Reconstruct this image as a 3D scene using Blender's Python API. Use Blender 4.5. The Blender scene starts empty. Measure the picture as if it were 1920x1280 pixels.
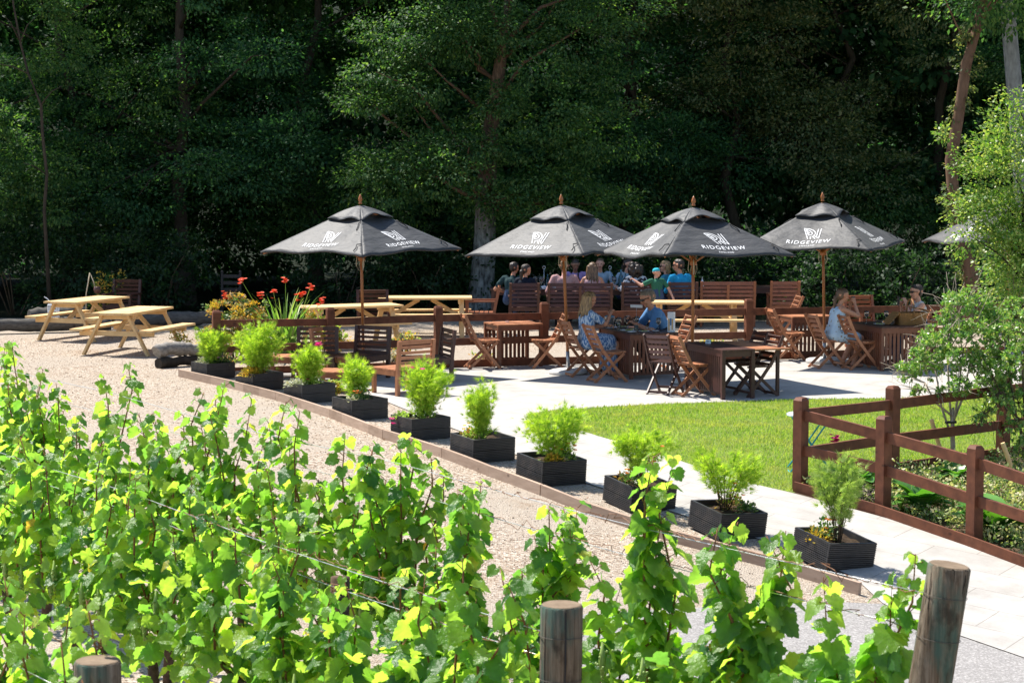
import bpy, bmesh, math, random
import numpy as np
from mathutils import Vector, Matrix

R = math.radians
scene = bpy.context.scene
C = scene.collection
rng = np.random.default_rng(7)
random.seed(7)

# ------------------------------------------------------------------ camera
F = 4000.0                       # focal length in pixels of the 1920 px wide photograph (75 mm)
CAM_Z = 3.5
PITCH = math.atan((640 - 289) / F)
cam_d = bpy.data.cameras.new('camera')
cam_d.lens = 75.0
cam_d.sensor_width = 36.0
cam_d.clip_start = 0.1
cam_d.clip_end = 900
cam = bpy.data.objects.new('camera', cam_d)
C.objects.link(cam)
cam.location = (0, 0, CAM_Z)
cam.rotation_euler = (R(90) - PITCH, 0, 0)
cam_d.dof.use_dof = True
cam_d.dof.focus_distance = 30.0
cam_d.dof.aperture_fstop = 14.0
scene.camera = cam

# ------------------------------------------------------------------ sky and sun
SUN_EL = R(58)
SUN_H = Vector((-0.735, 0.678, 0)).normalized()        # towards the sun, on the ground
TO_SUN = Vector((SUN_H.x * math.cos(SUN_EL), SUN_H.y * math.cos(SUN_EL), math.sin(SUN_EL)))
world = bpy.data.worlds.new('World')
scene.world = world
world.use_nodes = True
wn = world.node_tree.nodes
wl = world.node_tree.links
bg = wn.get('Background') or wn.new('ShaderNodeBackground')
sky = wn.new('ShaderNodeTexSky')
sky.sky_type = 'NISHITA'
sky.sun_disc = False
sky.sun_elevation = SUN_EL
sky.sun_rotation = math.atan2(SUN_H.x, SUN_H.y)
sky.air_density = 1.0
sky.dust_density = 0.6
wl.new(sky.outputs[0], bg.inputs[0])
bg.inputs[1].default_value = 0.105
sun_d = bpy.data.lights.new('sun', 'SUN')
sun_d.energy = 5.0
sun_d.angle = R(0.55)
sun_d.color = (1.0, 0.95, 0.87)
sun = bpy.data.objects.new('sun', sun_d)
C.objects.link(sun)
sun.rotation_euler = (-TO_SUN).to_track_quat('-Z', 'Y').to_euler()
sun.location = (-20, 40, 40)

scene.view_settings.view_transform = 'Standard'
scene.view_settings.look = 'None'
scene.view_settings.exposure = 1.0
scene.view_settings.gamma = 1.0
scene.view_settings.use_curve_mapping = False
scene.render.engine = 'CYCLES'
scene.cycles.max_bounces = 7
scene.cycles.diffuse_bounces = 3
scene.cycles.glossy_bounces = 2
scene.cycles.transmission_bounces = 5
scene.cycles.transparent_max_bounces = 8
scene.cycles.caustics_reflective = False
scene.cycles.caustics_refractive = False
scene.cycles.use_denoising = True

# ------------------------------------------------------------------ the lie of the land
def smooth(a, b, x):
    t = np.clip((np.asarray(x, float) - a) / (b - a), 0, 1)
    return t * t * (3 - 2 * t)

ROW_DIR = Vector((-0.55, 0.835, 0)).normalized()
ROW_A = Vector((1.485, 7.25, 0))

def gz(x, y):
    """ground height: a level terrace, a path falling away to the right, a bank up to the vines, a wooded slope behind"""
    x = np.asarray(x, float); y = np.asarray(y, float)
    t = 0.55 * x + 0.83 * (30 - y)
    z = np.where(t < 2, 0, np.where(t < 7, -0.01 * (t - 2) ** 2, -0.25 - 0.1 * (t - 7)))
    z = np.maximum(z, -1.4)
    u = 0.835 * (x - ROW_A.x) + 0.55 * (y - ROW_A.y)
    s = smooth(0.4, 5.5, u)
    z = 0.3 * (1 - s) + z * s
    z = z + 0.30 * np.maximum(0, y - 66) * smooth(66, 85, y)
    return np.minimum(z, 30)

def gzf(x, y):
    return float(gz(x, y))

CP, SP = math.cos(PITCH), math.sin(PITCH)
def ray(px, py):
    dx = (px - 960) / F; dy = (640 - py) / F
    return Vector((dx, CP + dy * SP, -SP + dy * CP))

def G(px, py):
    """ground point seen at a pixel of the photograph"""
    d = ray(px, py)
    z = 0.0
    for _ in range(25):
        k = (z - CAM_Z) / d.z
        p = Vector((0, 0, CAM_Z)) + d * k
        z = gzf(p.x, p.y)
    p.z = z
    return p

def W(px, py, y):
    """point seen at a pixel, at depth y"""
    d = ray(px, py)
    return Vector((0, 0, CAM_Z)) + d * (y / d.y)

# ------------------------------------------------------------------ mesh helpers
def basis(d, up=(0, 0, 1)):
    d = Vector(d).normalized(); up = Vector(up)
    s = d.cross(up)
    if s.length < 1e-5:
        s = d.cross(Vector((0, 1, 0)))
    s.normalize()
    u = s.cross(d).normalized()
    return d, s, u

class MB:
    def __init__(self):
        self.v = []; self.f = []; self.m = []
    def add(self, vs, fs, mi=0):
        b = len(self.v)
        self.v.extend([tuple(p) for p in vs])
        self.f.extend([tuple(b + i for i in q) for q in fs])
        self.m.extend([mi] * len(fs))
    def box(self, c, s, rot=None, mi=0):
        hx, hy, hz = s[0] / 2, s[1] / 2, s[2] / 2
        vs = [Vector((x, y, z)) for x in (-hx, hx) for y in (-hy, hy) for z in (-hz, hz)]
        if rot is not None:
            vs = [rot @ p for p in vs]
        c = Vector(c)
        self.add([p + c for p in vs], [(0, 1, 3, 2), (4, 6, 7, 5), (0, 4, 5, 1), (2, 3, 7, 6), (0, 2, 6, 4), (1, 5, 7, 3)], mi)
    def bar(self, p0, p1, w, h, up=(0, 0, 1), mi=0):
        p0 = Vector(p0); p1 = Vector(p1)
        d, s, u = basis(p1 - p0, up)
        vs = []
        for p in (p0, p1):
            for a, b in ((-1, -1), (1, -1), (1, 1), (-1, 1)):
                vs.append(p + s * (a * w / 2) + u * (b * h / 2))
        self.add(vs, [(0, 1, 2, 3), (7, 6, 5, 4), (0, 4, 5, 1), (1, 5, 6, 2), (2, 6, 7, 3), (3, 7, 4, 0)], mi)
    def tube(self, pts, rads, n=8, mi=0, cap=True, wob=0.0):
        pts = [Vector(p) for p in pts]
        if not isinstance(rads, (list, tuple)):
            rads = [rads] * len(pts)
        vs = []; fs = []
        for i, p in enumerate(pts):
            d = pts[min(i + 1, len(pts) - 1)] - pts[max(i - 1, 0)]
            d, s, u = basis(d, (0.013, 0.021, 1) if abs(d.normalized().z) < 0.97 else (0, 1, 0))
            for k in range(n):
                a = 2 * math.pi * k / n
                r = rads[i] * (1 + (random.uniform(-wob, wob) if wob else 0))
                vs.append(p + s * (r * math.cos(a)) + u * (r * math.sin(a)))
        for i in range(len(pts) - 1):
            for k in range(n):
                k2 = (k + 1) % n
                fs.append((i * n + k, i * n + k2, (i + 1) * n + k2, (i + 1) * n + k))
        if cap:
            fs.append(tuple(range(n - 1, -1, -1)))
            fs.append(tuple((len(pts) - 1) * n + k for k in range(n)))
        self.add(vs, fs, mi)
    def lathe(self, prof, n=16, o=(0, 0, 0), mi=0):
        o = Vector(o); vs = []; fs = []
        for r, z in prof:
            for k in range(n):
                a = 2 * math.pi * k / n
                vs.append(o + Vector((max(r, 1e-4) * math.cos(a), max(r, 1e-4) * math.sin(a), z)))
        for i in range(len(prof) - 1):
            for k in range(n):
                k2 = (k + 1) % n
                fs.append((i * n + k, i * n + k2, (i + 1) * n + k2, (i + 1) * n + k))
        fs.append(tuple(range(n - 1, -1, -1)))
        fs.append(tuple((len(prof) - 1) * n + k for k in range(n)))
        self.add(vs, fs, mi)
    def ball(self, c, r, n=8, mi=0, sq=(1, 1, 1)):
        c = Vector(c); vs = []; fs = []
        m = max(4, n // 2 + 1)
        for i in range(m + 1):
            th = math.pi * i / m
            for k in range(n):
                a = 2 * math.pi * k / n
                st = max(math.sin(th), 0.01)
                vs.append(c + Vector((r * sq[0] * st * math.cos(a), r * sq[1] * st * math.sin(a), r * sq[2] * math.cos(th))))
        for i in range(m):
            for k in range(n):
                k2 = (k + 1) % n
                fs.append((i * n + k, (i + 1) * n + k, (i + 1) * n + k2, i * n + k2))
        self.add(vs, fs, mi)
    def build(self, name, mats, parent=None, sm=False, loc=None, rz=0.0):
        me = bpy.data.meshes.new(name)
        me.from_pydata(self.v, [], self.f)
        if not isinstance(mats, (list, tuple)):
            mats = [mats]
        for m in mats:
            me.materials.append(m)
        if len(mats) > 1:
            me.polygons.foreach_set('material_index', self.m)
        if sm:
            me.polygons.foreach_set('use_smooth', [True] * len(me.polygons))
        me.update()
        o = bpy.data.objects.new(name, me)
        C.objects.link(o)
        if parent is not None:
            o.parent = parent
        if loc is not None:
            o.location = loc
        o.rotation_euler = (0, 0, rz)
        return o

def np_obj(name, V, Fc, mats, parent=None, sm=False, mi=None):
    """one mesh object from numpy arrays; Fc is (n, k)"""
    V = np.ascontiguousarray(V, dtype=np.float32); Fc = np.ascontiguousarray(Fc, dtype=np.int32)
    me = bpy.data.meshes.new(name)
    n, k = Fc.shape
    me.vertices.add(len(V)); me.vertices.foreach_set('co', V.ravel())
    me.loops.add(n * k); me.loops.foreach_set('vertex_index', Fc.ravel())
    me.polygons.add(n)
    me.polygons.foreach_set('loop_start', np.arange(0, n * k, k, dtype=np.int32))
    if not isinstance(mats, (list, tuple)):
        mats = [mats]
    for m in mats:
        me.materials.append(m)
    if mi is not None:
        me.polygons.foreach_set('material_index', np.asarray(mi, dtype=np.int32))
    if sm:
        me.polygons.foreach_set('use_smooth', np.ones(n, dtype=bool))
    me.update(calc_edges=True)
    me.validate()
    o = bpy.data.objects.new(name, me)
    C.objects.link(o)
    if parent is not None:
        o.parent = parent
    return o

def tag(o, label=None, cat=None, group=None, kind=None):
    if label: o['label'] = label
    if cat: o['category'] = cat
    if group: o['group'] = group
    if kind: o['kind'] = kind
    return o

def thing(name, label, cat, loc=(0, 0, 0), rz=0.0, group=None):
    o = bpy.data.objects.new(name, None)
    o.empty_display_size = 0.1
    C.objects.link(o)
    o.location = loc; o.rotation_euler = (0, 0, rz)
    return tag(o, label, cat, group)

def copy_tree(o, parent=None):
    kids = list(o.children)
    c = o.copy(); C.objects.link(c)
    if parent is not None:
        c.parent = parent
    for ch in kids:
        copy_tree(ch, c)
    return c

def place(proto, used, loc, rz, label, cat, group=None, sc=1.0):
    """the first call moves the prototype itself, later calls a copy of it and its parts"""
    o = copy_tree(proto) if used[0] else proto
    used[0] = True
    o.location = loc; o.rotation_euler = (0, 0, rz); o.scale = (sc, sc, sc)
    tag(o, label, cat, group)
    return o

# scattering of many small faces
def norm(a):
    return a / np.maximum(np.linalg.norm(a, axis=-1, keepdims=True), 1e-9)

def frames(tip, nrm):
    x = norm(tip); z = norm(nrm - (nrm * x).sum(-1, keepdims=True) * x); y = np.cross(z, x)
    return np.stack([x, y, z], axis=-1)          # columns

def scatter(tv, tf, pos, Rm, sc):
    """copies of a small template; tv (k,3), tf (m,q)"""
    tv = np.asarray(tv, float); tf = np.asarray(tf, int)
    sc = np.asarray(sc, float)
    if sc.ndim == 1: sc = sc[:, None]
    P = np.einsum('nij,kj->nki', Rm, tv) * sc[:, None, :1] + pos[:, None, :]
    n, k = len(pos), len(tv)
    Fc = tf[None] + (np.arange(n) * k)[:, None, None]
    return P.reshape(-1, 3), Fc.reshape(-1, tf.shape[1])

def merge(parts):
    V = []; Fs = []; o = 0
    for v, f in parts:
        V.append(v); Fs.append(f + o); o += len(v)
    return np.concatenate(V), np.concatenate(Fs)

def rdir(n, g=None):
    g = g or rng
    return norm(g.normal(size=(n, 3)))

# ------------------------------------------------------------------ materials
def new_mat(name):
    m = bpy.data.materials.new(name); m.use_nodes = True
    nt = m.node_tree
    b = nt.nodes.get('Principled BSDF')
    return m, nt, b

def N(nt, t, **kw):
    n = nt.nodes.new(t)
    for k, v in kw.items():
        if hasattr(n, k): setattr(n, k, v)
    return n

def ramp(nt, fac, stops):
    r = N(nt, 'ShaderNodeValToRGB')
    e = r.color_ramp.elements
    while len(e) < len(stops): e.new(0.5)
    for i, (p, c) in enumerate(stops):
        e[i].position = p; e[i].color = (*c, 1)
    nt.links.new(fac, r.inputs[0])
    return r.outputs[0]

def coords(nt, kind='Object', scale=(1, 1, 1), rot=(0, 0, 0)):
    tc = N(nt, 'ShaderNodeTexCoord'); mp = N(nt, 'ShaderNodeMapping')
    mp.inputs['Scale'].default_value = scale
    mp.inputs['Rotation'].default_value = rot
    nt.links.new(tc.outputs[kind], mp.inputs[0])
    return mp.outputs[0]

def noise(nt, vec, scale, detail=3, rough=0.55):
    n = N(nt, 'ShaderNodeTexNoise')
    n.inputs['Scale'].default_value = scale; n.inputs['Detail'].default_value = detail; n.inputs['Roughness'].default_value = rough
    if vec is not None: nt.links.new(vec, n.inputs['Vector'])
    return n.outputs[0]

def bump(nt, h, strength, dist, b):
    bp = N(nt, 'ShaderNodeBump')
    bp.inputs['Strength'].default_value = strength; bp.inputs['Distance'].default_value = dist
    nt.links.new(h, bp.inputs['Height']); nt.links.new(bp.outputs[0], b.inputs['Normal'])

def mix(nt, fac, a, b, mode='MIX'):
    m = N(nt, 'ShaderNodeMix'); m.data_type = 'RGBA'; m.blend_type = mode
    for sock, val in ((m.inputs[0], fac), (m.inputs[6], a), (m.inputs[7], b)):
        if hasattr(val, 'links') or hasattr(val, 'is_linked'):
            nt.links.new(val, sock)
        elif isinstance(val, (int, float)):
            sock.default_value = val
        else:
            sock.default_value = (*val, 1)
    return m.outputs[2]

def plain(name, col, rough=0.6, spec=0.4, metal=0.0, var=0.15, scale=9.0):
    m, nt, b = new_mat(name)
    v = noise(nt, coords(nt), scale, 4)
    lo = tuple(c * (1 - var) for c in col); hi = tuple(min(1, c * (1 + var)) for c in col)
    nt.links.new(ramp(nt, v, [(0.3, lo), (0.7, hi)]), b.inputs['Base Color'])
    b.inputs['Roughness'].default_value = rough
    b.inputs['Specular IOR Level'].default_value = spec
    b.inputs['Metallic'].default_value = metal
    return m

def wood(name, c1, c2, rough=0.5, stretch=(3, 3, 26), spec=0.4, knots=True, bmp=0.25, grey=None):
    m, nt, b = new_mat(name)
    vec = coords(nt, 'Object', stretch)
    v = noise(nt, vec, 1.6, 6, 0.6)
    col = ramp(nt, v, [(0.32, c1), (0.68, c2)])
    isl = N(nt, 'ShaderNodeNewGeometry').outputs['Random Per Island']
    col = mix(nt, 0.45, col, ramp(nt, isl, [(0.0, tuple(c * 0.72 for c in c1)), (1.0, tuple(min(1, c * 1.18) for c in c2))]))
    big = noise(nt, coords(nt, 'Object', (1, 1, 1)), 3.1, 3)
    if grey:
        col = mix(nt, ramp(nt, big, [(0.5, (0, 0, 0)), (0.72, (0.7, 0.7, 0.7))]), col, grey)
    if knots:
        vo = N(nt, 'ShaderNodeTexVoronoi'); vo.inputs['Scale'].default_value = 4.2
        nt.links.new(coords(nt, 'Object', (1, 1, 1.6)), vo.inputs['Vector'])
        sp = N(nt, 'ShaderNodeSeparateColor'); nt.links.new(vo.outputs['Color'], sp.inputs[0])
        km = mix(nt, 1.0, ramp(nt, vo.outputs['Distance'], [(0.05, (1, 1, 1)), (0.16, (0, 0, 0))]), ramp(nt, sp.outputs[2], [(0.5, (0, 0, 0)), (0.55, (0.75, 0.75, 0.75))]), 'MULTIPLY')
        col = mix(nt, km, col, tuple(c * 0.4 for c in c1))
    nt.links.new(col, b.inputs['Base Color'])
    b.inputs['Roughness'].default_value = rough
    b.inputs['Specular IOR Level'].default_value = spec
    bump(nt, v, bmp, 0.004, b)
    return m

def leafmat(name, cols, trans=0.45, tcol=None, rough=0.45, spec=0.45, patch=None):
    """thin leaf: reflects one colour, lets a yellower one through; varies from leaf to leaf"""
    m, nt, b = new_mat(name)
    isl = N(nt, 'ShaderNodeNewGeometry').outputs['Random Per Island']
    n = len(cols)
    col = ramp(nt, isl, [(i / max(1, n - 1), c) for i, c in enumerate(cols)])
    if patch:                                                 # worn and dry areas
        pn = noise(nt, coords(nt), patch[1], 5, .65)
        col = mix(nt, ramp(nt, pn, [(.48, (0, 0, 0)), (.66, (patch[2],) * 3)]), col, patch[0])
    nt.links.new(col, b.inputs['Base Color'])
    b.inputs['Roughness'].default_value = rough
    b.inputs['Specular IOR Level'].default_value = spec
    tr = N(nt, 'ShaderNodeBsdfTranslucent')
    tc = mix(nt, 1.0, col, tcol or (2.0, 2.2, 0.8), 'MULTIPLY')
    nt.links.new(tc, tr.inputs[0])
    mx = N(nt, 'ShaderNodeMixShader'); mx.inputs[0].default_value = trans
    nt.links.new(b.outputs[0], mx.inputs[1]); nt.links.new(tr.outputs[0], mx.inputs[2])
    out = nt.nodes.get('Material Output')
    nt.links.new(mx.outputs[0], out.inputs[0])
    return m
# ------------------------------------------------------------------ ground, paving, lawn, road
def gravel_mat():
    m, nt, b = new_mat('gravel')
    vec = coords(nt)
    vo = N(nt, 'ShaderNodeTexVoronoi'); vo.inputs['Scale'].default_value = 56
    nt.links.new(vec, vo.inputs['Vector'])
    sep = N(nt, 'ShaderNodeSeparateColor'); nt.links.new(vo.outputs['Color'], sep.inputs[0])
    stone = ramp(nt, sep.outputs[0], [(0.0, (0.085, 0.060, 0.040)), (0.2, (0.225, 0.162, 0.112)), (0.5, (0.37, 0.292, 0.222)), (0.8, (0.455, 0.383, 0.303)), (1.0, (0.59, 0.54, 0.465))])
    fine = noise(nt, vec, 60, 4, 0.7)
    packed = ramp(nt, fine, [(0.3, (0.285, 0.233, 0.180)), (0.7, (0.41, 0.358, 0.297))])
    big = noise(nt, vec, 0.42, 5, 0.6)
    col = mix(nt, ramp(nt, big, [(0.44, (0, 0, 0)), (0.60, (0.85, 0.85, 0.85))]), stone, packed)
    # scattered bits of bark and dead leaf
    bits = N(nt, 'ShaderNodeTexVoronoi'); bits.inputs['Scale'].default_value = 9
    nt.links.new(vec, bits.inputs['Vector'])
    sp = N(nt, 'ShaderNodeSeparateColor'); nt.links.new(bits.outputs['Color'], sp.inputs[0])
    msk = mix(nt, 1.0, ramp(nt, bits.outputs['Distance'], [(0.10, (1, 1, 1)), (0.2, (0, 0, 0))]), ramp(nt, sp.outputs[1], [(0.70, (0, 0, 0)), (0.78, (1, 1, 1))]), 'MULTIPLY')
    col = mix(nt, msk, col, (0.10, 0.065, 0.04))
    dirt = noise(nt, vec, 1.1, 6, 0.7)
    col = mix(nt, ramp(nt, dirt, [(0.58, (0, 0, 0)), (0.72, (0.8, 0.8, 0.8))]), col, (0.25, 0.175, 0.115))
    nt.links.new(col, b.inputs['Base Color'])
    b.inputs['Roughness'].default_value = 0.85
    b.inputs['Specular IOR Level'].default_value = 0.2
    bump(nt, vo.outputs['Distance'], 0.75, 0.02, b)
    return m

def paving_mat():
    m, nt, b = new_mat('paving')
    vec = coords(nt, 'Object', (1, 1, 1), (0, 0, R(33)))
    br = N(nt, 'ShaderNodeTexBrick')
    br.inputs['Scale'].default_value = 1.0
    br.inputs['Brick Width'].default_value = 0.9; br.inputs['Row Height'].default_value = 0.6
    br.inputs['Mortar Size'].default_value = 0.006; br.inputs['Mortar Smooth'].default_value = 0.2
    br.offset = 0.5
    br.inputs['Color1'].default_value = (0.435, 0.410, 0.380, 1); br.inputs['Color2'].default_value = (0.405, 0.384, 0.358, 1)
    br.inputs['Mortar'].default_value = (0.27, 0.25, 0.225, 1)
    nt.links.new(vec, br.inputs['Vector'])
    n1 = noise(nt, vec, 2.2, 6, 0.65); n2 = noise(nt, vec, 40, 3)
    col = mix(nt, 1.0, br.outputs['Color'], ramp(nt, n1, [(0.28, (0.74, 0.73, 0.71)), (0.62, (1, 1, 1))]), 'MULTIPLY')
    col = mix(nt, 1.0, col, ramp(nt, n2, [(0.3, (0.93, 0.93, 0.92)), (0.6, (1, 1, 1))]), 'MULTIPLY')
    nt.links.new(col, b.inputs['Base Color'])
    b.inputs['Roughness'].default_value = 0.75; b.inputs['Specular IOR Level'].default_value = 0.25
    bump(nt, br.outputs['Fac'], 0.3, -0.004, b)
    return m

def asphalt_mat():
    m, nt, b = new_mat('asphalt')
    vec = coords(nt)
    vo = N(nt, 'ShaderNodeTexVoronoi'); vo.inputs['Scale'].default_value = 75
    nt.links.new(vec, vo.inputs['Vector'])
    sp = N(nt, 'ShaderNodeSeparateColor'); nt.links.new(vo.outputs['Color'], sp.inputs[0])
    col = ramp(nt, sp.outputs[0], [(0, (0.205, 0.192, 0.182)), (0.7, (0.285, 0.27, 0.258)), (1, (0.41, 0.39, 0.37))])
    col = mix(nt, 1.0, col, ramp(nt, noise(nt, vec, 1.3, 5), [(0.3, (0.85, 0.85, 0.85)), (0.7, (1, 1, 1))]), 'MULTIPLY')
    nt.links.new(col, b.inputs['Base Color'])
    b.inputs['Roughness'].default_value = 0.8; b.inputs['Specular IOR Level'].default_value = 0.3
    bump(nt, vo.outputs['Distance'], 0.5, 0.006, b)
    return m

def soil_mat(name, c1, c2):
    m, nt, b = new_mat(name)
    vec = coords(nt)
    v = noise(nt, vec, 14, 6, 0.7)
    nt.links.new(ramp(nt, v, [(0.3, c1), (0.7, c2)]), b.inputs['Base Color'])
    b.inputs['Roughness'].default_value = 0.95; b.inputs['Specular IOR Level'].default_value = 0.1
    bump(nt, v, 0.8, 0.03, b)
    return m

M = {}
M['gravel'] = gravel_mat(); M['paving'] = paving_mat(); M['asphalt'] = asphalt_mat()
M['soil'] = soil_mat('soil', (0.05, 0.035, 0.022), (0.12, 0.085, 0.055))
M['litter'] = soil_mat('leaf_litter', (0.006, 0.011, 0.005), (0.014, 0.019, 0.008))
M['turf'] = soil_mat('turf', (0.10, 0.15, 0.03), (0.19, 0.24, 0.06))
M['fence'] = wood('fence_wood', (0.050, 0.017, 0.010), (0.21, 0.074, 0.037), 0.6, (5, 5, 5), 0.25)
M['brown'] = wood('brown_stained_wood', (0.090, 0.028, 0.013), (0.185, 0.062, 0.028), 0.42, (6, 6, 6), 0.5)
M['teak'] = wood('sunlit_brown_wood', (0.25, 0.090, 0.038), (0.46, 0.195, 0.095), 0.45, (6, 6, 6), 0.45)  # lighter copy of the brown wood; sunlit tone and tabletop glare are in the colour
M['shade_brown'] = wood('shaded_brown_wood', (0.040, 0.015, 0.011), (0.085, 0.031, 0.022), 0.45, (6, 6, 6), 0.4)  # darker copy of the brown wood with the trees' shade put into the colour
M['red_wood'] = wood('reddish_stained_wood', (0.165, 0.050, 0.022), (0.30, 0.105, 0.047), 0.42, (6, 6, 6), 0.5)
M['dark_wood'] = wood('dark_stained_shaded_wood', (0.040, 0.016, 0.013), (0.085, 0.034, 0.026), 0.45, (6, 6, 6), 0.45)  # dark stain; on the backlit chairs it also carries their shade
M['pine'] = wood('pale_pine', (0.52, 0.32, 0.135), (0.74, 0.52, 0.26), 0.6, (4, 4, 4), 0.3)
M['board'] = wood('weathered_board', (0.25, 0.17, 0.12), (0.42, 0.31, 0.235), 0.8, (3, 3, 14), 0.2)
M['pole'] = wood('varnished_pole', (0.27, 0.085, 0.02), (0.40, 0.14, 0.035), 0.35, (20, 20, 3), 0.5)
def post_mat():
    m, nt, b = new_mat('weathered_post')
    gr = noise(nt, coords(nt, 'Object', (70, 70, 2.6)), 1.0, 7, .7)
    col = ramp(nt, gr, [(.30, (.030, .022, .015)), (.46, (.125, .092, .062)), (.62, (.215, .172, .125)), (.8, (.30, .26, .20))])
    bl = noise(nt, coords(nt, 'Object', (7, 7, 2.2)), 1.3, 5, .65)
    col = mix(nt, ramp(nt, bl, [(.46, (0, 0, 0)), (.62, (.8, .8, .8))]), col, (.050, .105, .085))
    dk = noise(nt, coords(nt, 'Object', (9, 9, 4)), 2.1, 4, .6)
    col = mix(nt, ramp(nt, dk, [(.52, (0, 0, 0)), (.68, (.75, .75, .75))]), col, (.035, .026, .018))
    ck = noise(nt, coords(nt, 'Object', (38, 38, .9)), 1.0, 3, .5)
    col = mix(nt, ramp(nt, ck, [(.66, (0, 0, 0)), (.69, (.9, .9, .9))]), col, (.012, .009, .007))
    nt.links.new(col, b.inputs['Base Color']); b.inputs['Roughness'].default_value = .9; b.inputs['Specular IOR Level'].default_value = .12
    bump(nt, mix(nt, .5, gr, ck), 1.0, .012, b)
    return m
M['post'] = post_mat()
M['post_top'] = wood('post_end_grain', (0.10, 0.068, 0.042), (0.24, 0.175, 0.115), 0.85, (14, 14, 14), 0.2, bmp=0.7)

# base sheet out to the horizon
def grid_axis(lo, hi, step, outer):
    return np.array(sorted(set([round(v, 4) for v in np.arange(lo, hi + 1e-6, step)] + outer)))
gx = grid_axis(-18, 18, 0.3, [-400, -200, -100, -60, -40, -28, 28, 40, 60, 100, 200, 400])
gy = grid_axis(2, 62, 0.3, [-60, -20, -6, 66, 70, 74, 78, 82, 86, 92, 100, 120, 150, 200, 300, 500])
X, Y = np.meshgrid(gx, gy, indexing='ij')
V = np.stack([X, Y, gz(X, Y)], -1).reshape(-1, 3)
ni, nj = len(gx), len(gy)
I, J = np.meshgrid(np.arange(ni - 1), np.arange(nj - 1), indexing='ij')
q = (I * nj + J)
Fq = np.stack([q, q + nj, q + nj + 1, q + 1], -1).reshape(-1, 4)
g = np_obj('ground', V, Fq, M['gravel'], sm=True)
tag(g, kind='structure')

def sheet(name, outline, dz, mat, step=0.5):
    bm = bmesh.new()
    vs = [bm.verts.new((p[0], p[1], 0)) for p in outline]
    bm.faces.new(vs)
    bmesh.ops.triangulate(bm, faces=bm.faces[:])
    xs = [p[0] for p in outline]; ys = [p[1] for p in outline]
    for ax, lo, hi in ((0, min(xs), max(xs)), (1, min(ys), max(ys))):
        k = math.ceil(lo / step) * step
        while k < hi:
            co = (k, 0, 0) if ax == 0 else (0, k, 0)
            no = (1, 0, 0) if ax == 0 else (0, 1, 0)
            bmesh.ops.bisect_plane(bm, geom=bm.verts[:] + bm.edges[:] + bm.faces[:], dist=1e-5, plane_co=co, plane_no=no)
            k += step
    for v in bm.verts:
        v.co.z = gzf(v.co.x, v.co.y) + dz
    bmesh.ops.recalc_face_normals(bm, faces=bm.faces[:])
    me = bpy.data.meshes.new(name); bm.to_mesh(me); bm.free()
    if me.polygons and me.polygons[0].normal.z < 0:
        me.flip_normals()
    me.materials.append(mat)
    o = bpy.data.objects.new(name, me); C.objects.link(o)
    tag(o, kind='structure')
    return o

def PX(lst):
    return [(p.x, p.y) for p in (G(*q) for q in lst)]

lawn_far = [(2080, 735), (1920, 741), (1690, 747), (1480, 751), (1320, 756), (1210, 760), (1106, 766), (1040, 770), (1000, 776)]
lawn_near = [(985, 783), (1000, 791), (1035, 798), (1080, 806), (1132, 822), (1226, 848), (1289, 870), (1392, 904), (1484, 925)]
bed_edge = [(1484, 925), (1590, 953), (1645, 968), (1740, 995), (1815, 1021), (1925, 1065), (2000, 1098)]
path_left = [(1655, 1132), (1600, 1082), (1430, 1014), (1250, 957), (1085, 902), (950, 847), (830, 797), (720, 752), (620, 724), (480, 703)]
pave = [(440, 702), (620, 698), (822, 692), (1020, 686), (1403, 677), (1700, 668), (2100, 657)] + lawn_far + lawn_near + bed_edge[1:] + [(2010, 1275), (1920, 1234), (1798, 1192), (1720, 1165)] + path_left
sheet('paving', PX(pave), 0.012, M['paving'])
sheet('lawn', PX(lawn_far + lawn_near + [(1672, 893), (1880, 862), (2080, 835)]), 0.008, M['turf'])
sheet('bed_soil', PX([(1484, 925), (1672, 893), (1880, 862), (2080, 835), (2160, 1180), (2000, 1098)] + bed_edge[::-1][1:-1]), 0.005, M['soil'])
road = PX([(980, 1180), (1100, 1150), (1330, 1138), (1560, 1128), (1655, 1132), (1720, 1165), (1798, 1192), (1920, 1234), (2010, 1275)])
road += [(7.5, 15.0), (5.5, 13.4), (2.5, 13.6), (-0.5, 15.5)]
sheet('road', road, 0.004, M['asphalt'])
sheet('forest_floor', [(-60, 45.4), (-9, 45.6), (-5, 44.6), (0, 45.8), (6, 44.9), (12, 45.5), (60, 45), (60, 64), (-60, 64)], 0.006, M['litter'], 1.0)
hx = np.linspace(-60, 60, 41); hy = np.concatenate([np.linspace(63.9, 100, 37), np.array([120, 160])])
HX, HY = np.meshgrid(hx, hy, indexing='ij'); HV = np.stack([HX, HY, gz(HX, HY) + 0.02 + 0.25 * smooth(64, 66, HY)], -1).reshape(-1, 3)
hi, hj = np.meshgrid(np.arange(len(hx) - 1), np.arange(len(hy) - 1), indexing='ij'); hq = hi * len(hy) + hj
tag(np_obj('hillside', HV, np.stack([hq, hq + len(hy), hq + len(hy) + 1, hq + 1], -1).reshape(-1, 4), M['litter'], sm=True), kind='structure')

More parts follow.
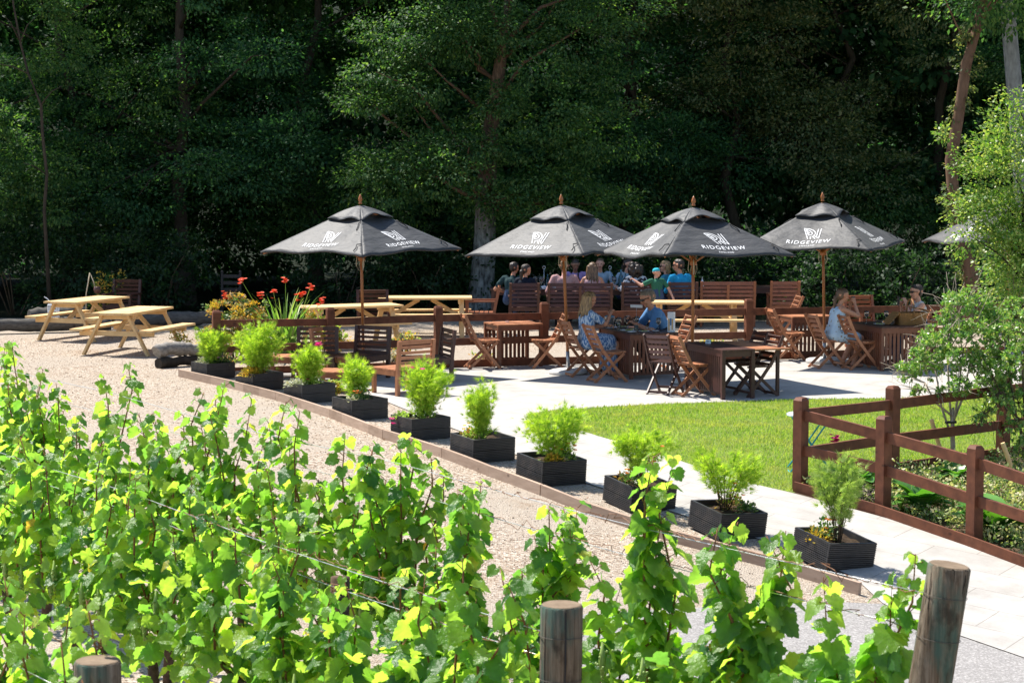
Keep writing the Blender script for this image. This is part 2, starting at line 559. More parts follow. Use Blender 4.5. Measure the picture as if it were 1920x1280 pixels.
# timber edging boards along the gravel, one board after another
edge_px = [(336, 706), (430, 727), (519, 750), (620, 783), (720, 823), (830, 858), (920, 893), (1015, 928), (1110, 966), (1270, 1018), (1440, 1063), (1612, 1115)]
segs = [(0, 2), (2, 4), (4, 5), (5, 7), (7, 9), (9, 11)]
eg = [G(*p) for p in edge_px]
names = ['pale timber edging board beside the farthest planters and the silver log', 'timber edging board bending round the third and fourth planters from the log',
         'short timber edging board in front of the fifth planter from the log', 'timber edging board in front of the sixth and seventh planters from the log',
         'timber edging board below the eighth planter from the log', 'split-ended timber edging board where the gravel meets the grey road']
for (a, b2), lab in zip(segs, names):
    mb = MB()
    for i in range(a, b2):
        p, q2 = eg[i], eg[i + 1]
        n = max(1, int((q2 - p).length / 0.5))
        for k in range(n):
            u0 = p.lerp(q2, k / n); u1 = p.lerp(q2, (k + 1) / n)
            if i == a and k == 0: u0 = u0.lerp(u1, 0.02)
            for u in (u0, u1): u.z = gzf(u.x, u.y) + 0.045
            mb.bar(u0, u1, 0.042, 0.15)
    o = mb.build('edging_board', M['board'])
    tag(o, lab, 'edging board', 'timber edging boards along the gravel')

# lawn grass: real blades
def in_poly(px, py, poly):
    px = np.asarray(px); inside = np.zeros(px.shape, bool)
    n = len(poly)
    for i in range(n):
        x1, y1 = poly[i]; x2, y2 = poly[(i + 1) % n]
        c = ((y1 > py) != (y2 > py)) & (px < (x2 - x1) * (py - y1) / (y2 - y1 + 1e-12) + x1)
        inside ^= c
    return inside
M['grass'] = leafmat('grass', [(0.14, 0.25, 0.03), (0.21, 0.33, 0.05), (0.29, 0.38, 0.075), (0.40, 0.38, 0.15)], 0.45, (1.7, 1.9, 0.7), 0.5, 0.25, ((0.42, 0.39, 0.14), 1.5, .8))
lp = PX(lawn_far + lawn_near + [(1672, 893), (1880, 862), (2080, 835)])
bx = [p[0] for p in lp]; by = [p[1] for p in lp]
n = 150000
x = rng.uniform(min(bx), max(bx), n); y = rng.uniform(min(by), max(by), n)
k = in_poly(x, y, lp) & (np.abs(x / y) < 0.27); x, y = x[k], y[k]
n = len(x)
pos = np.stack([x, y, gz(x, y) + 0.006], -1)
patch = 0.6 + 0.5 * np.sin(x * 1.7 + 2 * np.sin(y * 1.1)) * np.sin(y * 2.3)
up = norm(np.stack([rng.normal(0, 0.45, n), rng.normal(0, 0.45, n), np.ones(n)], -1))
Rm = frames(up, rdir(n))
v, f = scatter([(0, -0.09, 0), (0, 0.09, 0), (0.6, 0.06, 0.03), (1, 0, 0.12), (0.6, -0.06, 0.03)], [(0, 1, 2, 3, 4)], pos, Rm, rng.uniform(0.025, 0.05, n) * (0.8 + 0.3 * np.clip(patch, 0, 1)))
tag(np_obj('grass', v, f, M['grass']), 'short mown lawn grass beside the pale path', 'grass', kind='stuff')

# loose stones and bits of leaf lying on the gravel
def stone_mat():
    m, nt, b = new_mat('loose_stone')
    isl = N(nt, 'ShaderNodeNewGeometry').outputs['Random Per Island']
    nt.links.new(ramp(nt, isl, [(0, (.11, .075, .048)), (.3, (.29, .20, .13)), (.65, (.44, .345, .26)), (1, (.62, .56, .48))]), b.inputs['Base Color'])
    b.inputs['Roughness'].default_value = .8; b.inputs['Specular IOR Level'].default_value = .2
    return m
M['stone_bit'] = stone_mat()
M['dry_leaf'] = leafmat('dry_leaf', [(.06, .035, .02), (.14, .08, .04), (.26, .16, .08), (.35, .12, .06)], .2, (1.3, 1.2, 1.0), .8, .1)
gpoly = PX([(-60, 640), (400, 618), (440, 702), (480, 703), (620, 724), (720, 752), (830, 797), (950, 847), (1085, 902), (1250, 957), (1430, 1014), (1600, 1082), (1655, 1128), (1560, 1124), (1330, 1134), (1100, 1146), (980, 1176), (600, 1080), (200, 860), (-60, 740)])
gxs = [p[0] for p in gpoly]; gys = [p[1] for p in gpoly]
def strew(name, label, n, tv, tf, s0, s1, mat, clumpy, flat):
    x = rng.uniform(min(gxs), max(gxs), n); y = rng.uniform(min(gys), max(gys), n)
    dens = .5 + .5 * np.sin(x * 1.3 + 1.7 * np.sin(y * .9)) * np.sin(y * 1.1 + x * .7)
    k = in_poly(x, y, gpoly) & (rng.random(n) < (1 - clumpy) + clumpy * dens ** 3); x, y = x[k], y[k]; n = len(x)
    up = norm(np.stack([rng.normal(0, flat, n), rng.normal(0, flat, n), np.ones(n)], -1)); a = rng.uniform(0, 6.28, n)
    tip = np.stack([np.cos(a), np.sin(a), np.zeros(n)], -1); sc = rng.uniform(s0, s1, n)
    v, f = scatter(tv, tf, np.stack([x, y, gz(x, y) + .004], -1), frames(tip, up), sc)
    tag(np_obj(name, v, f, mat), label, 'gravel', kind='stuff')
OCT = [(1, 0, 0), (0, .75, 0), (-.9, 0, 0), (0, -.8, 0), (.1, .1, .55), (0, 0, -.4)]
strew('gravel_stones', 'loose pebbles strewn over the gravel drive', 38000, OCT, [(0, 1, 4), (1, 2, 4), (2, 3, 4), (3, 0, 4), (1, 0, 5), (2, 1, 5), (3, 2, 5), (0, 3, 5)], .005, .013, M['stone_bit'], .55, .3)
strew('leaf_litter', 'scattered dry leaves and bark bits on the gravel drive', 9000, [(0, 0, 0), (.5, .28, .12), (1, 0, .02), (.5, -.28, .1)], [(0, 1, 2, 3)], .015, .045, M['dry_leaf'], .95, .5)

# ------------------------------------------------------------------ post and rail fences
def fence(label, pts, post_h, first_post=True, last_post=True, rails=(0.80, 0.42), rail_side=-1, kick=True, ext=0.0):
    root = thing('rail_fence', label, 'fence', pts[0])
    o = pts[0]
    for i, p in enumerate(pts):
        if (i == 0 and not first_post) or (i == len(pts) - 1 and not last_post):
            continue
        mb = MB(); b = p - o
        d = (pts[min(i + 1, len(pts) - 1)] - pts[max(0, i - 1)]); d.z = 0
        a = math.atan2(d.y, d.x)
        rt = Matrix.Rotation(a, 3, 'Z')
        h = post_h * (1 + 0.015 * math.sin(i * 2.3))
        w = 0.062
        vs = [rt @ Vector((sx * w, sy * w, z)) + b for z in (-0.2, h - 0.02) for sx, sy in ((-1, -1), (1, -1), (1, 1), (-1, 1))]
        vs += [rt @ Vector((sx * w * 0.75, sy * w * 0.6, h + 0.012)) + b for sx, sy in ((-1, -1), (1, -1), (1, 1), (-1, 1))]
        fs = [(3, 2, 1, 0)]
        for l in (0, 4):
            for k in range(4):
                fs.append((l + k, l + (k + 1) % 4, l + 4 + (k + 1) % 4, l + 4 + k))
        fs.append((8, 9, 10, 11))
        mb.add(vs, fs)
        mb.build('post', M['fence'], root)
    for i in range(len(pts) - 1):
        p, q2 = pts[i] - o, pts[i + 1] - o
        d = (q2 - p).normalized(); s = Vector((d.y, -d.x, 0)) * rail_side
        g0 = 0.063 if (i > 0 or first_post) else 0
        g1 = 0.063 if (i < len(pts) - 2 or last_post) else -ext
        for z in rails:
            mb = MB()
            jz = 0.01 * math.sin(i * 3 + z * 9)
            mb.bar(p + d * g0 + Vector((0, 0, z * post_h + jz)), q2 - d * g1 + Vector((0, 0, z * post_h - jz)), 0.04, 0.115)
            mb.build('rail', M['fence'], root)
        if kick:
            mb = MB()
            n = max(1, int((q2 - p).length / 0.5)); pr = None
            for k in range(n + 1):
                u = p.lerp(q2, k / n) - s * 0.105
                u.z = gzf(u.x + o.x, u.y + o.y) - o.z + 0.055
                if pr is not None: mb.bar(pr, u, 0.03, 0.13)
                pr = u
            mb.build('gravel_board', M['fence'], root)
    return root

bf = [G(*p) for p in ((407, 705), (620, 698.5), (822, 691), (1020, 684.5), (1403, 675), (1715, 667), (2010, 659))]
fence('long dark brown rail fence between the paved terrace and the gravel picnic area', bf, 1.03, kick=True, rail_side=1)
nf = [G(*p) for p in ((1500, 920), (1655, 963), (1826, 1022), (2020, 1095))]
for p in nf: p.z = gzf(p.x, p.y)
fence('brown rail fence running down beside the pale path, with knotty rails', nf, 1.04, rails=(0.82, 0.46), rail_side=-1)
rf = [nf[0]] + [G(*p) for p in ((1672, 893), (1880, 862), (2090, 833))]
fence('brown rail fence between the flower bed and the lawn', rf, 1.04, first_post=False, rails=(0.82, 0.42), rail_side=1)
# ------------------------------------------------------------------ trees and shrubs
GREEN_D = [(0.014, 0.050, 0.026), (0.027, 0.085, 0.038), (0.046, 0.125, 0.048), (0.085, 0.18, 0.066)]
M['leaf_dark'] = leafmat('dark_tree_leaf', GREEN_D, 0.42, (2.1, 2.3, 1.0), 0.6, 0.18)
M['leaf_under'] = leafmat('shaded_shrub_leaf', [(0.010, 0.028, 0.014), (0.020, 0.050, 0.020), (0.035, 0.075, 0.028)], 0.4, (2.0, 2.2, 1.0), 0.5, 0.25)  # darker copy of the dark tree leaf; shade under the wood is in the colour
M['leaf_mid'] = leafmat('green_tree_leaf', [(0.019, 0.058, 0.023), (0.038, 0.102, 0.034), (0.066, 0.15, 0.046), (0.13, 0.20, 0.068)], 0.44, (2.0, 2.1, 0.8), 0.6, 0.22)
M['leaf_pale'] = leafmat('pale_tree_leaf', [(0.035, 0.075, 0.030), (0.07, 0.12, 0.048), (0.13, 0.17, 0.075), (0.26, 0.26, 0.12)], 0.44, (1.9, 1.9, 0.8), 0.5, 0.3)
M['leaf_lime'] = leafmat('bright_shrub_leaf', [(0.06, 0.15, 0.028), (0.12, 0.23, 0.04), (0.20, 0.30, 0.07), (0.36, 0.37, 0.14)], 0.42, (1.7, 1.8, 0.7), 0.4, 0.4)
M['leaf_bush'] = leafmat('evergreen_bush_leaf', [(0.08, 0.20, 0.045), (0.15, 0.30, 0.065), (0.23, 0.38, 0.10), (0.44, 0.45, 0.20)], 0.35, (1.7, 1.8, 0.7), 0.35, 0.5)
M['bark'] = wood('tree_bark', (0.022, 0.018, 0.014), (0.07, 0.058, 0.045), 0.95, (9, 9, 3), 0.1, bmp=1.0)
M['bark_grey'] = wood('pale_grey_bark', (0.08, 0.085, 0.085), (0.29, 0.31, 0.31), 0.95, (8, 8, 3), 0.1, bmp=1.0)
M['bark_red'] = wood('reddish_bark', (0.085, 0.05, 0.03), (0.18, 0.115, 0.08), 0.95, (9, 9, 3), 0.1, bmp=1.0)
def mixed_bark():
    m, nt, b = new_mat('mixed_bark')
    v = noise(nt, coords(nt, 'Object', (8, 8, 3)), 1.6, 6, .6)
    pale = ramp(nt, v, [(.35, (.05, .055, .055)), (.65, (.30, .33, .33))]); warm = ramp(nt, v, [(.35, (.07, .042, .026)), (.65, (.19, .12, .08))])
    tc = N(nt, 'ShaderNodeTexCoord'); sp = N(nt, 'ShaderNodeSeparateXYZ'); nt.links.new(tc.outputs['Object'], sp.inputs[0])
    mr = N(nt, 'ShaderNodeMapRange'); mr.inputs[1].default_value = 1.6; mr.inputs[2].default_value = 3.2; nt.links.new(sp.outputs[2], mr.inputs[0])
    nt.links.new(mix(nt, mr.outputs[0], pale, warm), b.inputs['Base Color']); b.inputs['Roughness'].default_value = .95; bump(nt, v, 1.0, .02, b)
    return m
M['bark_mix'] = mixed_bark()
M['twig'] = plain('pale_twig', (0.36, 0.30, 0.24), 0.9, 0.1, var=0.35)
M['twig_dark'] = plain('dark_twig', (0.10, 0.075, 0.05), 0.9, 0.1, var=0.35)

LEAF_V = [(0, 0, 0), (0.45, 0.30, 0.05), (1, 0, 0), (0.45, -0.30, 0.05)]
LEAF_F = [(0, 1, 2, 3)]

def crown(seed, clumps, per, size, droop=0.3, shell=0.55):
    """leaf quads spread through clumps; clumps is a list of (x,y,z,rx,ry,rz)"""
    g = np.random.default_rng(seed)
    cl = np.array(clumps, float)
    w = (cl[:, 3] * cl[:, 4] * cl[:, 5]) ** (2 / 3); w = w / w.sum()
    cnt = g.multinomial(per, w)
    idx = np.repeat(np.arange(len(cl)), cnt)
    n = len(idx)
    # every clump is a cluster of small flattened sprays, so gaps and lit tops show between them
    K = int(np.clip(per / len(cl) / 26, 5, 44))
    sc_ = rdir(len(cl) * K, g) * (shell + (1.12 - shell) * g.random((len(cl) * K, 1)) ** 0.6)
    sr = g.uniform(0.13, 0.27, len(cl) * K)
    si = idx * K + g.integers(0, K, n)
    off = g.normal(0, 1, (n, 3)) * sr[si][:, None] * np.array([1, 1, .55])
    dd = norm(sc_[si] + off)
    P = cl[idx, :3] + (sc_[si] + off) * cl[idx, 3:6] + g.normal(0, size * 0.35, (n, 3))
    tip = norm(dd + 0.7 * rdir(n, g) + np.array([0, 0, -droop]))
    nrm = norm(0.6 * rdir(n, g) + np.array([0, 0, 0.8]) + 0.3 * dd)
    return scatter(LEAF_V, LEAF_F, P, frames(tip, nrm), size * g.uniform(0.6, 1.3, n))

def tree_clumps(seed, z0, z1, rad, n, rc=(0.8, 1.5), squash=0.5):
    g = np.random.default_rng(seed); out = []
    for i in range(n):
        h = g.random()
        z = z0 + (z1 - z0) * h
        pr = rad * (0.62 + 0.45 * math.sin(math.pi * min(1, 0.18 + h * 0.8)))
        a = g.uniform(0, 2 * math.pi); r = pr * math.sqrt(g.uniform(0.12, 1.0))
        s = g.uniform(*rc) * (1.0 if h < 0.75 else 0.8)
        out.append((r * math.cos(a), r * math.sin(a), z, s, s, s * squash))
    return out

def limbs(mb, trunk, clumps, r0, g, every=1, rmin=0.018, mi=0):
    """limbs from the trunk line to clump centres"""
    for c in clumps[::every]:
        c = Vector(c[:3])
        zt = max(trunk[0].z + 0.3 * (trunk[-1].z - trunk[0].z), min(trunk[-1].z, c.z - 0.5 * (Vector((c.x, c.y, 0)).length)))
        t = (zt - trunk[0].z) / (trunk[-1].z - trunk[0].z) * (len(trunk) - 1)
        i = min(int(t), len(trunk) - 2); p = trunk[i].lerp(trunk[i + 1], t - i)
        m1 = p.lerp(c, 0.4) + Vector(g.normal(0, 0.15, 3)); m2 = p.lerp(c, 0.75) + Vector(g.normal(0, 0.15, 3))
        rr = max(r0 * 0.32 * (1 - 0.6 * t / len(trunk)), rmin)
        mb.tube([p, m1, m2, c], [rr, rr * 0.75, rr * 0.5, rmin * 0.5], 6, mi)

def trunk_line(g, h, lean=(0, 0), wob=0.15, n=8):
    return [Vector((lean[0] * (i / n) + (g.normal(0, wob) if 0 < i else 0), lean[1] * (i / n) + (g.normal(0, wob) if 0 < i else 0), h * i / n)) for i in range(n + 1)]

def make_tree(seed, h, crown_lo, rad, nleaf, leaf, lm, bark, tr, nclump=34, lean=(0, 0), rc=(0.7, 1.5)):
    g = np.random.default_rng(seed)
    root = thing('forest_tree', None, 'tree')
    cl = tree_clumps(seed, crown_lo, h - 0.8, rad, nclump, rc)
    tl = trunk_line(g, h * 0.85, lean)
    mb = MB()
    rs = [tr * (1.35 if i == 0 else 1.0) * (1 - 0.85 * i / (len(tl) - 1)) for i in range(len(tl))]
    rs[0] = tr * 1.5
    mb.tube([tl[0] - Vector((0, 0, 0.15))] + tl[0:1] + tl[1:], [rs[0] * 1.05] + rs, 12)
    limbs(mb, tl, cl, tr, g, 2)
    mb.build('trunk', bark, root, sm=True)
    v, f = crown(seed + 1, cl, nleaf, leaf)
    np_obj('crown', v, f, lm, root)
    return root

protos = [make_tree(11, 14, 2.2, 3.1, 66000, 0.095, M['leaf_dark'], M['bark'], 0.19, 46),
          make_tree(23, 15, 1.4, 3.3, 70000, 0.09, M['leaf_mid'], M['bark'], 0.16, 48),
          make_tree(37, 13.5, 2.6, 2.9, 58000, 0.09, M['leaf_pale'], M['bark'], 0.15, 42)]
used = [[False], [False], [False]]
forest = [
 (-13.6, 49.6, 0, 0.4, 1.0, 'dark leafy tree beyond the back picnic table at the far left'),
 (-10.6, 50.6, 1, 1.9, 0.95, 'dark bushy tree behind the brown armchair near the left picnic tables'),
 (-7.6, 49.4, 0, 3.0, 1.0, 'dark tree rising behind the red flowers and the dark wooden chair'),
 (-4.9, 50.6, 1, 5.0, 1.05, 'tall dense tree straight behind the leftmost parasol'),
 (2.9, 50.4, 0, 2.2, 1.0, 'dark tree behind the gap between the second and third parasols'),
 (5.4, 49.8, 2, 0.3, 1.0, 'tree with pale yellowish leaves above the third parasol'),
 (8.0, 50.9, 2, 2.6, 1.02, 'pale leafed tree above the rightmost whole parasol'),
 (10.8, 50.2, 1, 4.1, 1.0, 'dark tree behind the leaning ivy trunk at the right'),
 (13.8, 49.6, 0, 1.2, 1.0, 'dark tree at the far right end of the wood'),
]
for x, y, k, rz, sc, lab in forest:
    place(protos[k], used[k], (x, y + (2.4 if x > -5 else 0.2), gzf(x, y)), rz, lab, 'tree', 'dark trees at the edge of the wood', sc)

# the wood behind reads as one mass
parts = []
for i in range(34):
    x = -27 + (i % 17) * 3.35 + rng.uniform(-0.8, 0.8); y = 55.5 + (i // 17) * 4.5 + rng.uniform(-1, 1)
    cl = tree_clumps(300 + i, 0.5, 14.5, 3.1, 30, (1.1, 1.9))
    v, f = crown(500 + i, cl, 17000, 0.24)
    v = v + np.array([x, y, gzf(x, y)]); parts.append((v, f))
v, f = merge(parts)
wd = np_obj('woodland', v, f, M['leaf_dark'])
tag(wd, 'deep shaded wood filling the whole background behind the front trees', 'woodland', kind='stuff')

# the big tree with the pale stout trunk whose branches hang low in the middle
g = np.random.default_rng(5)
base = G(897, 586)
root = thing('forest_tree', 'big tree with stout pale trunk and low hanging boughs behind the second parasol', 'tree', base)
tl = [Vector(p) for p in ((0, 0, -0.2), (0.02, 0, 0.0), (0.06, 0, 0.5), (0.14, 0, 1.3), (0.16, 0, 2.4), (0.22, 0.1, 3.6), (0.40, 0.0, 4.9), (0.55, -0.35, 5.9), (0.62, -0.35, 6.6), (0.85, -0.2, 7.6), (1.0, 0.1, 9.5), (1.0, 0.4, 11))]
mb = MB()
mb.tube(tl, [0.42, 0.36, 0.29, 0.25, 0.23, 0.20, 0.15, 0.115, 0.10, 0.09, 0.07, 0.03], 14, wob=0.06)
mb.build('trunk', M['bark_mix'], root, sm=True)
mb = MB()
fk = tl[7]
for pts, r in (([fk, fk + Vector((-0.12, -0.1, 0.35)), fk + Vector((-0.3, -0.2, 0.95)), fk + Vector((-0.55, -0.3, 1.3))], 0.06),
               ([fk, fk + Vector((0.35, -0.1, 0.3)), fk + Vector((0.8, -0.2, 0.75)), fk + Vector((1.5, -0.2, 1.0))], 0.06),
               ([tl[8], tl[8] + Vector((0.25, -0.1, 0.7)), tl[8] + Vector((0.5, -0.2, 1.3))], 0.08)):
    mb.tube(pts, [r * (1 - 0.5 * i / (len(pts) - 1)) for i in range(len(pts))], 8)
cl = []
for i in range(60):
    h = g.random()
    z = 1.9 + 11.0 * h
    a = g.uniform(0, 2 * math.pi)
    pr = 2.9 if z < 8 else 2.5
    r = pr * math.sqrt(g.uniform(0.15, 1))
    yy = r * math.sin(a) * 0.9 - 0.6
    s = g.uniform(0.55, 1.15)
    xx = r * math.cos(a) + 0.15
    if abs(xx - 0.75) < 0.9 and 5.2 < z < 7.2 and yy < -0.3:
        yy += 1.6
    if z < 2.6 and xx < -1.0: z += 0.8
    z = min(z, 10.2)
    yy = max(yy, 43.6 + 0.40 * z + 0.5 * s - base.y)
    cl.append((xx, yy, z, s, s, s * 0.62))
for i in range(34):
    s = g.uniform(.45, .85); z = g.uniform(2.3, 6.3); xx = g.uniform(-2.6, 2.9)
    if 0.0 < xx < 1.3 and z > 5.0: continue
    if z < 2.9 and xx < -.4: z += .7
    cl.append((xx, g.uniform(-1.5, -.5), z, s, s, s * .5))
limbs(mb, tl[1:], cl, 0.22, g, 3)
mb.build('limbs', M['bark_red'], root, sm=True)
v, f = crown(77, cl, 105000, 0.082, 0.45, 0.4)
np_obj('crown', v, f, M['leaf_mid'], root)

# slim bare stemmed tree at the left edge
def img_tube(pxs, ys, rads, base):
    return [W(px, py, y) - base for (px, py), y in zip(pxs, ys)], rads
D = 45.0
b0 = W(82, 470, D); b0.z = gzf(b0.x, b0.y)
root = thing('forest_tree', 'slim tree with bare crooked stem at the left edge of the wood', 'tree', b0)
pts = [Vector((0.05, 0.3, 0))] + [W(px, py, D) - b0 for px, py in ((83, 394), (88, 328), (80, 255), (77, 197), (53, 138), (38, 80), (25, 8), (18, -90))]
mb = MB(); mb.tube(pts, [0.05, 0.036, 0.034, 0.033, 0.03, 0.027, 0.024, 0.02, 0.01], 8)
for i, (ex, ez) in ((2, (-0.45, 0.25)), (4, (0.5, 0.4)), (5, (-0.6, 0.2)), (6, (0.35, 0.5)), (6, (-0.35, 0.6))):
    p = pts[i]; mb.tube([p, p + Vector((ex * 0.5, -0.1, ez * 0.7)), p + Vector((ex, -0.15, ez))], [0.016, 0.011, 0.006], 5)
mb.build('trunk', M['bark'], root, sm=True)
cl = []
for i in range(26):
    z = g.uniform(2.0, 9.0); s = g.uniform(0.3, 0.6)
    cl.append((g.uniform(-1.2, 1.0) - 0.06 * z, g.uniform(0.2, 1.3), z, s, s, s * 0.6))
v, f = crown(91, cl, 16000, 0.08, 0.3, 0.3)
np_obj('crown', v, f, M['leaf_mid'], root)

# leaning ivy-hung trunk at the right and the second trunk behind it
D = 42.0
b0 = W(1822, 590, D); b0.z = gzf(b0.x, b0.y)
root = thing('forest_tree', 'leaning brown trunk hung with ivy at the right, above the umbrella corner', 'tree', b0)
pts = [Vector((0.0, 0, -0.1))] + [W(px, py, D) - b0 for px, py in ((1822, 560), (1818, 500), (1800, 430), (1787, 370), (1783, 300), (1800, 200), (1812, 120), (1835, 40), (1850, -20), (1880, -160), (1900, -350))]
mb = MB(); mb.tube(pts, [0.20, 0.17, 0.155, 0.13, 0.12, 0.115, 0.11, 0.11, 0.105, 0.10, 0.08, 0.03], 12, wob=0.05)
cl = []
for i in range(30):
    a = g.uniform(0, 6.28); r = g.uniform(0.4, 2.4); s = g.uniform(0.5, 1.0); z = g.uniform(6.2, 12)
    cl.append((0.4 + r * math.cos(a), 0.4 + r * math.sin(a), z, s, s, s * 0.6))
limbs(mb, pts[1:], cl, 0.12, g, 3)
mb.build('trunk', M['bark_red'], root, sm=True)
v, f = crown(97, cl, 26000, 0.10, 0.4, 0.45)
np_obj('crown', v, f, M['leaf_mid'], root)
ivy = []
for t in np.linspace(0.12, 0.72, 26):
    i = t * (len(pts) - 1); k = int(i); p = pts[k].lerp(pts[k + 1], i - k)
    s = g.uniform(0.12, 0.3)
    ivy.append((p.x + g.uniform(-0.22, 0.12), p.y - 0.08 + g.uniform(-0.1, 0.2), p.z, s, s, s * 1.3))
v, f = crown(98, ivy, 2600, 0.07, 0.6, 0.2)
np_obj('ivy', v, f, M['leaf_pale'], root)
D = 44.5
b0 = W(1925, 590, D); b0.z = gzf(b0.x, b0.y)
root = thing('forest_tree', 'grey trunk of the tree behind the ivy trunk, at the right edge', 'tree', b0)
pts = [Vector((0.02, 0, -0.1))] + [W(px, py, D) - b0 for px, py in ((1922, 480), (1918, 350), (1905, 200), (1893, 60), (1885, -100), (1880, -300))]
mb = MB(); mb.tube(pts, [0.24, 0.2, 0.18, 0.17, 0.165, 0.15, 0.08], 12, wob=0.05)
cl = [(g.uniform(-2, 2), g.uniform(-0.6, 2), g.uniform(6.5, 12), 0.9, 0.9, 0.6) for i in range(24)]
limbs(mb, pts[1:], cl, 0.15, g, 3)
mb.build('trunk', M['bark_grey'], root, sm=True)
v, f = crown(99, cl, 20000, 0.11, 0.4, 0.45); np_obj('crown', v, f, M['leaf_dark'], root)

# undergrowth shrubs along the foot of the wood
def shrub(name, label, loc, w, h, nleaf, leaf, lm, seed, n=16, cat='shrub', group=None, stems=6, tw='twig_dark', depth=None):
    g = np.random.default_rng(seed)
    root = thing(name, label, cat, loc, 0, group)
    cl = []
    for i in range(n):
        z = h * (0.15 + 0.72 * g.random()); k = math.sqrt(max(0.08, 1 - (z / h - 0.3) ** 2 * 1.6))
        a = g.uniform(0, 6.28); r = w / 2 * k * math.sqrt(g.uniform(0.1, 0.8)); s = g.uniform(0.18, 0.34) * min(w, h)
        cl.append((r * math.cos(a), r * math.sin(a) * (depth or 1), z, s, s, s * 0.8))
    mb = MB()
    for c in cl[:stems]:
        c = Vector(c[:3]); mb.tube([Vector((c.x * 0.12, c.y * 0.12, -0.05)), c * 0.5 + Vector((0, 0, 0.1 * h)), c], [0.02, 0.014, 0.006], 5)
    mb.build('stems', M[tw], root, sm=True)
    v, f = crown(seed + 1, cl, nleaf, leaf, 0.2, 0.5)
    np_obj('foliage', v, f, lm, root)
    return root
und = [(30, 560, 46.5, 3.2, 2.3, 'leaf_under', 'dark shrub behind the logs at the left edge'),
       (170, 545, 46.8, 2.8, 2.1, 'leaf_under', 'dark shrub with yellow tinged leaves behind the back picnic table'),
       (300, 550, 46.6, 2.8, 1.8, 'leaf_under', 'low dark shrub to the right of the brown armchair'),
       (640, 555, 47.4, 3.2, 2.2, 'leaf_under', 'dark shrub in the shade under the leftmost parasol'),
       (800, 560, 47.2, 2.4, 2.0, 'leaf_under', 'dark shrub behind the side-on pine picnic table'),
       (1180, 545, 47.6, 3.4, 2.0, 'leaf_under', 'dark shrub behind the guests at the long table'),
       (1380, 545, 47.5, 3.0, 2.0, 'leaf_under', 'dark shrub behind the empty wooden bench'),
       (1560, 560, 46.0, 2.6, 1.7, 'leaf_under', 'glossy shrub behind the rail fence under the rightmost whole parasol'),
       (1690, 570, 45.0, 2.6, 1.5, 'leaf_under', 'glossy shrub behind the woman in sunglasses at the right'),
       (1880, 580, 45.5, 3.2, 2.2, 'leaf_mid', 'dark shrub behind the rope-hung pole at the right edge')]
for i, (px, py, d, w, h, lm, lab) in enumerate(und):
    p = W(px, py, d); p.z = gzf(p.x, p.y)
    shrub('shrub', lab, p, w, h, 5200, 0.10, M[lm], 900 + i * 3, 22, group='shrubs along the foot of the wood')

# bright light green tree at the right edge
D = 33.3
b0 = W(1925, 700, D); b0.z = gzf(b0.x, b0.y)
root = thing('young_tree', 'bright sunlit light green young tree at the right edge, in front of the ivy trunk', 'tree', b0)
cl = []
for px, py, s in ((1905, 190, .3), (1880, 235, .35), (1915, 260, .5), (1850, 285, .3), (1890, 310, .5), (1830, 330, .25), (1860, 360, .5), (1915, 370, .6), (1885, 420, .55), (1862, 410, .36), (1815, 440, .3), (1892, 470, .45), (1920, 480, .6), (1900, 530, .5), (1888, 505, .35), (1770, 250, .15), (1925, 560, .5), (1800, 300, .2), (1960, 300, .6), (1960, 450, .7), (1800, 400, .25)):
    p = W(px, py, D + g.uniform(-0.5, 0.5)) - b0
    cl.append((p.x, p.y, p.z, s, s, s * 0.9))
mb = MB()
mb.tube([Vector((0, 0, -0.05)), Vector((0.0, 0, 1.2)), Vector((-0.1, 0, 2.4)), Vector((0, 0, 4.2))], [0.07, 0.055, 0.04, 0.012], 8)
for c in cl[::2]:
    c = Vector(c[:3]); z = max(0.5, c.z - 0.8); mb.tube([Vector((0, 0, z)), Vector((c.x * .5, c.y * .5, z + 0.5)), c], [0.022, 0.014, 0.006], 5)
mb.build('trunk', M['bark'], root, sm=True)
cl = [(a, b, c, s * 1.05, s * 1.05, s * 1.0) for a, b, c, s, _, _ in cl]
v, f = crown(101, cl, 19000, 0.062, 0.1, 0.25); np_obj('crown', v, f, M['leaf_lime'], root)
# ------------------------------------------------------------------ parasols
def fabric_mat():
    m, nt, b = new_mat('charcoal_canvas')
    vec = coords(nt)
    v = noise(nt, vec, 3.0, 4)
    nt.links.new(ramp(nt, v, [(0.3, (0.022, 0.023, 0.025)), (0.7, (0.033, 0.034, 0.037))]), b.inputs['Base Color'])
    b.inputs['Roughness'].default_value = 0.62; b.inputs['Specular IOR Level'].default_value = 0.5
    b.inputs['Sheen Weight'].default_value = 0.08; b.inputs['Sheen Roughness'].default_value = 0.4
    cr = noise(nt, coords(nt, 'Object', (1.2, 1.2, 5)), 2.6, 4, 0.55)
    bump(nt, cr, 0.55, 0.05, b)
    return m
M['canvas'] = fabric_mat()
M['print'] = plain('white_print', (0.78, 0.78, 0.78), 0.7, 0.2, var=0.03)
M['black_tape'] = plain('black_tape', (0.018, 0.018, 0.02), 0.7, 0.3)
M['rope'] = plain('rope', (0.48, 0.43, 0.33), 0.9, 0.1)
M['stone'] = plain('parasol_base_stone', (0.50, 0.48, 0.45), 0.85, 0.2, var=0.12, scale=30)
M['steel'] = plain('galvanised_steel', (0.45, 0.46, 0.47), 0.4, 0.5, 0.8)

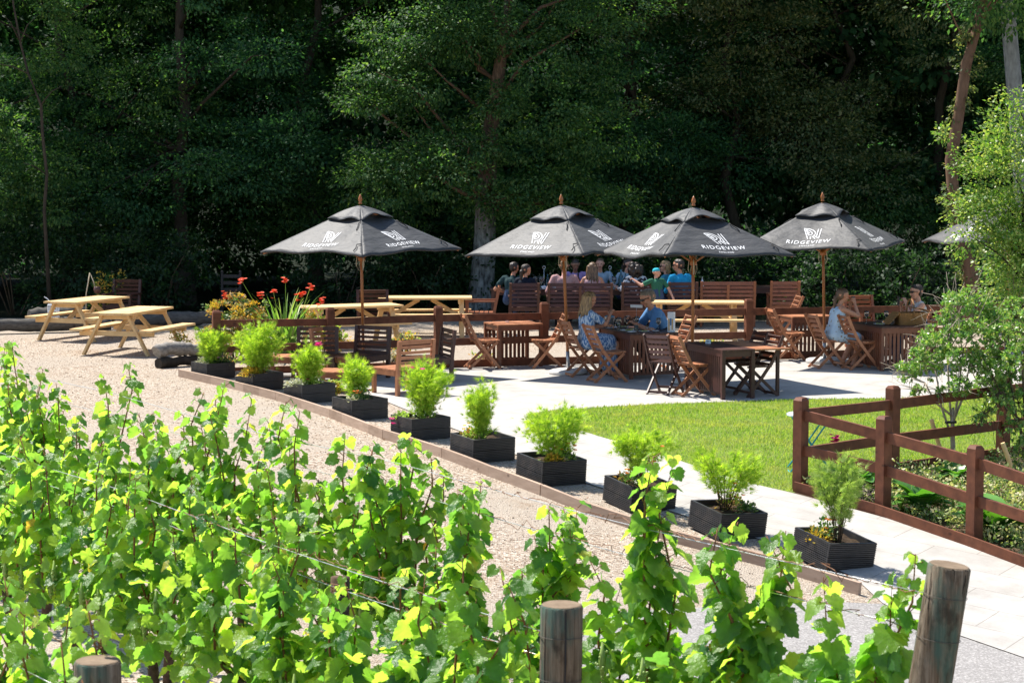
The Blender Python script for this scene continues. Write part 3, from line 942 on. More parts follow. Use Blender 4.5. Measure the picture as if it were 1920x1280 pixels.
def text_mesh(s, size, spacing=1.0):
    cu = bpy.data.curves.new('lettering_curve', 'FONT')
    cu.body = s; cu.size = size; cu.align_x = 'CENTER'; cu.align_y = 'CENTER'; cu.space_character = spacing
    cu.resolution_u = 3; cu.offset = 0.0005 * size / 0.1
    o = bpy.data.objects.new('lettering_tmp', cu); C.objects.link(o)
    dg = bpy.context.evaluated_depsgraph_get()
    me = bpy.data.meshes.new_from_object(o.evaluated_get(dg))
    vs = [v.co.copy() for v in me.vertices]; fs = [tuple(p.vertices) for p in me.polygons]
    bpy.data.objects.remove(o); bpy.data.meshes.remove(me); bpy.data.curves.remove(cu)
    return vs, fs

def stroke2d(pts, w):
    """flat ribbon along a 2-D polyline"""
    vs = []; fs = []
    for i, p in enumerate(pts):
        a = Vector(pts[max(i - 1, 0)]); b = Vector(pts[min(i + 1, len(pts) - 1)])
        d = (b - a).normalized(); n = Vector((-d.y, d.x)) * (w / 2)
        p = Vector(p); vs += [p + n, p - n]
    for i in range(len(pts) - 1):
        fs.append((2 * i, 2 * i + 1, 2 * i + 3, 2 * i + 2))
    return [Vector((v.x, v.y, 0)) for v in vs], fs

def emblem(size):
    def q(x, y): return ((x - 478) / 315 * size, (702 - y) / 315 * size)
    S = [[(296, 556), (440, 852)], [(296, 556), (400, 556), (470, 580), (530, 630), (556, 680), (552, 712), (528, 744), (600, 800), (662, 852)],
         [(335, 585), (405, 600), (460, 632), (492, 672), (488, 706), (455, 732), (412, 716)], [(345, 585), (432, 742)], [(392, 640), (440, 680)],
         [(470, 768), (494, 856)], [(500, 762), (592, 856)], [(582, 556), (598, 784)], [(640, 552), (656, 846)]]
    out = []
    for s in S:
        out.append(stroke2d([q(*p) for p in s], size * 0.052))
    return out

def canopy_pt(S, rim, apex, side, a, h, sag=0.05):
    """point on a canopy panel: a in -1..1 across, h 0 (apex) to 1 (rim)"""
    half = S / 2
    inn = 1 - 0.045 * (1 - a * a) * h ** 3                  # rim pulled in between the corners
    x = half * h * inn; y = half * h * a
    z = apex + (rim - apex) * h
    z -= sag * math.sin(math.pi * h) * (1 - a * a) * 1.0     # cloth hollow between the ribs
    z -= 0.035 * (abs(a) ** 6) * h ** 2
    c, s_ = math.cos(side * math.pi / 2), math.sin(side * math.pi / 2)
    return Vector((c * x - s_ * y, s_ * x + c * y, z))

def make_parasol(sd=0):
    pr = random.Random(sd * 17 + 3)
    S, rim, apex = 2.25, 2.0, 2.68
    ph = [pr.uniform(0, 6.28) for _ in range(12)]; sg = [pr.uniform(0.0, 0.06) for _ in range(4)]
    def wav(side, a, h):                                      # slack cloth: hollows, creases towards the corners, a loose hem
        return (0.016 * math.sin(5 * a + ph[side] + 4 * h) * h * (1 - a * a) + 0.009 * h ** 4 * math.sin(5 * a + ph[4 + side])
                + 0.009 * h ** 2 * math.sin(17 * a + ph[8 + side] + 5 * h) * a * a - sg[side] * h ** 3 * (1 - a * a))
    root = thing('parasol', None, 'parasol')
    mb = MB(); mb.tube([(0, 0, 0.05), (0, 0, 2.68)], 0.024, 12); mb.build('pole', M['pole'], root, sm=True)
    mb = MB(); mb.lathe([(0.0, 2.70), (0.028, 2.705), (0.03, 2.72), (0.018, 2.735), (0.035, 2.765), (0.033, 2.79), (0.018, 2.83), (0.0, 2.86)], 12)
    mb.build('finial', M['pole'], root, sm=True)
    mb = MB(); mb.lathe([(0.0, 0), (0.30, 0), (0.315, 0.02), (0.31, 0.06), (0.28, 0.075), (0.0, 0.08)], 24); mb.build('base', M['stone'], root, sm=True)
    mb = MB(); mb.tube([(0, 0, 0.075), (0, 0, 0.36)], 0.029, 12); mb.build('base_tube', M['steel'], root, sm=True)
    n, m = 26, 14
    h0 = 0.20
    mb = MB()
    for side in range(4):
        idx = {}
        vs = []
        for i in range(n + 1):
            for j in range(m + 1):
                a = -1 + 2 * i / n; h = h0 + (1 - h0) * j / m
                p = canopy_pt(S, rim, apex, side, a, h)
                p.z += wav(side, a, h)
                vs.append(p)
        fs = []
        for i in range(n):
            for j in range(m):
                k = i * (m + 1) + j
                fs.append((k, k + m + 1, k + m + 2, k + 1))
        b = len(vs)
        for i in range(n + 1):                                # short hem turned under at the rim
            p = vs[i * (m + 1) + m]; vs.append(Vector((p.x * 0.992, p.y * 0.992, p.z - 0.022)))
        for i in range(n):
            fs.append((i * (m + 1) + m, (i + 1) * (m + 1) + m, b + i + 1, b + i))
        mb.add(vs, [tuple(reversed(q)) for q in fs])
    can = mb.build('canopy', M['canvas'], root, sm=True)
    so = can.modifiers.new('thickness', 'SOLIDIFY'); so.thickness = 0.004; so.offset = -1
    # raised vent with billowing edges
    mb = MB()
    for side in range(4):
        vs = []; fs = []; nn, mm = 14, 6
        for i in range(nn + 1):
            for j in range(mm + 1):
                a = -1 + 2 * i / nn; h = 0.03 + 0.30 * j / mm
                p = canopy_pt(S, rim, apex + 0.018, side, a, h, 0.0)
                t = j / mm
                p.z += 0.06 * t ** 2 * (1 - a * a) * (1.3 if side % 2 else 0.25) + 0.022 * math.sin(math.pi * min(1, t * 0.95)) + 0.02 * t * math.sin(4.5 * a + 3 * side)
                vs.append(p)
        for i in range(nn):
            for j in range(mm):
                k = i * (mm + 1) + j
                fs.append((k + 1, k + mm + 2, k + mm + 1, k))
        mb.add(vs, fs)
    v = mb.build('vent_cap', M['canvas'], root, sm=True)
    so = v.modifiers.new('thickness', 'SOLIDIFY'); so.thickness = 0.004; so.offset = -1
    for k in range(4):
        a = k * math.pi / 2 + math.pi / 4
        L = S / 2 * math.sqrt(2) * 0.97
        e = Vector((math.cos(a) * L, math.sin(a) * L, rim - 0.055))
        t0 = Vector((math.cos(a) * 0.05, math.sin(a) * 0.05, apex - 0.055))
        mb = MB(); mb.bar(t0, e, 0.018, 0.03); rb = mb.build('rib', M['pole'], root)
        mid = t0.lerp(e, 0.46); mb = MB(); mb.bar((math.cos(a) * 0.04, math.sin(a) * 0.04, 1.86), mid - Vector((0, 0, 0.02)), 0.016, 0.024)
        mb.build('strut', M['pole'], rb)
    mb = MB(); mb.lathe([(0.025, 1.80), (0.055, 1.81), (0.055, 1.88), (0.025, 1.89)], 12); mb.build('hub', M['pole'], root, sm=True)
    mb = MB()
    for a in (0.3, 2.2, 4.3):
        mb.tube([(0.035 * math.cos(a), 0.035 * math.sin(a), 2.0), (0.07 * math.cos(a), 0.07 * math.sin(a), 1.88), (0.085 * math.cos(a), 0.085 * math.sin(a), 1.74), (0.05 * math.cos(a), 0.05 * math.sin(a), 1.66), (0.03 * math.cos(a), 0.03 * math.sin(a), 1.78), (0.026, 0, 1.9)], 0.007, 5)
    mb.build('rope', M['rope'], root, sm=True)
    for side in range(4):                                     # black closing ties on the corner seams
        for h, dx in ((0.36, 0.05), (0.80, 0.09)):
            p = canopy_pt(S, rim, apex, side, 0.97, h) + Vector((0, 0, 0.012))
            q1 = canopy_pt(S, rim, apex, side, 0.86, h + 0.04) + Vector((0, 0, 0.03)); q2 = canopy_pt(S, rim, apex, side, 0.80, min(1.0, h + 0.16)) + Vector((0, 0, 0.014))
            mb = MB(); mb.tube([p, q1, p.lerp(q2, 0.7) + Vector((0, 0, 0.012)), q2], 0.008, 5)
            mb.build('tie', M['black_tape'], can, sm=True)
    # printing on every panel
    t1 = text_mesh('RIDGEVIEW', 0.120, 1.24); t2 = text_mesh('ENGLAND', 0.046, 1.3)
    for side in range(4):
        mb = MB(); sl = math.hypot(S / 2, apex - rim)
        def put(vs, fs, oy):
            out = []
            for p in vs:
                h = (0.80 * sl - (p.y * 1.18 + oy)) / sl
                a = p.x / (S / 2 * h)
                q = canopy_pt(S, rim, apex, side, a, h)
                q.z += wav(side, a, h)
                nrm = Vector((apex - rim, 0, S / 2)).normalized()
                c, s_ = math.cos(side * math.pi / 2), math.sin(side * math.pi / 2)
                out.append(q + Vector((c * nrm.x, s_ * nrm.x, nrm.z)) * 0.007)
            mb.add(out, fs)
        put(*t1, -0.04); put(*t2, -0.16)
        for vs, fs in emblem(0.265): put(vs, fs, 0.225)
        mb.build('lettering', M['print'], can)
    return root

pl = [((682, 703), 50, 'leftmost black parasol, standing over the slatted lounge seats'),
      ((1066, 702), 55, 'black parasol over the couple in blue, second from the left'),
      ((1298, 720), 24.6, 'black parasol nearest the viewer, in front of the pine bench table'),
      ((1546, 681), 66.5, 'black parasol over the woman in the pale blue sundress'),
      ((1886, 668), 14, 'black parasol half hidden behind the bright young tree at the right edge')]
for (px, py), az, lab in pl:
    p = G(px, py); p.z += 0.012
    o = place(make_parasol(int(px)), [False], p, R(az), lab, 'parasol', 'black printed parasols on the terrace')
    o.rotation_euler.x = R(random.uniform(-2.2, 2.2)); o.rotation_euler.y = R(random.uniform(-2.2, 2.2))

# ------------------------------------------------------------------ wooden furniture
def folding_chair(mat):
    """sitter faces +X; crossed legs, curved back uprights, slatted back and seat"""
    root = thing('folding_chair', None, 'chair')
    for s in (-1, 1):
        y = s * 0.19
        mb = MB()
        P = [(-0.33, y, 0.88), (-0.25, y, 0.70), (-0.15, y, 0.50), (0.04, y, 0.25), (0.25, y, 0.0)]
        for a, b in zip(P, P[1:]): mb.bar(a, Vector(b) + (Vector(b) - Vector(a)).normalized() * 0.006, 0.022, 0.045, (1, 0, 0.6))
        mb.build('leg', mat, root)
        y = s * 0.163
        mb = MB(); mb.bar((0.21, y, 0.435), (-0.27, y, 0.0), 0.022, 0.042, (1, 0, 0.6)); mb.build('leg', mat, root)
    mb = MB()
    for k in range(5):
        z = 0.845 - k * 0.077; t = (0.88 - z) / 0.38
        x = -0.315 + 0.18 * t
        mb.bar((x, -0.178, z), (x, 0.178, z), 0.014, 0.05, (0.42, 0, 1))
    mb.build('backrest', mat, root)
    mb = MB()
    for k in range(7):
        x = -0.15 + k * 0.062
        mb.bar((x, -0.172, 0.452 + 0.01 * abs(k - 3) / 3), (x, 0.172, 0.452 + 0.01 * abs(k - 3) / 3), 0.052, 0.018)
    for s in (-1, 1): mb.bar((-0.17, s * 0.14, 0.432), (0.23, s * 0.14, 0.432), 0.02, 0.022)
    mb.build('seat', mat, root)
    mb = MB(); mb.bar((0.20, -0.178, 0.065), (0.20, 0.178, 0.065), 0.02, 0.035); mb.build('stretcher', mat, root)
    mb = MB(); mb.bar((-0.235, -0.15, 0.035), (-0.235, 0.15, 0.035), 0.02, 0.035); mb.build('stretcher', mat, root)
    return root

def armchair(mat, w=0.62, mid=False, slats=6):
    """garden armchair or bench, sitter faces +X"""
    root = thing('garden_armchair', None, 'chair')
    for s in (-1, 1):
        y = s * (w / 2 - 0.03)
        mb = MB(); mb.bar((-0.25, y, 0), (-0.27, y, 0.42), 0.05, 0.055, (1, 0, 0)); mb.bar((-0.27, y, 0.42), (-0.37, y, 0.93), 0.05, 0.055, (1, 0, 0)); mb.build('leg', mat, root)
        mb = MB(); mb.bar((0.26, y, 0), (0.26, y, 0.635), 0.05, 0.055, (1, 0, 0)); mb.build('leg', mat, root)
        mb = MB(); mb.bar((-0.33, y, 0.65), (0.30, y, 0.65), 0.075, 0.028); mb.build('armrest', mat, root)
    mb = MB(); n = slats
    for k in range(n):
        z = 0.89 - k * 0.082; x = -0.27 - 0.10 * (z - 0.42) / 0.51
        mb.bar((x, -w / 2 + 0.056, z), (x, w / 2 - 0.056, z), 0.02, 0.058 if k else 0.075, (0.2, 0, 1))
    if mid: mb.bar((-0.30, 0, 0.42), (-0.385, 0, 0.87), 0.055, 0.018, (1, 0, 0))
    mb.build('backrest', mat, root)
    mb = MB()
    for k in range(6): mb.bar((-0.21 + k * 0.092, -w / 2 + 0.056, 0.425), (-0.21 + k * 0.092, w / 2 - 0.056, 0.425), 0.075, 0.022)
    for x in (-0.235, 0.26): mb.bar((x, -w / 2 + 0.056, 0.385), (x, w / 2 - 0.056, 0.385), 0.024, 0.055)
    mb.build('seat', mat, root)
    return root

def lounge_seat(mat, w=0.66):
    """low slatted seat without arms, sitter faces +X"""
    root = thing('lounge_chair', None, 'chair')
    for s in (-1, 1):
        y = s * (w / 2 - 0.03)
        mb = MB(); mb.bar((-0.30, y, 0), (-0.31, y, 0.36), 0.055, 0.06, (1, 0, 0)); mb.bar((-0.31, y, 0.36), (-0.36, y, 0.80), 0.055, 0.05, (1, 0, 0)); mb.build('leg', mat, root)
        mb = MB(); mb.bar((0.30, y, 0), (0.30, y, 0.33), 0.055, 0.055, (1, 0, 0)); mb.build('leg', mat, root)
    mb = MB()
    for k in range(6):
        z = 0.77 - k * 0.075; x = -0.312 - 0.05 * (z - 0.36) / 0.44
        mb.bar((x, -w / 2 + 0.058, z), (x, w / 2 - 0.058, z), 0.018, 0.042 if k else 0.06)
    mb.build('backrest', mat, root)
    mb = MB()
    for k in range(8): mb.bar((-0.25 + k * 0.084, -w / 2, 0.368), (-0.25 + k * 0.084, w / 2, 0.368), 0.074, 0.022)
    for s in (-1, 1): mb.bar((-0.27, s * (w / 2 - 0.012), 0.32), (0.33, s * (w / 2 - 0.012), 0.32), 0.022, 0.07)
    mb.bar((0.332, -w / 2, 0.32), (0.332, w / 2, 0.32), 0.022, 0.07)
    mb.build('seat', mat, root)
    return root

def gate_table(mat, lx, ly, h=0.71, panel=('x0',), leaf=0.0, top=None):
    """slatted gateleg table; lx along X, ly along Y; panel names the sides closed by hanging slats"""
    root = thing('gateleg_table', None, 'table')
    mb = MB(); n = max(3, round(lx / 0.085)); w = lx / n
    for k in range(n):
        mb.box((-lx / 2 + w * (k + 0.5), 0, h - 0.011), (w - 0.006, ly, 0.022))
    mb.build('tabletop', top or mat, root)
    if leaf:
        mb = MB(); m_ = max(2, round(leaf / 0.085)); w = leaf / m_
        for k in range(m_): mb.box((lx / 2 + 0.006 + w * (k + 0.5), 0, h - 0.013), (w - 0.006, ly, 0.022))
        mb.build('leaf', M['teak'], root)
        for s in (-1, 1):
            mb = MB(); mb.bar((lx / 2 + leaf - 0.09, s * (ly / 2 - 0.22), 0), (lx / 2 + leaf - 0.09, s * (ly / 2 - 0.22), h - 0.026), 0.045, 0.045, (1, 0, 0)); mb.build('leg', mat, root)
    for sx in (-1, 1):
        for sy in (-1, 1):
            mb = MB(); mb.box((sx * (lx / 2 - 0.03), sy * (ly / 2 - 0.03), (h - 0.024) / 2), (0.055, 0.055, h - 0.024)); mb.build('leg', mat, root)
    mb = MB()
    for sx in (-1, 1): mb.box((sx * (lx / 2 - 0.026), 0, h - 0.066), (0.022, ly - 0.118, 0.08))
    for sy in (-1, 1): mb.box((0, sy * (ly / 2 - 0.026), h - 0.066), (lx - 0.118, 0.022, 0.08))
    mb.build('apron', mat, root)
    for p in panel:
        mb = MB(); L = ly if p[0] == 'x' else lx
        s = -1 if p[1] == '0' else 1
        m_ = max(3, int((L - 0.13) / 0.068)); st = (L - 0.13) / m_
        for k in range(m_):
            c = -L / 2 + 0.065 + st * (k + 0.5)
            if p[0] == 'x': mb.box((s * (lx / 2 - 0.026), c, (h + 0.02) / 2 - 0.02), (0.016, st - 0.027, h - 0.19))
            else: mb.box((c, s * (ly / 2 - 0.026), (h + 0.02) / 2 - 0.02), (st - 0.027, 0.016, h - 0.19))
        for z in (0.08, h - 0.125):
            if p[0] == 'x': mb.box((s * (lx / 2 - 0.044), 0, z), (0.018, ly - 0.12, 0.055))
            else: mb.box((0, s * (ly / 2 - 0.044), z), (lx - 0.12, 0.018, 0.055))
        mb.build('slat_panel', mat, root)
    return root

def picnic_table(L=1.8):
    """A-frame table with attached benches, long axis X"""
    root = thing('picnic_table', None, 'picnic table'); mt = M['pine']
    mb = MB()
    for k in range(5): mb.box((0, -0.292 + k * 0.146, 0.735), (L, 0.138, 0.038))
    mb.build('tabletop', mt, root)
    for s in (-1, 1):
        mb = MB()
        for k in range(2): mb.box((0, s * (0.60 + k * 0.128), 0.445), (L, 0.12, 0.038))
        mb.build('bench', mt, root)
        x = s * (L / 2 - 0.22)
        for t in (-1, 1):
            mb = MB(); mb.bar((x + s * 0.022, t * 0.62, 0.0), (x + s * 0.022, t * 0.24, 0.714), 0.042, 0.09, (1, 0, 0)); 
            o = mb.build('leg', mt, root)
            for fz in (0.6, 0.93):
                b2 = MB(); p = Vector((x + s * 0.046, t * 0.62, 0)).lerp(Vector((x + s * 0.046, t * 0.24, 0.714)), fz); b2.ball(p, 0.013, 6); b2.build('bolt', M['steel'], o)
        mb = MB(); mb.box((x - s * 0.022, 0, 0.382), (0.042, 1.42, 0.088)); mb.build('crossbeam', mt, root)
        mb = MB(); mb.box((x - s * 0.022, 0, 0.672), (0.042, 0.66, 0.085)); mb.build('top_batten', mt, root)
        mb = MB(); mb.bar((x - s * 0.05, 0, 0.40), (s * 0.12, 0, 0.70), 0.042, 0.075); mb.build('brace', mt, root)
    return root

def at(x, y, dz=0.0):
    return Vector((x, y, gzf(x, y) + dz))
PV = 0.014
# pine picnic tables
pt = picnic_table(); u = [False]
GR = 'pine picnic tables on the gravel'
place(pt, u, at(-6.72, 37.75), R(74), 'sunlit pine picnic table standing on open gravel, nearest the silver log', 'picnic table', GR)
place(pt, u, at(-8.1, 40.6), R(67), 'pine picnic table at the back left, in front of the shaded logs', 'picnic table', GR)
place(pt, u, at(-2.95, 38.9), R(24), 'pine picnic table behind the rail fence, right of the red flowers', 'picnic table', GR)
place(pt, u, at(-1.68, 41.2), R(2), 'pine picnic table seen side on, left of the pale tree trunk', 'picnic table', GR)
place(pt, u, at(3.45, 39.9), R(-3), 'pine picnic table behind the man in the blue shirt', 'picnic table', GR)

# terrace dining tables and folding chairs
tables = []
def table(lab, x, y, rz, **k):
    o = gate_table(**k); o.location = at(x, y, PV); o.rotation_euler = (0, 0, R(rz))
    tag(o, lab, 'table', 'slatted gateleg tables on the terrace'); tables.append(o); return o
table('small empty slatted table between two facing folding chairs, by the fence', 0.02, 35.2, 22, mat=M['brown'], lx=0.80, ly=0.66, panel=('y1',), top=M['teak'])
T2 = table('dark slatted table crowded with glasses and plates between the couple', 2.0, 33.75, 20, mat=M['brown'], lx=0.82, ly=1.30, panel=('x0', 'y0'), top=M['dark_wood'])
T3 = table('dark table with its right leaf raised, nearest the lawn', 3.02, 30.95, 19, mat=M['dark_wood'], lx=0.52, ly=1.34, panel=('x0', 'y1'), leaf=0.55, top=M['dark_wood'])
table('reddish slatted table beside the woman in the sundress, against the fence', 5.1, 36.9, 16, mat=M['brown'], lx=0.80, ly=0.66, panel=('y0',), top=M['teak'])
T5 = table('dark slatted table carrying the wicker picnic basket', 6.25, 34.95, 18, mat=M['brown'], lx=1.0, ly=1.15, panel=('x0', 'y0'), top=M['dark_wood'])

fc = folding_chair(M['teak']); fu = [False]
fd = folding_chair(M['dark_wood']); fdu = [False]  # dark copy of the same chair: backlit shade put into the wood colour
FG = 'brown folding chairs on the terrace'
for px, py, rz, lab, dk in (
    (905, 691, 14, 'empty folding chair left of the small empty table, facing right', 0),
    (1024, 690, 188, 'empty folding chair right of the small empty table, facing left', 0),
    (1092, 706, 22, 'folding chair under the woman in the long blue dress', 0),
    (1138, 716, 20, 'empty folding chair in front of the woman in the long blue dress', 0),
    (1262, 694, 200, 'folding chair under the man in the blue shirt', 0),
    (1246, 738, 62, 'empty folding chair with its back to the viewer, between the two dark tables', 1),
    (1300, 742, 22, 'empty folding chair left of the dark table nearest the lawn', 0),
    (1392, 735, 205, 'dark folding chair pushed under the raised leaf, further from the lawn', 1),
    (1418, 743, 203, 'dark folding chair pushed under the raised leaf, closer to the lawn', 1),
    (1476, 676, 14, 'empty folding chair facing the reddish table by the fence', 0),
    (1552, 690, 20, 'folding chair under the woman in the pale blue sundress', 0),
    (1614, 693, 16, 'empty folding chair in front of the basket table', 0),
    (1722, 682, 196, 'folding chair under the woman in sunglasses at the right', 0)):
    p = G(px, py); p.z += PV
    place(fd if dk else fc, fdu if dk else fu, p, R(rz), lab, 'folding chair', FG)

# lounge corner
ls = lounge_seat(M['dark_wood']); lu = [False]  # dark copy of the same seat: backlit fronts painted as darker wood
lr = lounge_seat(M['teak']); lru = [False]
LG = 'low slatted lounge chairs at the left of the terrace'
p = G(591, 714); p.z += PV; place(ls, lu, p, R(-92), 'dark slatted lounge chair facing the viewer behind the third planter', 'lounge chair', LG)
p = G(678, 711); p.z += PV; place(ls, lu, p, R(-118), 'dark slatted lounge chair turned to the right of its twin, behind the fourth planter', 'lounge chair', LG)
p = G(640, 712); p.z += PV; place(lr, lru, p, R(-28), 'reddish lounge chair seen edge on between the two dark lounge chairs', 'lounge chair', LG)
p = G(755, 738); p.z += PV; place(lr, lru, p, R(128), 'reddish lounge chair with its slatted back to the viewer, behind the fifth planter', 'lounge chair', LG)
p = G(800, 716); p.z += PV; place(ls, lu, p, R(200), 'dark lounge chair half hidden behind the reddish one with its back to the viewer', 'lounge chair', LG)
def low_table(lab, px, py, rz, w=0.6, d=0.6, h=0.32):
    root = thing('coffee_table', lab, 'coffee table', G(px, py) + Vector((0, 0, PV)), R(rz))
    mb = MB()
    for k in range(7): mb.box((-w / 2 + w / 7 * (k + .5), 0, h - 0.011), (w / 7 - 0.006, d, 0.022))
    mb.build('tabletop', M['teak'], root)
    for sx in (-1, 1):
        for sy in (-1, 1):
            mb = MB(); mb.box((sx * (w / 2 - 0.03), sy * (d / 2 - 0.03), (h - 0.024) / 2), (0.055, 0.055, h - 0.024)); mb.build('leg', M['red_wood'], root)
    mb = MB()
    for s in (-1, 1):
        mb.box((s * (w / 2 - 0.02), 0, h - 0.06), (0.02, d - 0.12, 0.07)); mb.box((0, s * (d / 2 - 0.02), h - 0.06), (w - 0.12, 0.02, 0.07))
    mb.build('apron', M['red_wood'], root)
low_table('low reddish slatted table behind the second planter', 535, 708, -8, 0.62, 0.62, 0.34)
low_table('low reddish slatted table in front of the lounge chairs', 632, 733, -12, 0.66, 0.6, 0.30)

# furniture on the gravel behind the fence
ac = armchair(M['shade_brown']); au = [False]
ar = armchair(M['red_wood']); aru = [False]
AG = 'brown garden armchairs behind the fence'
for x, y, rz, lab, red in (
    (0.24, 43.0, 92, 'brown armchair under the woman in the navy top, with its back to the viewer', 0),
    (2.52, 43.2, 88, 'brown armchair under the woman in the black and white blouse', 0),
    (3.42, 43.3, 95, 'brown armchair under the man in the bright blue shirt', 0),
    (5.55, 43.6, 90, 'empty reddish armchair with its back to the viewer, right of the empty bench', 1),
    (-0.62, 41.6, 180, 'empty armchair seen side on, in front of the pale tree trunk', 1),
    (-8.0, 43.6, -100, 'empty brown armchair beside the back picnic table at the left', 0),
    (-2.62, 40.2, -84, 'empty dark armchair at the end of the pine table, left of the side-on picnic table', 0),
    (6.45, 38.6, -70, 'empty armchair behind the wicker basket', 1)):
    place(ar if red else ac, aru if red else au, at(x, y), R(rz), lab, 'armchair', AG)
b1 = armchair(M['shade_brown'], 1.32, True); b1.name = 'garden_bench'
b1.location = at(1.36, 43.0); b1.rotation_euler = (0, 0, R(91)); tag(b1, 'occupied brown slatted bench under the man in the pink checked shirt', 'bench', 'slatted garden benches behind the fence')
b2 = armchair(M['red_wood'], 1.14, True); b2.name = 'garden_bench'
b2.location = at(4.38, 43.5); b2.rotation_euler = (0, 0, R(90)); tag(b2, 'empty reddish slatted bench right of the man in the bright blue shirt', 'bench', 'slatted garden benches behind the fence')
p = at(5.05, 39.6); place(fc, fu, p, R(190), 'empty folding chair on the gravel at the right end of the pine table', 'folding chair', FG)
def long_table(lab, x, y, rz, L, w=0.8, h=0.74):
    root = thing('dining_table', lab, 'table', at(x, y), R(rz))
    mb = MB()
    for k in range(6): mb.box((0, -w / 2 + w / 6 * (k + .5), h - 0.014), (L, w / 6 - 0.006, 0.028))
    mb.build('tabletop', M['dark_wood'], root)
    for sx in (-1, 1):
        for sy in (-1, 1):
            mb = MB(); mb.box((sx * (L / 2 - 0.06), sy * (w / 2 - 0.06), (h - 0.03) / 2), (0.07, 0.07, h - 0.03)); mb.build('leg', M['dark_wood'], root)
    mb = MB()
    for s in (-1, 1): mb.box((0, s * (w / 2 - 0.04), h - 0.075), (L - 0.2, 0.024, 0.09))
    mb.build('apron', M['dark_wood'], root)
    return root
LT = long_table('long dark table at which the group of guests sits', 1.75, 44.05, 0, 4.4)
LT2 = long_table('dark empty table in the shade beyond the empty bench', 5.0, 44.6, 0, 1.8)
# dark wooden high backed chair in the shade
root = thing('high_backed_chair', 'dark high backed wooden chair standing in the shade left of the red flowers', 'chair', at(-5.85, 43.9), R(-95))
for s in (-1, 1):
    mb = MB(); mb.bar((-0.25, s * 0.19, 0), (-0.30, s * 0.19, 1.05), 0.045, 0.05, (1, 0, 0)); mb.ball((-0.30, s * 0.19, 1.07), 0.032, 8); mb.build('leg', M['black_tape'], root)
    mb = MB(); mb.bar((0.2, s * 0.19, 0), (0.2, s * 0.19, 0.44), 0.045, 0.045, (1, 0, 0)); mb.build('leg', M['black_tape'], root)
mb = MB(); mb.box((-0.02, 0, 0.45), (0.48, 0.44, 0.03)); mb.build('seat', M['black_tape'], root)
mb = MB()
for z in (0.98, 0.84, 0.70, 0.58): mb.bar((-0.285, -0.168, z), (-0.285, 0.168, z), 0.018, 0.07)
mb.build('backrest', M['black_tape'], root)

# ------------------------------------------------------------------ planters
def planter_mat():
    m, nt, b = new_mat('black_decking')
    v = noise(nt, coords(nt, 'Object', (4, 4, 20)), 2, 5)
    d = noise(nt, coords(nt, 'Object', (1, 1, 1)), 5.5, 6, .7)
    pc = ramp(nt, v, [(0.3, (0.011, 0.011, 0.0125)), (0.75, (0.030, 0.030, 0.033))])
    nt.links.new(mix(nt, ramp(nt, d, [(.54, (0, 0, 0)), (.75, (.45, .45, .45))]), pc, (.13, .105, .085)), b.inputs['Base Color'])
    b.inputs['Roughness'].default_value = 0.5; b.inputs['Specular IOR Level'].default_value = 0.55
    return m
M['planter'] = planter_mat()
M['compost'] = soil_mat('compost', (0.03, 0.02, 0.013), (0.08, 0.055, 0.035))
def make_planter(s=0.55, h=0.27, ribbed=True):
    root = thing('planter_box', None, 'planter')
    for lv in range(2):
        z0 = lv * 0.132 + 0.004; hh = 0.128
        for k in range(4):
            mb = MB()
            prof = [(0.0, 0.0)]
            nr = 7 if ribbed else 2
            outl = []
            for r in range(nr):
                a = hh * r / nr; b = hh * (r + 0.62) / nr; c = hh * (r + 1) / nr
                outl += [(0.028, a), (0.028, b), (0.019, b + 0.001), (0.019, c - 0.001)]
            outl = [(0.0, 0.0)] + outl + [(0.028, hh), (0.0, hh)]
            L = s / 2 - (0.0 if k % 2 == 0 else 0.0285)
            vs = []
            for e in (-L, L):
                for (d, z) in outl: vs.append(Vector((s / 2 - 0.028 + d, e, z0 + z)))
            n = len(outl)
            fs = [(i, (i + 1) % n, n + (i + 1) % n, n + i) for i in range(n)] + [tuple(range(n - 1, -1, -1)), tuple(range(n, 2 * n))]
            rt = Matrix.Rotation(k * math.pi / 2, 3, 'Z')
            mb.add([rt @ q for q in vs], fs)
            mb.build('plank', M['planter'], root)
    mb = MB(); nq = 8; st = (s - 0.06) / nq; vs = []; fs = []
    for i in range(nq + 1):
        for j in range(nq + 1):
            vs.append((-s / 2 + 0.03 + i * st, -s / 2 + 0.03 + j * st, 0.208 + 0.012 * math.sin(i * 2.1) * math.cos(j * 1.7)))
    for i in range(nq):
        for j in range(nq): k = i * (nq + 1) + j; fs.append((k, k + nq + 1, k + nq + 2, k + 1))
    mb.add(vs, fs); mb.build('compost', M['compost'], root)
    return root
pp = make_planter(0.55, 0.30, True); ppu = [False]
# pixel of the corner nearest the viewer, size, plus what grows inside
pdat = [((388, 712), 0.92), ((474, 734), 0.96), ((567, 757), 0.98), ((660, 789), 1.0), ((772, 827), 1.0), ((887, 869), 1.02), ((1016, 914), 1.04), ((1182, 963), 1.03), ((1348, 1016), 1.04), ((1549, 1074), 1.05)]
plab = ['black plank planter farthest away, beside the silver log', 'black plank planter with yellow foliage and pink flowers, second from the silver log',
        'black plank planter with a tall magenta bloom, third from the silver log', 'black plank planter in front of the lounge table, fourth from the silver log',
        'black plank planter with pink petunias trailing over its corner, fifth from the silver log', 'black plank planter with a slender lime plant and bare compost, sixth from the silver log',
        'black planter with orange flowers by the lawn tip, seventh from the silver log', 'black plank planter crossed by a tall vine shoot, third from the road',
        'black ribbed planter with sparse stemmed cosmos, second from the road', 'black ribbed planter nearest the road, beside the rail fence']
PLANT = []
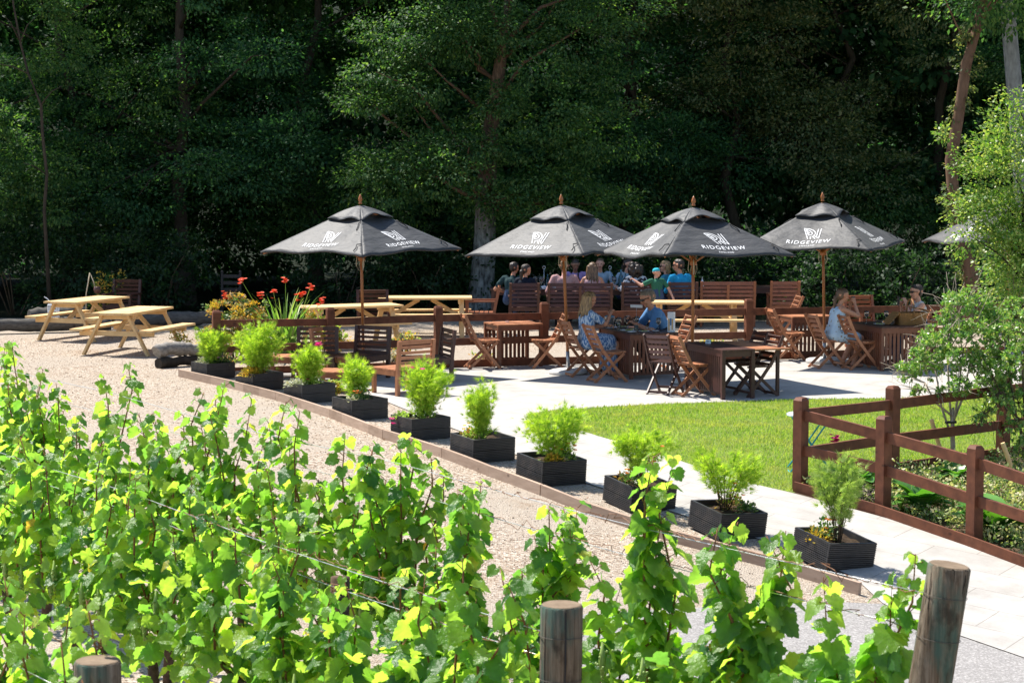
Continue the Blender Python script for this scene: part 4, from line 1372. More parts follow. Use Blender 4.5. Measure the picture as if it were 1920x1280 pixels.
for (c, sc), lab in zip(pdat, plab):
    p = G(*c)
    # edge leading away to the left follows the row; the box turns with the bend of the row
    ang = math.atan2(0.82, -0.50)
    i = len(PLANT)
    ang += R([6, 5, 4, 2, 0, -1, -1, -2, -2, -2][i])
    e1 = Vector((math.cos(ang), math.sin(ang), 0)); e2 = Vector((math.sin(ang), -math.cos(ang), 0))
    s = 0.55 * sc
    ctr = p + e1 * (s / 2) + e2 * (s / 2)
    ctr.z = gzf(ctr.x, ctr.y) + 0.005
    o = place(pp, ppu, ctr, ang, lab, 'planter', 'black plank planters along the gravel edge', sc)
    # sits on the slope
    gxx = (gzf(ctr.x + .2, ctr.y) - gzf(ctr.x - .2, ctr.y)) / .4; gyy = (gzf(ctr.x, ctr.y + .2) - gzf(ctr.x, ctr.y - .2)) / .4
    nn = Vector((-gxx, -gyy, 1)).normalized()
    o.rotation_mode = 'QUATERNION'
    qn = Vector((0, 0, 1)).rotation_difference(nn) @ Matrix.Rotation(ang, 3, 'Z').to_quaternion()
    roll = R([0, 0, 0, 0, 0, 0, .5, 1.5, 3, 4.5][i])
    qn = Matrix.Rotation(roll, 3, 'Y').to_quaternion() @ qn
    o.rotation_quaternion = qn
    PLANT.append((ctr, qn, sc, e1, e2, nn))
# ------------------------------------------------------------------ what grows in the planters
M['cosmos'] = leafmat('feathery_cosmos_leaf', [(0.20, 0.36, 0.04), (0.28, 0.46, 0.05), (0.38, 0.54, 0.08), (0.50, 0.58, 0.13)], 0.5, (1.5, 1.5, 0.5), 0.5, 0.2)
M['cosmos_dull'] = leafmat('grey_green_cosmos_leaf', [(0.19, 0.30, 0.07), (0.28, 0.40, 0.10), (0.40, 0.48, 0.18)], 0.45, (1.5, 1.6, 0.7), 0.5, 0.2)
M['bed_leaf'] = leafmat('bedding_leaf', [(0.03, 0.075, 0.025), (0.05, 0.11, 0.035), (0.11, 0.17, 0.06), (0.30, 0.34, 0.20)], 0.35, (1.8, 2.0, 0.8), 0.4, 0.4)
M['yellow_leaf'] = leafmat('yellow_leaf', [(0.40, 0.30, 0.03), (0.52, 0.40, 0.06), (0.60, 0.33, 0.05), (0.35, 0.38, 0.08)], 0.4, (1.4, 1.3, 0.6), 0.5, 0.3)
M['silver_leaf'] = leafmat('silvery_leaf', [(0.30, 0.33, 0.24), (0.44, 0.46, 0.36), (0.55, 0.50, 0.34)], 0.3, (1.3, 1.3, 0.9), 0.6, 0.2)
M['rust_leaf'] = leafmat('rusty_leaf', [(0.24, 0.11, 0.04), (0.36, 0.20, 0.08), (0.45, 0.36, 0.14), (0.20, 0.22, 0.06)], 0.4, (1.4, 1.3, 0.6), 0.5, 0.2)
def petal(name, c): M[name] = leafmat(name, [tuple(x * 0.75 for x in c), c, tuple(min(1, x * 1.2) for x in c)], 0.35, (1.3, 1.3, 1.3), 0.5, 0.2)
petal('orange_petal', (0.75, 0.20, 0.03)); petal('magenta_petal', (0.62, 0.03, 0.20)); petal('pink_petal', (0.72, 0.30, 0.40)); petal('red_petal', (0.72, 0.085, 0.025)); petal('yellow_petal', (0.80, 0.50, 0.03)); petal('white_petal', (0.8, 0.78, 0.7))

def fronds(n, pts_fn, size, g):
    """feathery foliage: each frond is a spray of thin needles"""
    tv = []; tf = []
    for k in range(9):
        a = (k - 4) * 0.27; x0 = 0.10 * abs(k - 4)
        d = Vector((math.cos(a), math.sin(a), 0.15 * math.sin(k * 2.0)))
        s = Vector((-d.y, d.x, 0)) * 0.040
        L = 1.0 - 0.10 * abs(k - 4); o = Vector((0.25 - x0 * 0.5, 0, 0))
        b = len(tv); tv += [o - s, o + s, o + d * L]; tf.append((b, b + 1, b + 2))
    P, tip = pts_fn(n)
    return scatter(tv, tf, P, frames(tip, rdir(n, g)), size * g.uniform(0.6, 1.3, n))

def cosmos(seed, h, w, n, sparse=False):
    g = np.random.default_rng(seed)
    nst = 9 if not sparse else 11
    tops = []
    mb = MB()
    for i in range(nst):
        a = g.uniform(0, 6.28); r = w / 2 * math.sqrt(g.uniform(0.02, 0.8)); z = h * g.uniform(0.72, 1.0) * (1 - 0.25 * (r / (w / 2)) ** 2)
        t = Vector((r * math.cos(a), r * math.sin(a), z)); m_ = Vector((t.x * 0.35, t.y * 0.35, z * 0.45)) + Vector(g.normal(0, 0.012, 3))
        mb.tube([Vector((t.x * 0.12, t.y * 0.12, -0.02)), m_, t], [0.007, 0.0055, 0.0025], 5); tops.append((m_, t))
    st = mb
    def pts(n):
        k = g.integers(0, nst, n); u = g.random(n) ** (0.75 if not sparse else 0.6); lo = 0.18 if not sparse else 0.3
        u = lo + (1 - lo) * u
        A = np.array([tuple(x[0]) for x in tops]); B = np.array([tuple(x[1]) for x in tops])
        t = np.clip((u - 0.45) / 0.55, 0, 1)[:, None]; b = np.clip(u / 0.45, 0, 1)[:, None]
        P = A[k] * b * (1 - t) + B[k] * t
        P = P + g.normal(0, (0.042 if not sparse else 0.024), (n, 3)) * (w / 0.5)
        tip = norm(np.stack([P[:, 0] * 2.2, P[:, 1] * 2.2, np.full(n, 0.35)], -1) + 0.5 * rdir(n, g))
        return P, tip
    v, f = fronds(n, pts, 0.075, g)
    return st, v, f, tops

def clump(seed, n, w, h, size, flat=0.5):
    g = np.random.default_rng(seed)
    d = rdir(n, g); d[:, 2] = np.abs(d[:, 2])
    P = d * np.array([w / 2, w / 2, h]) * (0.35 + 0.65 * g.random(n)[:, None])
    tip = norm(d + 0.6 * rdir(n, g)); nr = norm(rdir(n, g) * 0.7 + np.array([0, 0, 1]))
    return scatter(LEAF_V, LEAF_F, P, frames(tip, nr), size * g.uniform(0.6, 1.3, n))

def flowers(name, pts, size, mat, parent, seed=1):
    if 1 < len(pts) <= 12 and name != 'petals':               # each bloom a piece of its own
        for i, p in enumerate(pts): flowers(name, [p], size, mat, parent, seed + i)
        return
    g = np.random.default_rng(seed); parts = []
    for p in pts:
        n = 9; a = np.arange(n) * 2 * math.pi / n + g.random()
        tip = np.stack([np.cos(a), np.sin(a), np.full(n, 0.35)], -1)
        fc_ = norm(np.array([g.normal(0, .5), -0.6 + g.normal(0, .4), 0.8]))
        tip = norm(tip - 0.4 * (tip @ fc_)[:, None] * fc_)
        parts.append(scatter([(0, 0, 0), (0.6, 0.26, 0.05), (1, 0, 0), (0.6, -0.26, 0.05)], [(0, 1, 2, 3)], np.repeat(np.array([p]), n, 0), frames(tip, np.repeat(fc_[None], n, 0)), np.full(n, size)))
    v, f = merge(parts)
    return np_obj(name, v, f, mat, parent)

ordw = ['farthest planter by the silver log', 'second planter from the silver log', 'third planter from the silver log', 'fourth planter from the silver log', 'fifth planter from the silver log',
        'sixth planter from the silver log', 'seventh planter from the silver log', 'third planter from the road', 'second planter from the road', 'planter nearest the road']
#        height, width, fronds, offset along row, sparse, look
cz = [(0.50, 0.52, 1150, 0.02, 0, 'round feathery lime cosmos'), (0.68, 0.66, 1500, 0.0, 0, 'broad feathery lime cosmos'), (0.52, 0.46, 1100, 0.0, 0, 'narrow feathery lime cosmos'),
      (0.50, 0.52, 1200, -0.05, 0, 'bushy feathery lime cosmos'), (0.62, 0.56, 1350, 0.02, 0, 'tall rounded lime cosmos dotted with pink buds'), (0.55, 0.44, 850, 0.0, 0, 'upright tufted lime cosmos'),
      (0.55, 0.62, 950, 0.06, 0, 'leaning wide lime cosmos'), (0.58, 0.60, 700, 0.05, 1, 'thin airy lime cosmos'), (0.62, 0.72, 620, -0.04, 1, 'sparse cosmos on long bare stems'), (0.74, 0.52, 850, 0.05, 1, 'tall pale feathery cosmos')]
for i, ((ctr, qn, sc, e1, e2, nn), (h, w, nf_, off, sp, look)) in enumerate(zip(PLANT, cz)):
    top = ctr + nn * 0.218 * sc
    root = thing('cosmos_plant', look + ' in the ' + ordw[i], 'plant', top - e1 * off * 1.5)
    h *= 1.16; w *= 1.22; nf_ = int(nf_ * 1.5)
    st, v, f, tops = cosmos(40 + i, h, w, nf_, bool(sp))
    st.build('stems', M['twig_dark' if sp else 'cosmos_dull'], root, sm=True)
    np_obj('foliage', v, f, M['cosmos' if i < 9 else 'cosmos_dull'], root)
    if i == 2: flowers('flower', [(0.13, -0.05, h - 0.03), (0.15, -0.05, h - 0.02), (0.14, -0.03, h)], 0.055, M['magenta_petal'], root)
    if i == 4: flowers('flower', [(-0.1, -0.2, h * 0.92), (0.02, -0.22, h * 0.9), (0.2, -0.1, h * .6), (-0.18, -0.1, h * .7)], 0.038, M['magenta_petal'], root)
    if i in (7, 8): flowers('flower', [(0.1, -0.1, h * .4), (0.2, 0.0, h * .62)], 0.03, M['orange_petal'], root)
    # leafy bedding plant beside it
    sd = e2 * 0.10 if i % 2 == 0 else e2 * -0.06
    bp = top + e1 * (-0.13 if i in (3, 6, 0) else 0.08) + sd
    blook = ['low dark leafed bedding plant with salmon flowers', 'low bedding plant with pink and apricot blooms', 'low dark leafed plant with magenta blooms', 'dark leafed plant with orange and yellow blooms', 'dark bushy bedding plant at the foot of the cosmos',
             'low mound of yellow green leaves', 'dark leafed bedding plant with orange blooms', 'dark low bedding plant with orange tips', 'low mixed rusty and green bedding plant', 'dark compact bedding plant with orange blooms'][i]
    root = thing('bedding_plant', blook + ' in the ' + ordw[i].replace(' planter', '', 1) if False else blook + ', ' + ordw[i], 'plant', bp)
    v, f = clump(140 + i, 260 if i != 1 else 200, 0.30, 0.20 if i in (0, 3, 4, 9) else 0.15, 0.04)
    np_obj('leaves', v, f, M['bed_leaf' if i not in (8, 5) else ('rust_leaf' if i == 8 else 'cosmos_dull')], root)
    g = np.random.default_rng(60 + i)
    fp = [(g.uniform(-.13, .13), g.uniform(-.15, .0), g.uniform(.12, .22)) for _ in range(6)]
    col = ['pink_petal', 'pink_petal', 'magenta_petal', 'orange_petal', 'magenta_petal', 'yellow_petal', 'orange_petal', 'orange_petal', 'orange_petal', 'orange_petal'][i]
    flowers('flower', fp, 0.026, M[col], root, i)
    # edging foliage over the near rim
    elook = ['silvery trailing foliage along the rim', 'bright yellow foliage along the rim', 'yellow and silver foliage along the rim', 'pale silvery tuft at the corner', 'pink petunia trailing over the left rim',
             'orange tinted tuft at the left corner', 'yellow green mound at the front corner', 'orange tinted thin grass at the left corner', 'trailing green foliage along the right rim', 'pale yellow foliage along the left rim'][i]
    off2 = [e1 * 0.1 + e2 * -0.15, e1 * -0.05 + e2 * -0.16, e1 * 0.05 + e2 * -0.18, e1 * -0.16 + e2 * -0.18, e1 * 0.12 + e2 * -0.20, e1 * 0.18 + e2 * -0.1, e1 * -0.17 + e2 * -0.08, e1 * 0.2 + e2 * -0.1, e1 * -0.15 + e2 * 0.12, e1 * 0.1 + e2 * -0.12][i]
    root = thing('trailing_plant', elook + ' of the ' + ordw[i], 'plant', top + off2 * sc)
    em = ['silver_leaf', 'yellow_leaf', 'silver_leaf', 'silver_leaf', 'cosmos_dull', 'rust_leaf', 'yellow_leaf', 'rust_leaf', 'bed_leaf', 'yellow_leaf'][i]
    n1 = [150, 420, 220, 90, 120, 110, 170, 90, 150, 170][i]
    v, f = clump(240 + i, n1, 0.34 if i in (1, 2, 9) else 0.2, 0.10 if i != 1 else 0.13, 0.045)
    if i in (1, 9, 2):
        v = v @ np.array([[abs(e1.x) * 1.5 + .2, 0, 0], [0, 1.3, 0], [0, 0, 1]])
    np_obj('leaves', v, f, M[em], root)
    if i == 4: flowers('flower', [(-0.10, -0.06, -0.05), (-0.12, -0.05, 0.01)], 0.04, M['magenta_petal'], root)
    if i == 2: flowers('flower', [(0.17, -0.05, 0.1), (0.16, 0.0, 0.2)], 0.04, M['magenta_petal'], root)

# ------------------------------------------------------------------ flowers behind the back fence
def blades(n, L, w, seed, spread=0.55):
    g = np.random.default_rng(seed); mb = MB()
    for i in range(n):
        a = g.uniform(0, 6.28); s = g.uniform(0.15, spread); l = L * g.uniform(0.6, 1.05)
        d = Vector((math.cos(a) * s, math.sin(a) * s, 1)).normalized(); sd = Vector((-math.sin(a), math.cos(a), 0))
        vs = []; p = Vector((g.normal(0, .08), g.normal(0, .08), 0)); K = 6
        for k in range(K + 1):
            t = k / K; ww = w * (1 - t ** 2) * 0.5 + 0.001
            vs += [p - sd * ww, p + sd * ww]
            p = p + (d + Vector((math.cos(a), math.sin(a), -0.9)) * (t ** 2) * s * 1.4).normalized() * (l / K)
        mb.add(vs, [(2 * k, 2 * k + 1, 2 * k + 3, 2 * k + 2) for k in range(K)])
    return mb
M['strap'] = leafmat('strap_leaf', [(0.10, 0.22, 0.04), (0.16, 0.30, 0.06), (0.36, 0.42, 0.18)], 0.4, (1.6, 1.7, 0.7), 0.35, 0.45)
b0 = at(-4.1, 36.2)
root = thing('crocosmia_plant', 'arching strap leaved plant with red flowers behind the fence', 'plant', b0 + Vector((0.25, 0, 0.05)))
blades(95, 1.3, 0.048, 5, 0.8).build('leaves', M['strap'], root)
mb = MB(); pts = []
for dx, z in ((-0.75, 1.32), (-0.42, 1.10), (-0.2, 1.12), (0.0, 1.3), (0.22, 1.05), (0.42, 1.2), (0.62, 0.98), (0.05, 0.62), (-1.05, 1.05), (0.3, 1.1)):
    t = Vector((dx, g.uniform(-.25, .1), z)); mb.tube([Vector((dx * .2, 0, 0)), Vector((dx * .6, t.y, z * .6)), t], [0.006, 0.005, 0.004], 4)
    flowers('petals', [(t.x + g.normal(0, .03), t.y + g.normal(0, .02), t.z + g.normal(0, .035)) for k in range(9)], 0.042, M['red_petal'], root, len(pts)); pts.append(0)
mb.build('flower_stalks', M['cosmos_dull'], root)
def mixbush(lab, loc, w, h, mats, n, leaf, seed):
    root = thing('flowering_shrub', lab, 'shrub', loc)
    mb = MB(); g = np.random.default_rng(seed)
    cl = []
    for i in range(16):
        a = g.uniform(0, 6.28); r = w / 2 * math.sqrt(g.random()); z = h * g.uniform(0.25, 0.9); cl.append((r * math.cos(a), r * .6 * math.sin(a), z, w * .16, w * .16, h * .14))
        mb.tube([Vector((r * .1 * math.cos(a), 0, -.03)), Vector((r * .6 * math.cos(a), r * .3 * math.sin(a), z * .6)), Vector(cl[-1][:3])], [0.01, 0.007, 0.004], 4)
    mb.build('stems', M['twig_dark'], root)
    for k, (nm, mm) in enumerate(mats):
        v, f = crown(seed + 5 + k, cl, n // len(mats), leaf, 0.1, 0.3); np_obj(nm, v, f, M[mm], root)
mixbush('yellow and purple leaved flowering shrub left of the red flowers, behind the fence', b0 + Vector((-0.62, 0.1, 0)), 1.1, 1.15, (('foliage', 'bed_leaf'), ('yellow_leaves', 'yellow_leaf'), ('rusty_leaves', 'rust_leaf')), 7000, 0.055, 700)
mixbush('yellow leaved shrub at the left end of the fenced pine table', b0 + Vector((0.98, -0.2, 0)), 0.62, 0.85, (('foliage', 'cosmos_dull'), ('yellow_leaves', 'yellow_leaf')), 1900, 0.055, 720)
for (px, py, w, h, lab) in ((755, 668, .5, .42, 'small yellow green shrub behind the fence, beside the tall fence post'), (728, 688, .45, .3, 'small twiggy plant at the foot of the fence behind the lounge chairs'), (345, 655, .5, .38, 'pale yellow flowering clump growing behind the silver log'), (430, 690, .5, .45, 'leafy flowering clump behind the farthest planter'), (905, 682, .3, .2, 'tiny weed at the fence foot by the small empty table'), (1330, 655, .5, .22, 'low yellow green plant on the gravel behind the dark table'), (490, 690, .4, .4, 'green leafy clump behind the second planter, at the fence foot'), (625, 742, .25, .22, 'yellow flowered leafy clump beside the low lounge table')):
    p = G(px, py); mixbush(lab, p, w, h, (('foliage', 'cosmos_dull'), ('yellow_leaves', 'yellow_leaf')) if px != 728 else (('foliage', 'rust_leaf'), ('pale_leaves', 'silver_leaf')), 420, 0.045, 730 + px)
p = at(-7.9, 44.3)
mixbush('yellow tinged spiky shrub in the shade behind the back picnic table', at(-8.4, 44.2), 0.9, 1.1, (('foliage', 'leaf_mid'), ('yellow_leaves', 'yellow_leaf')), 900, 0.06, 790)

# ------------------------------------------------------------------ logs
def log(lab, pts, r, mat, grp='felled logs on the gravel'):
    mb = MB(); n = len(pts)
    o = Vector(pts[0]); o.z = gzf(o.x, o.y)
    fine = []
    for i in range(n - 1):
        for k in range(6): fine.append((Vector(pts[i]).lerp(Vector(pts[i + 1]), k / 6)) - o + Vector((random.gauss(0, .006), random.gauss(0, .006), random.gauss(0, .010))))
    fine.append(Vector(pts[-1]) - o)
    mb.tube(fine, [r * (1 + 0.10 * math.sin(i * .7) + random.gauss(0, .03)) for i in range(len(fine))], 18, wob=0.05)
    ob = mb.build('log', mat, sm=False, loc=o); tag(ob, lab, 'log', grp)
    for p in ob.data.polygons:
        if len(p.vertices) == 4: p.use_smooth = True
M['dark_log'] = wood('shaded_log', (0.035, 0.030, 0.026), (0.15, 0.14, 0.125), 0.9, (5, 14, 14), 0.1, bmp=1.0)  # darker copy of the log wood, tree shade mixed into its colour
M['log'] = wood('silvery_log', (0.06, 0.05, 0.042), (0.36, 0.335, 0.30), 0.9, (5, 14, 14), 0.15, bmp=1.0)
p = G(292, 690); q = G(375, 684)
log('crooked silvery log lying on another, left of the farthest planter', [p + Vector((0, 0.05, .26)), p.lerp(q, .25) + Vector((0, .05, .31)), p.lerp(q, .6) + Vector((0, .05, .29)), q + Vector((0, 0, .26)), q + Vector((.4, .1, .26))], 0.11, M['log'])
log('dark log underneath the crooked silvery log', [p + Vector((.05, -.05, .08)), p.lerp(q, .5) + Vector((0, 0, .085)), q + Vector((.3, .1, .085))], 0.085, M['bark'])
p = at(-10.9, 41.2); q = at(-8.0, 42.3)
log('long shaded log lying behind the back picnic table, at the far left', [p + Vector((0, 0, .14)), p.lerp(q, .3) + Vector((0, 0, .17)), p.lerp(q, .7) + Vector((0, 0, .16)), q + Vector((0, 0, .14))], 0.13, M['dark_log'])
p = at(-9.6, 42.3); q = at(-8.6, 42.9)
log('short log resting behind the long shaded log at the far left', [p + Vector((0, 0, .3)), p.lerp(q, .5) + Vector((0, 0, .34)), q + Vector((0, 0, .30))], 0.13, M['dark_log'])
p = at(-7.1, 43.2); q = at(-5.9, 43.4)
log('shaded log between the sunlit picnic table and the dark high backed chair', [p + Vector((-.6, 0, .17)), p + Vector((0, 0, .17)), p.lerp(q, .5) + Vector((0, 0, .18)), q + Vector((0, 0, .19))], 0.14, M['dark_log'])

# ------------------------------------------------------------------ right hand flower bed
def hosta(lab, loc, w, n, seed):
    g = np.random.default_rng(seed); root = thing('hosta_plant', lab, 'plant', loc)
    parts = []
    tv = []; K = 7
    for k in range(K):
        t = k / (K - 1); ww = 0.34 * math.sin(math.pi * min(0.98, t * 0.9 + 0.06)) ** 0.8 * (1 - 0.15 * t)
        z = 0.55 * t - 0.62 * t * t
        tv += [(t, -ww, z + 0.10 * ww * 2), (t, 0, z), (t, ww, z + 0.10 * ww * 2)]
    tf = []
    for k in range(K - 1):
        b = 3 * k; tf += [(b, b + 1, b + 4, b + 3), (b + 1, b + 2, b + 5, b + 4)]
    a = g.uniform(0, 6.28, n); el = g.uniform(0.1, 0.9, n)
    tip = np.stack([np.cos(a) * np.cos(el), np.sin(a) * np.cos(el), np.sin(el)], -1)
    nr = np.stack([-np.cos(a) * np.sin(el), -np.sin(a) * np.sin(el), np.cos(el)], -1)
    P = np.stack([np.cos(a) * .05, np.sin(a) * .05, g.uniform(0.03, .1, n)], -1)
    v, f = scatter(tv, tf, P, frames(tip, nr), w / 2 * g.uniform(.7, 1.15, n))
    np_obj('leaves', v, f, M['hosta'], root, sm=True)
M['hosta'] = leafmat('broad_glossy_leaf', [(0.05, 0.16, 0.03), (0.09, 0.24, 0.045), (0.15, 0.32, 0.06)], 0.3, (1.8, 2.0, 0.6), 0.3, 0.55)
for px, py, w, n, lab in ((1600, 925, .75, 26, 'broad leaved green plant just inside the corner of the bed'), (1728, 962, .8, 28, 'glossy broad leaved plant between the first and second brown posts'), (1870, 1008, .9, 26, 'broad leaved dark plant right of the fence post at the right edge'), (1790, 905, .5, 18, 'broad leaved plant behind the middle rail, deeper in the bed'), (1675, 912, .4, 14, 'small broad leaved plant at the back rail of the bed')):
    hosta(lab, G(px, py), w, n, px)
def low_cover(name, label, poly_px, n, size, mat, seed, hmax=0.22, kind='stuff'):
    g = np.random.default_rng(seed); poly = PX(poly_px)
    xs = [p[0] for p in poly]; ys = [p[1] for p in poly]
    x = g.uniform(min(xs), max(xs), n * 3); y = g.uniform(min(ys), max(ys), n * 3)
    k = in_poly(x, y, poly); x = x[k][:n]; y = y[k][:n]; m_ = len(x)
    bumps = 0.5 + 0.5 * np.sin(x * 5.1 + 1.3 * np.sin(y * 4.2)) * np.sin(y * 5.7 + x)
    P = np.stack([x, y, gz(x, y) + 0.02 + g.random(m_) * hmax * (0.35 + bumps)], -1)
    tip = norm(rdir(m_, g) + np.array([0, 0, 0.5])); nr = norm(rdir(m_, g) * .8 + np.array([0, 0, 1]))
    v, f = scatter(LEAF_V, LEAF_F, P, frames(tip, nr), size * g.uniform(.6, 1.3, m_))
    tag(np_obj(name, v, f, mat), label, 'ground cover', kind=kind)
bedp = [(1500, 925), (1690, 902), (1880, 872), (2060, 845), (2080, 1120), (1925, 1055), (1815, 1012), (1740, 986), (1645, 958), (1590, 944)]
M['cover'] = leafmat('ground_cover_leaf', [(0.07, 0.15, 0.04), (0.18, 0.26, 0.07), (0.42, 0.42, 0.19), (0.64, 0.56, 0.36)], 0.35, (1.5, 1.6, 0.8), 0.5, 0.3)
low_cover('ground_cover', 'mottled green and cream ground cover filling the fenced flower bed', bedp, 15000, 0.05, M['cover'], 61)
M['heather'] = leafmat('purple_heather_leaf', [(0.10, 0.10, 0.08), (0.20, 0.14, 0.17), (0.30, 0.26, 0.22)], 0.3, (1.3, 1.3, 1.2), 0.6, 0.2)
root = thing('heather_plant', 'low greyish purple heather just left of the first brown post in the bed', 'plant', G(1622, 944))
v, f = clump(801, 700, 0.42, 0.20, 0.03); np_obj('foliage', v, f, M['heather'], root)

def small_tree(lab, base_px, crown_px, D_off, nleaf, leaf, seed, tw='twig'):
    g = np.random.default_rng(seed); b0 = G(*base_px); root = thing('ornamental_tree', lab, 'tree', b0)
    D = b0.y; mb = MB(); cl = []
    for px, py, s in crown_px:
        p = W(px, py, D + g.uniform(-D_off, D_off)) - b0; s *= 1.22; cl.append((p.x, p.y, p.z, s, s, s * .85))
    stems = []
    fork = Vector((0.0, 0, 0.70))
    mb.tube([Vector((0.02, 0, -.05)), Vector((0.0, 0, .35)), fork], [0.034, 0.028, 0.014], 9)
    for k, (dx, dy, hz) in enumerate(((-.22, 0, 1.15), (-.06, .1, 1.35), (.08, -.1, 1.35), (.2, .05, 1.2), (-.35, -.05, 1.0))):
        t = Vector((dx, dy, hz)); fk = Vector((0, 0, .34 + .07 * k)); mb.tube([fk - Vector((0, 0, .03)), fk.lerp(t, .5) + Vector((dx * .12, 0, -.05)), t], [0.016, 0.013, 0.009], 6); stems.append(t)
    for c in cl:
        c = Vector(c[:3]); s = min(stems, key=lambda t: (t - c).length)
        mb.tube([s, s.lerp(c, .55) + Vector(g.normal(0, .04, 3)), c], [0.009, 0.006, 0.003], 5)
        for _ in range(14):
            e = c + Vector(g.normal(0, .16, 3)); mb.tube([c.lerp(s, .25), c.lerp(e, .6) + Vector(g.normal(0, .02, 3)), e], [0.004, 0.003, 0.0015], 4)
    mb.build('trunk', M[tw], root, sm=True)
    # rosettes of leaves at the twig ends
    nr_ = nleaf // 9
    w = np.array([c[3] for c in cl]); w = w ** 2 / (w ** 2).sum(); idx = g.choice(len(cl), nr_, p=w); A = np.array(cl)
    d = rdir(nr_, g); d[:, 2] += 0.35; d = norm(d)
    P = A[idx, :3] + d * A[idx, 3:6] * (0.55 + 0.45 * g.random(nr_)[:, None])
    P9 = np.repeat(P, 9, 0); d9 = np.repeat(norm(d + np.array([0, 0, .6])), 9, 0)
    tip = norm(d9 * 0.7 + rdir(len(P9), g)); nrm = norm(d9 + .5 * rdir(len(P9), g))
    v, f = scatter(LEAF_V, LEAF_F, P9 + g.normal(0, .008, P9.shape), frames(tip, nrm), leaf * g.uniform(.7, 1.2, len(P9)))
    np_obj('crown', v, f, M['leaf_bush'], root)
    return b0
cp = [(1740, 634, .11), (1774, 592, .11), (1797, 572, .15), (1835, 575, .15), (1862, 600, .15), (1722, 672, .12), (1752, 650, .15), (1780, 620, .18), (1825, 625, .18), (1870, 640, .18), (1705, 700, .12), (1740, 690, .17), (1785, 675, .18), (1835, 680, .18), (1875, 690, .18), (1720, 735, .08), (1690, 690, .06), (1800, 725, .12), (1845, 730, .15), (1765, 735, .07), (1880, 740, .12), (1782, 558, .07), (1812, 552, .07)]
small_tree('round topped evergreen little tree with whitish twigs inside the bed fence', (1785, 872), cp, .45, 12500, 0.046, 41)
cp = [(1880, 640, .2), (1915, 610, .2), (1925, 680, .25), (1890, 720, .2), (1920, 760, .2), (1875, 765, .14), (1850, 775, .12), (1905, 810, .16), (1860, 700, .15), (1930, 580, .15), (1960, 640, .3), (1960, 730, .3), (1835, 785, .07), (1925, 840, .12), (1900, 575, .1)]
small_tree('taller straggly evergreen with brown twigs at the right edge of the bed', (1925, 890), cp, .4, 8000, 0.046, 43, 'twig_dark')
for (a, b, lab) in (((1772, 838), (1746, 786), 'leaning pale stake tied to the round topped little tree'), ((1912, 885), (1880, 830), 'leaning pale stake beside the straggly evergreen at the right edge')):
    p = G(a[0], a[1] + 34); t = W(b[0], b[1], p.y); d = (t - p); o = p - d.normalized() * .1
    mb = MB(); mb.tube([Vector((0, 0, 0)), t - o], [0.026, 0.026], 10); ob = mb.build('tree_stake', M['pine'], loc=o)
    tag(ob, lab, 'stake', 'stakes in the flower bed')
p = G(1785, 872)
mb = MB(); mb.tube([Vector((-.09, -.03, .52)), Vector((.03, -.05, .525)), Vector((.05, .04, .525)), Vector((-.08, .04, .52)), Vector((-.09, -.03, .52))], [0.012] * 5, 6)
ob = mb.build('tree_tie', M['black_tape'], loc=p); tag(ob, 'black rubber tie round the stem of the round topped little tree', 'tree tie')

# turquoise folding bistro table on the lawn
M['turquoise'] = plain('turquoise_metal', (0.03, 0.33, 0.38), 0.45, 0.5, var=.05)
M['pale_metal'] = plain('pale_blue_metal', (0.62, 0.72, 0.76), 0.4, 0.5, var=.05)
p = G(1518, 884); root = thing('bistro_table', 'turquoise folding bistro table on the lawn behind the fence corner', 'table', p)
mb = MB(); mb.lathe([(0, .66), (.26, .66), (.275, .665), (.275, .68), (.26, .685), (0, .685)], 24); mb.build('tabletop', M['pale_metal'], root, sm=False)
for s in (-1, 1):
    mb = MB(); mb.tube([(-.26, s * .16, 0), (.0, s * .16, .34), (.22, s * .16, .66)], .010, 6); mb.build('leg', M['turquoise'], root)
    mb = MB(); mb.tube([(.26, s * .13, 0), (.0, s * .13, .34), (-.22, s * .13, .66)], .010, 6); mb.build('leg', M['turquoise'], root)
mb = MB(); mb.tube([(-.25, -.16, .015), (-.25, .16, .015)], .008, 6); mb.build('stretcher', M['turquoise'], root)
mb = MB(); mb.tube([(.25, -.13, .015), (.25, .13, .015)], .008, 6); mb.build('stretcher', M['turquoise'], root)
v, f = clump(55, 90, .11, .06, .03)
p2 = W(1560, 818, p.y + .0)
root = thing('flower_head', 'round pink flower head beside the turquoise bistro table', 'flower', Vector((p2.x, p2.y - .3, gzf(p2.x, p2.y - .3))))
hz = p2.z - root.location.z
flowers('petals', [(g.normal(0, .025), g.normal(0, .025), hz + g.normal(0, .025)) for _ in range(22)], .028, M['magenta_petal'], root, 9)
mb = MB(); mb.tube([(0, 0, -.02), (.01, 0, hz * .5), (0, 0, hz)], .005, 5); mb.build('stalk', M['cosmos_dull'], root)
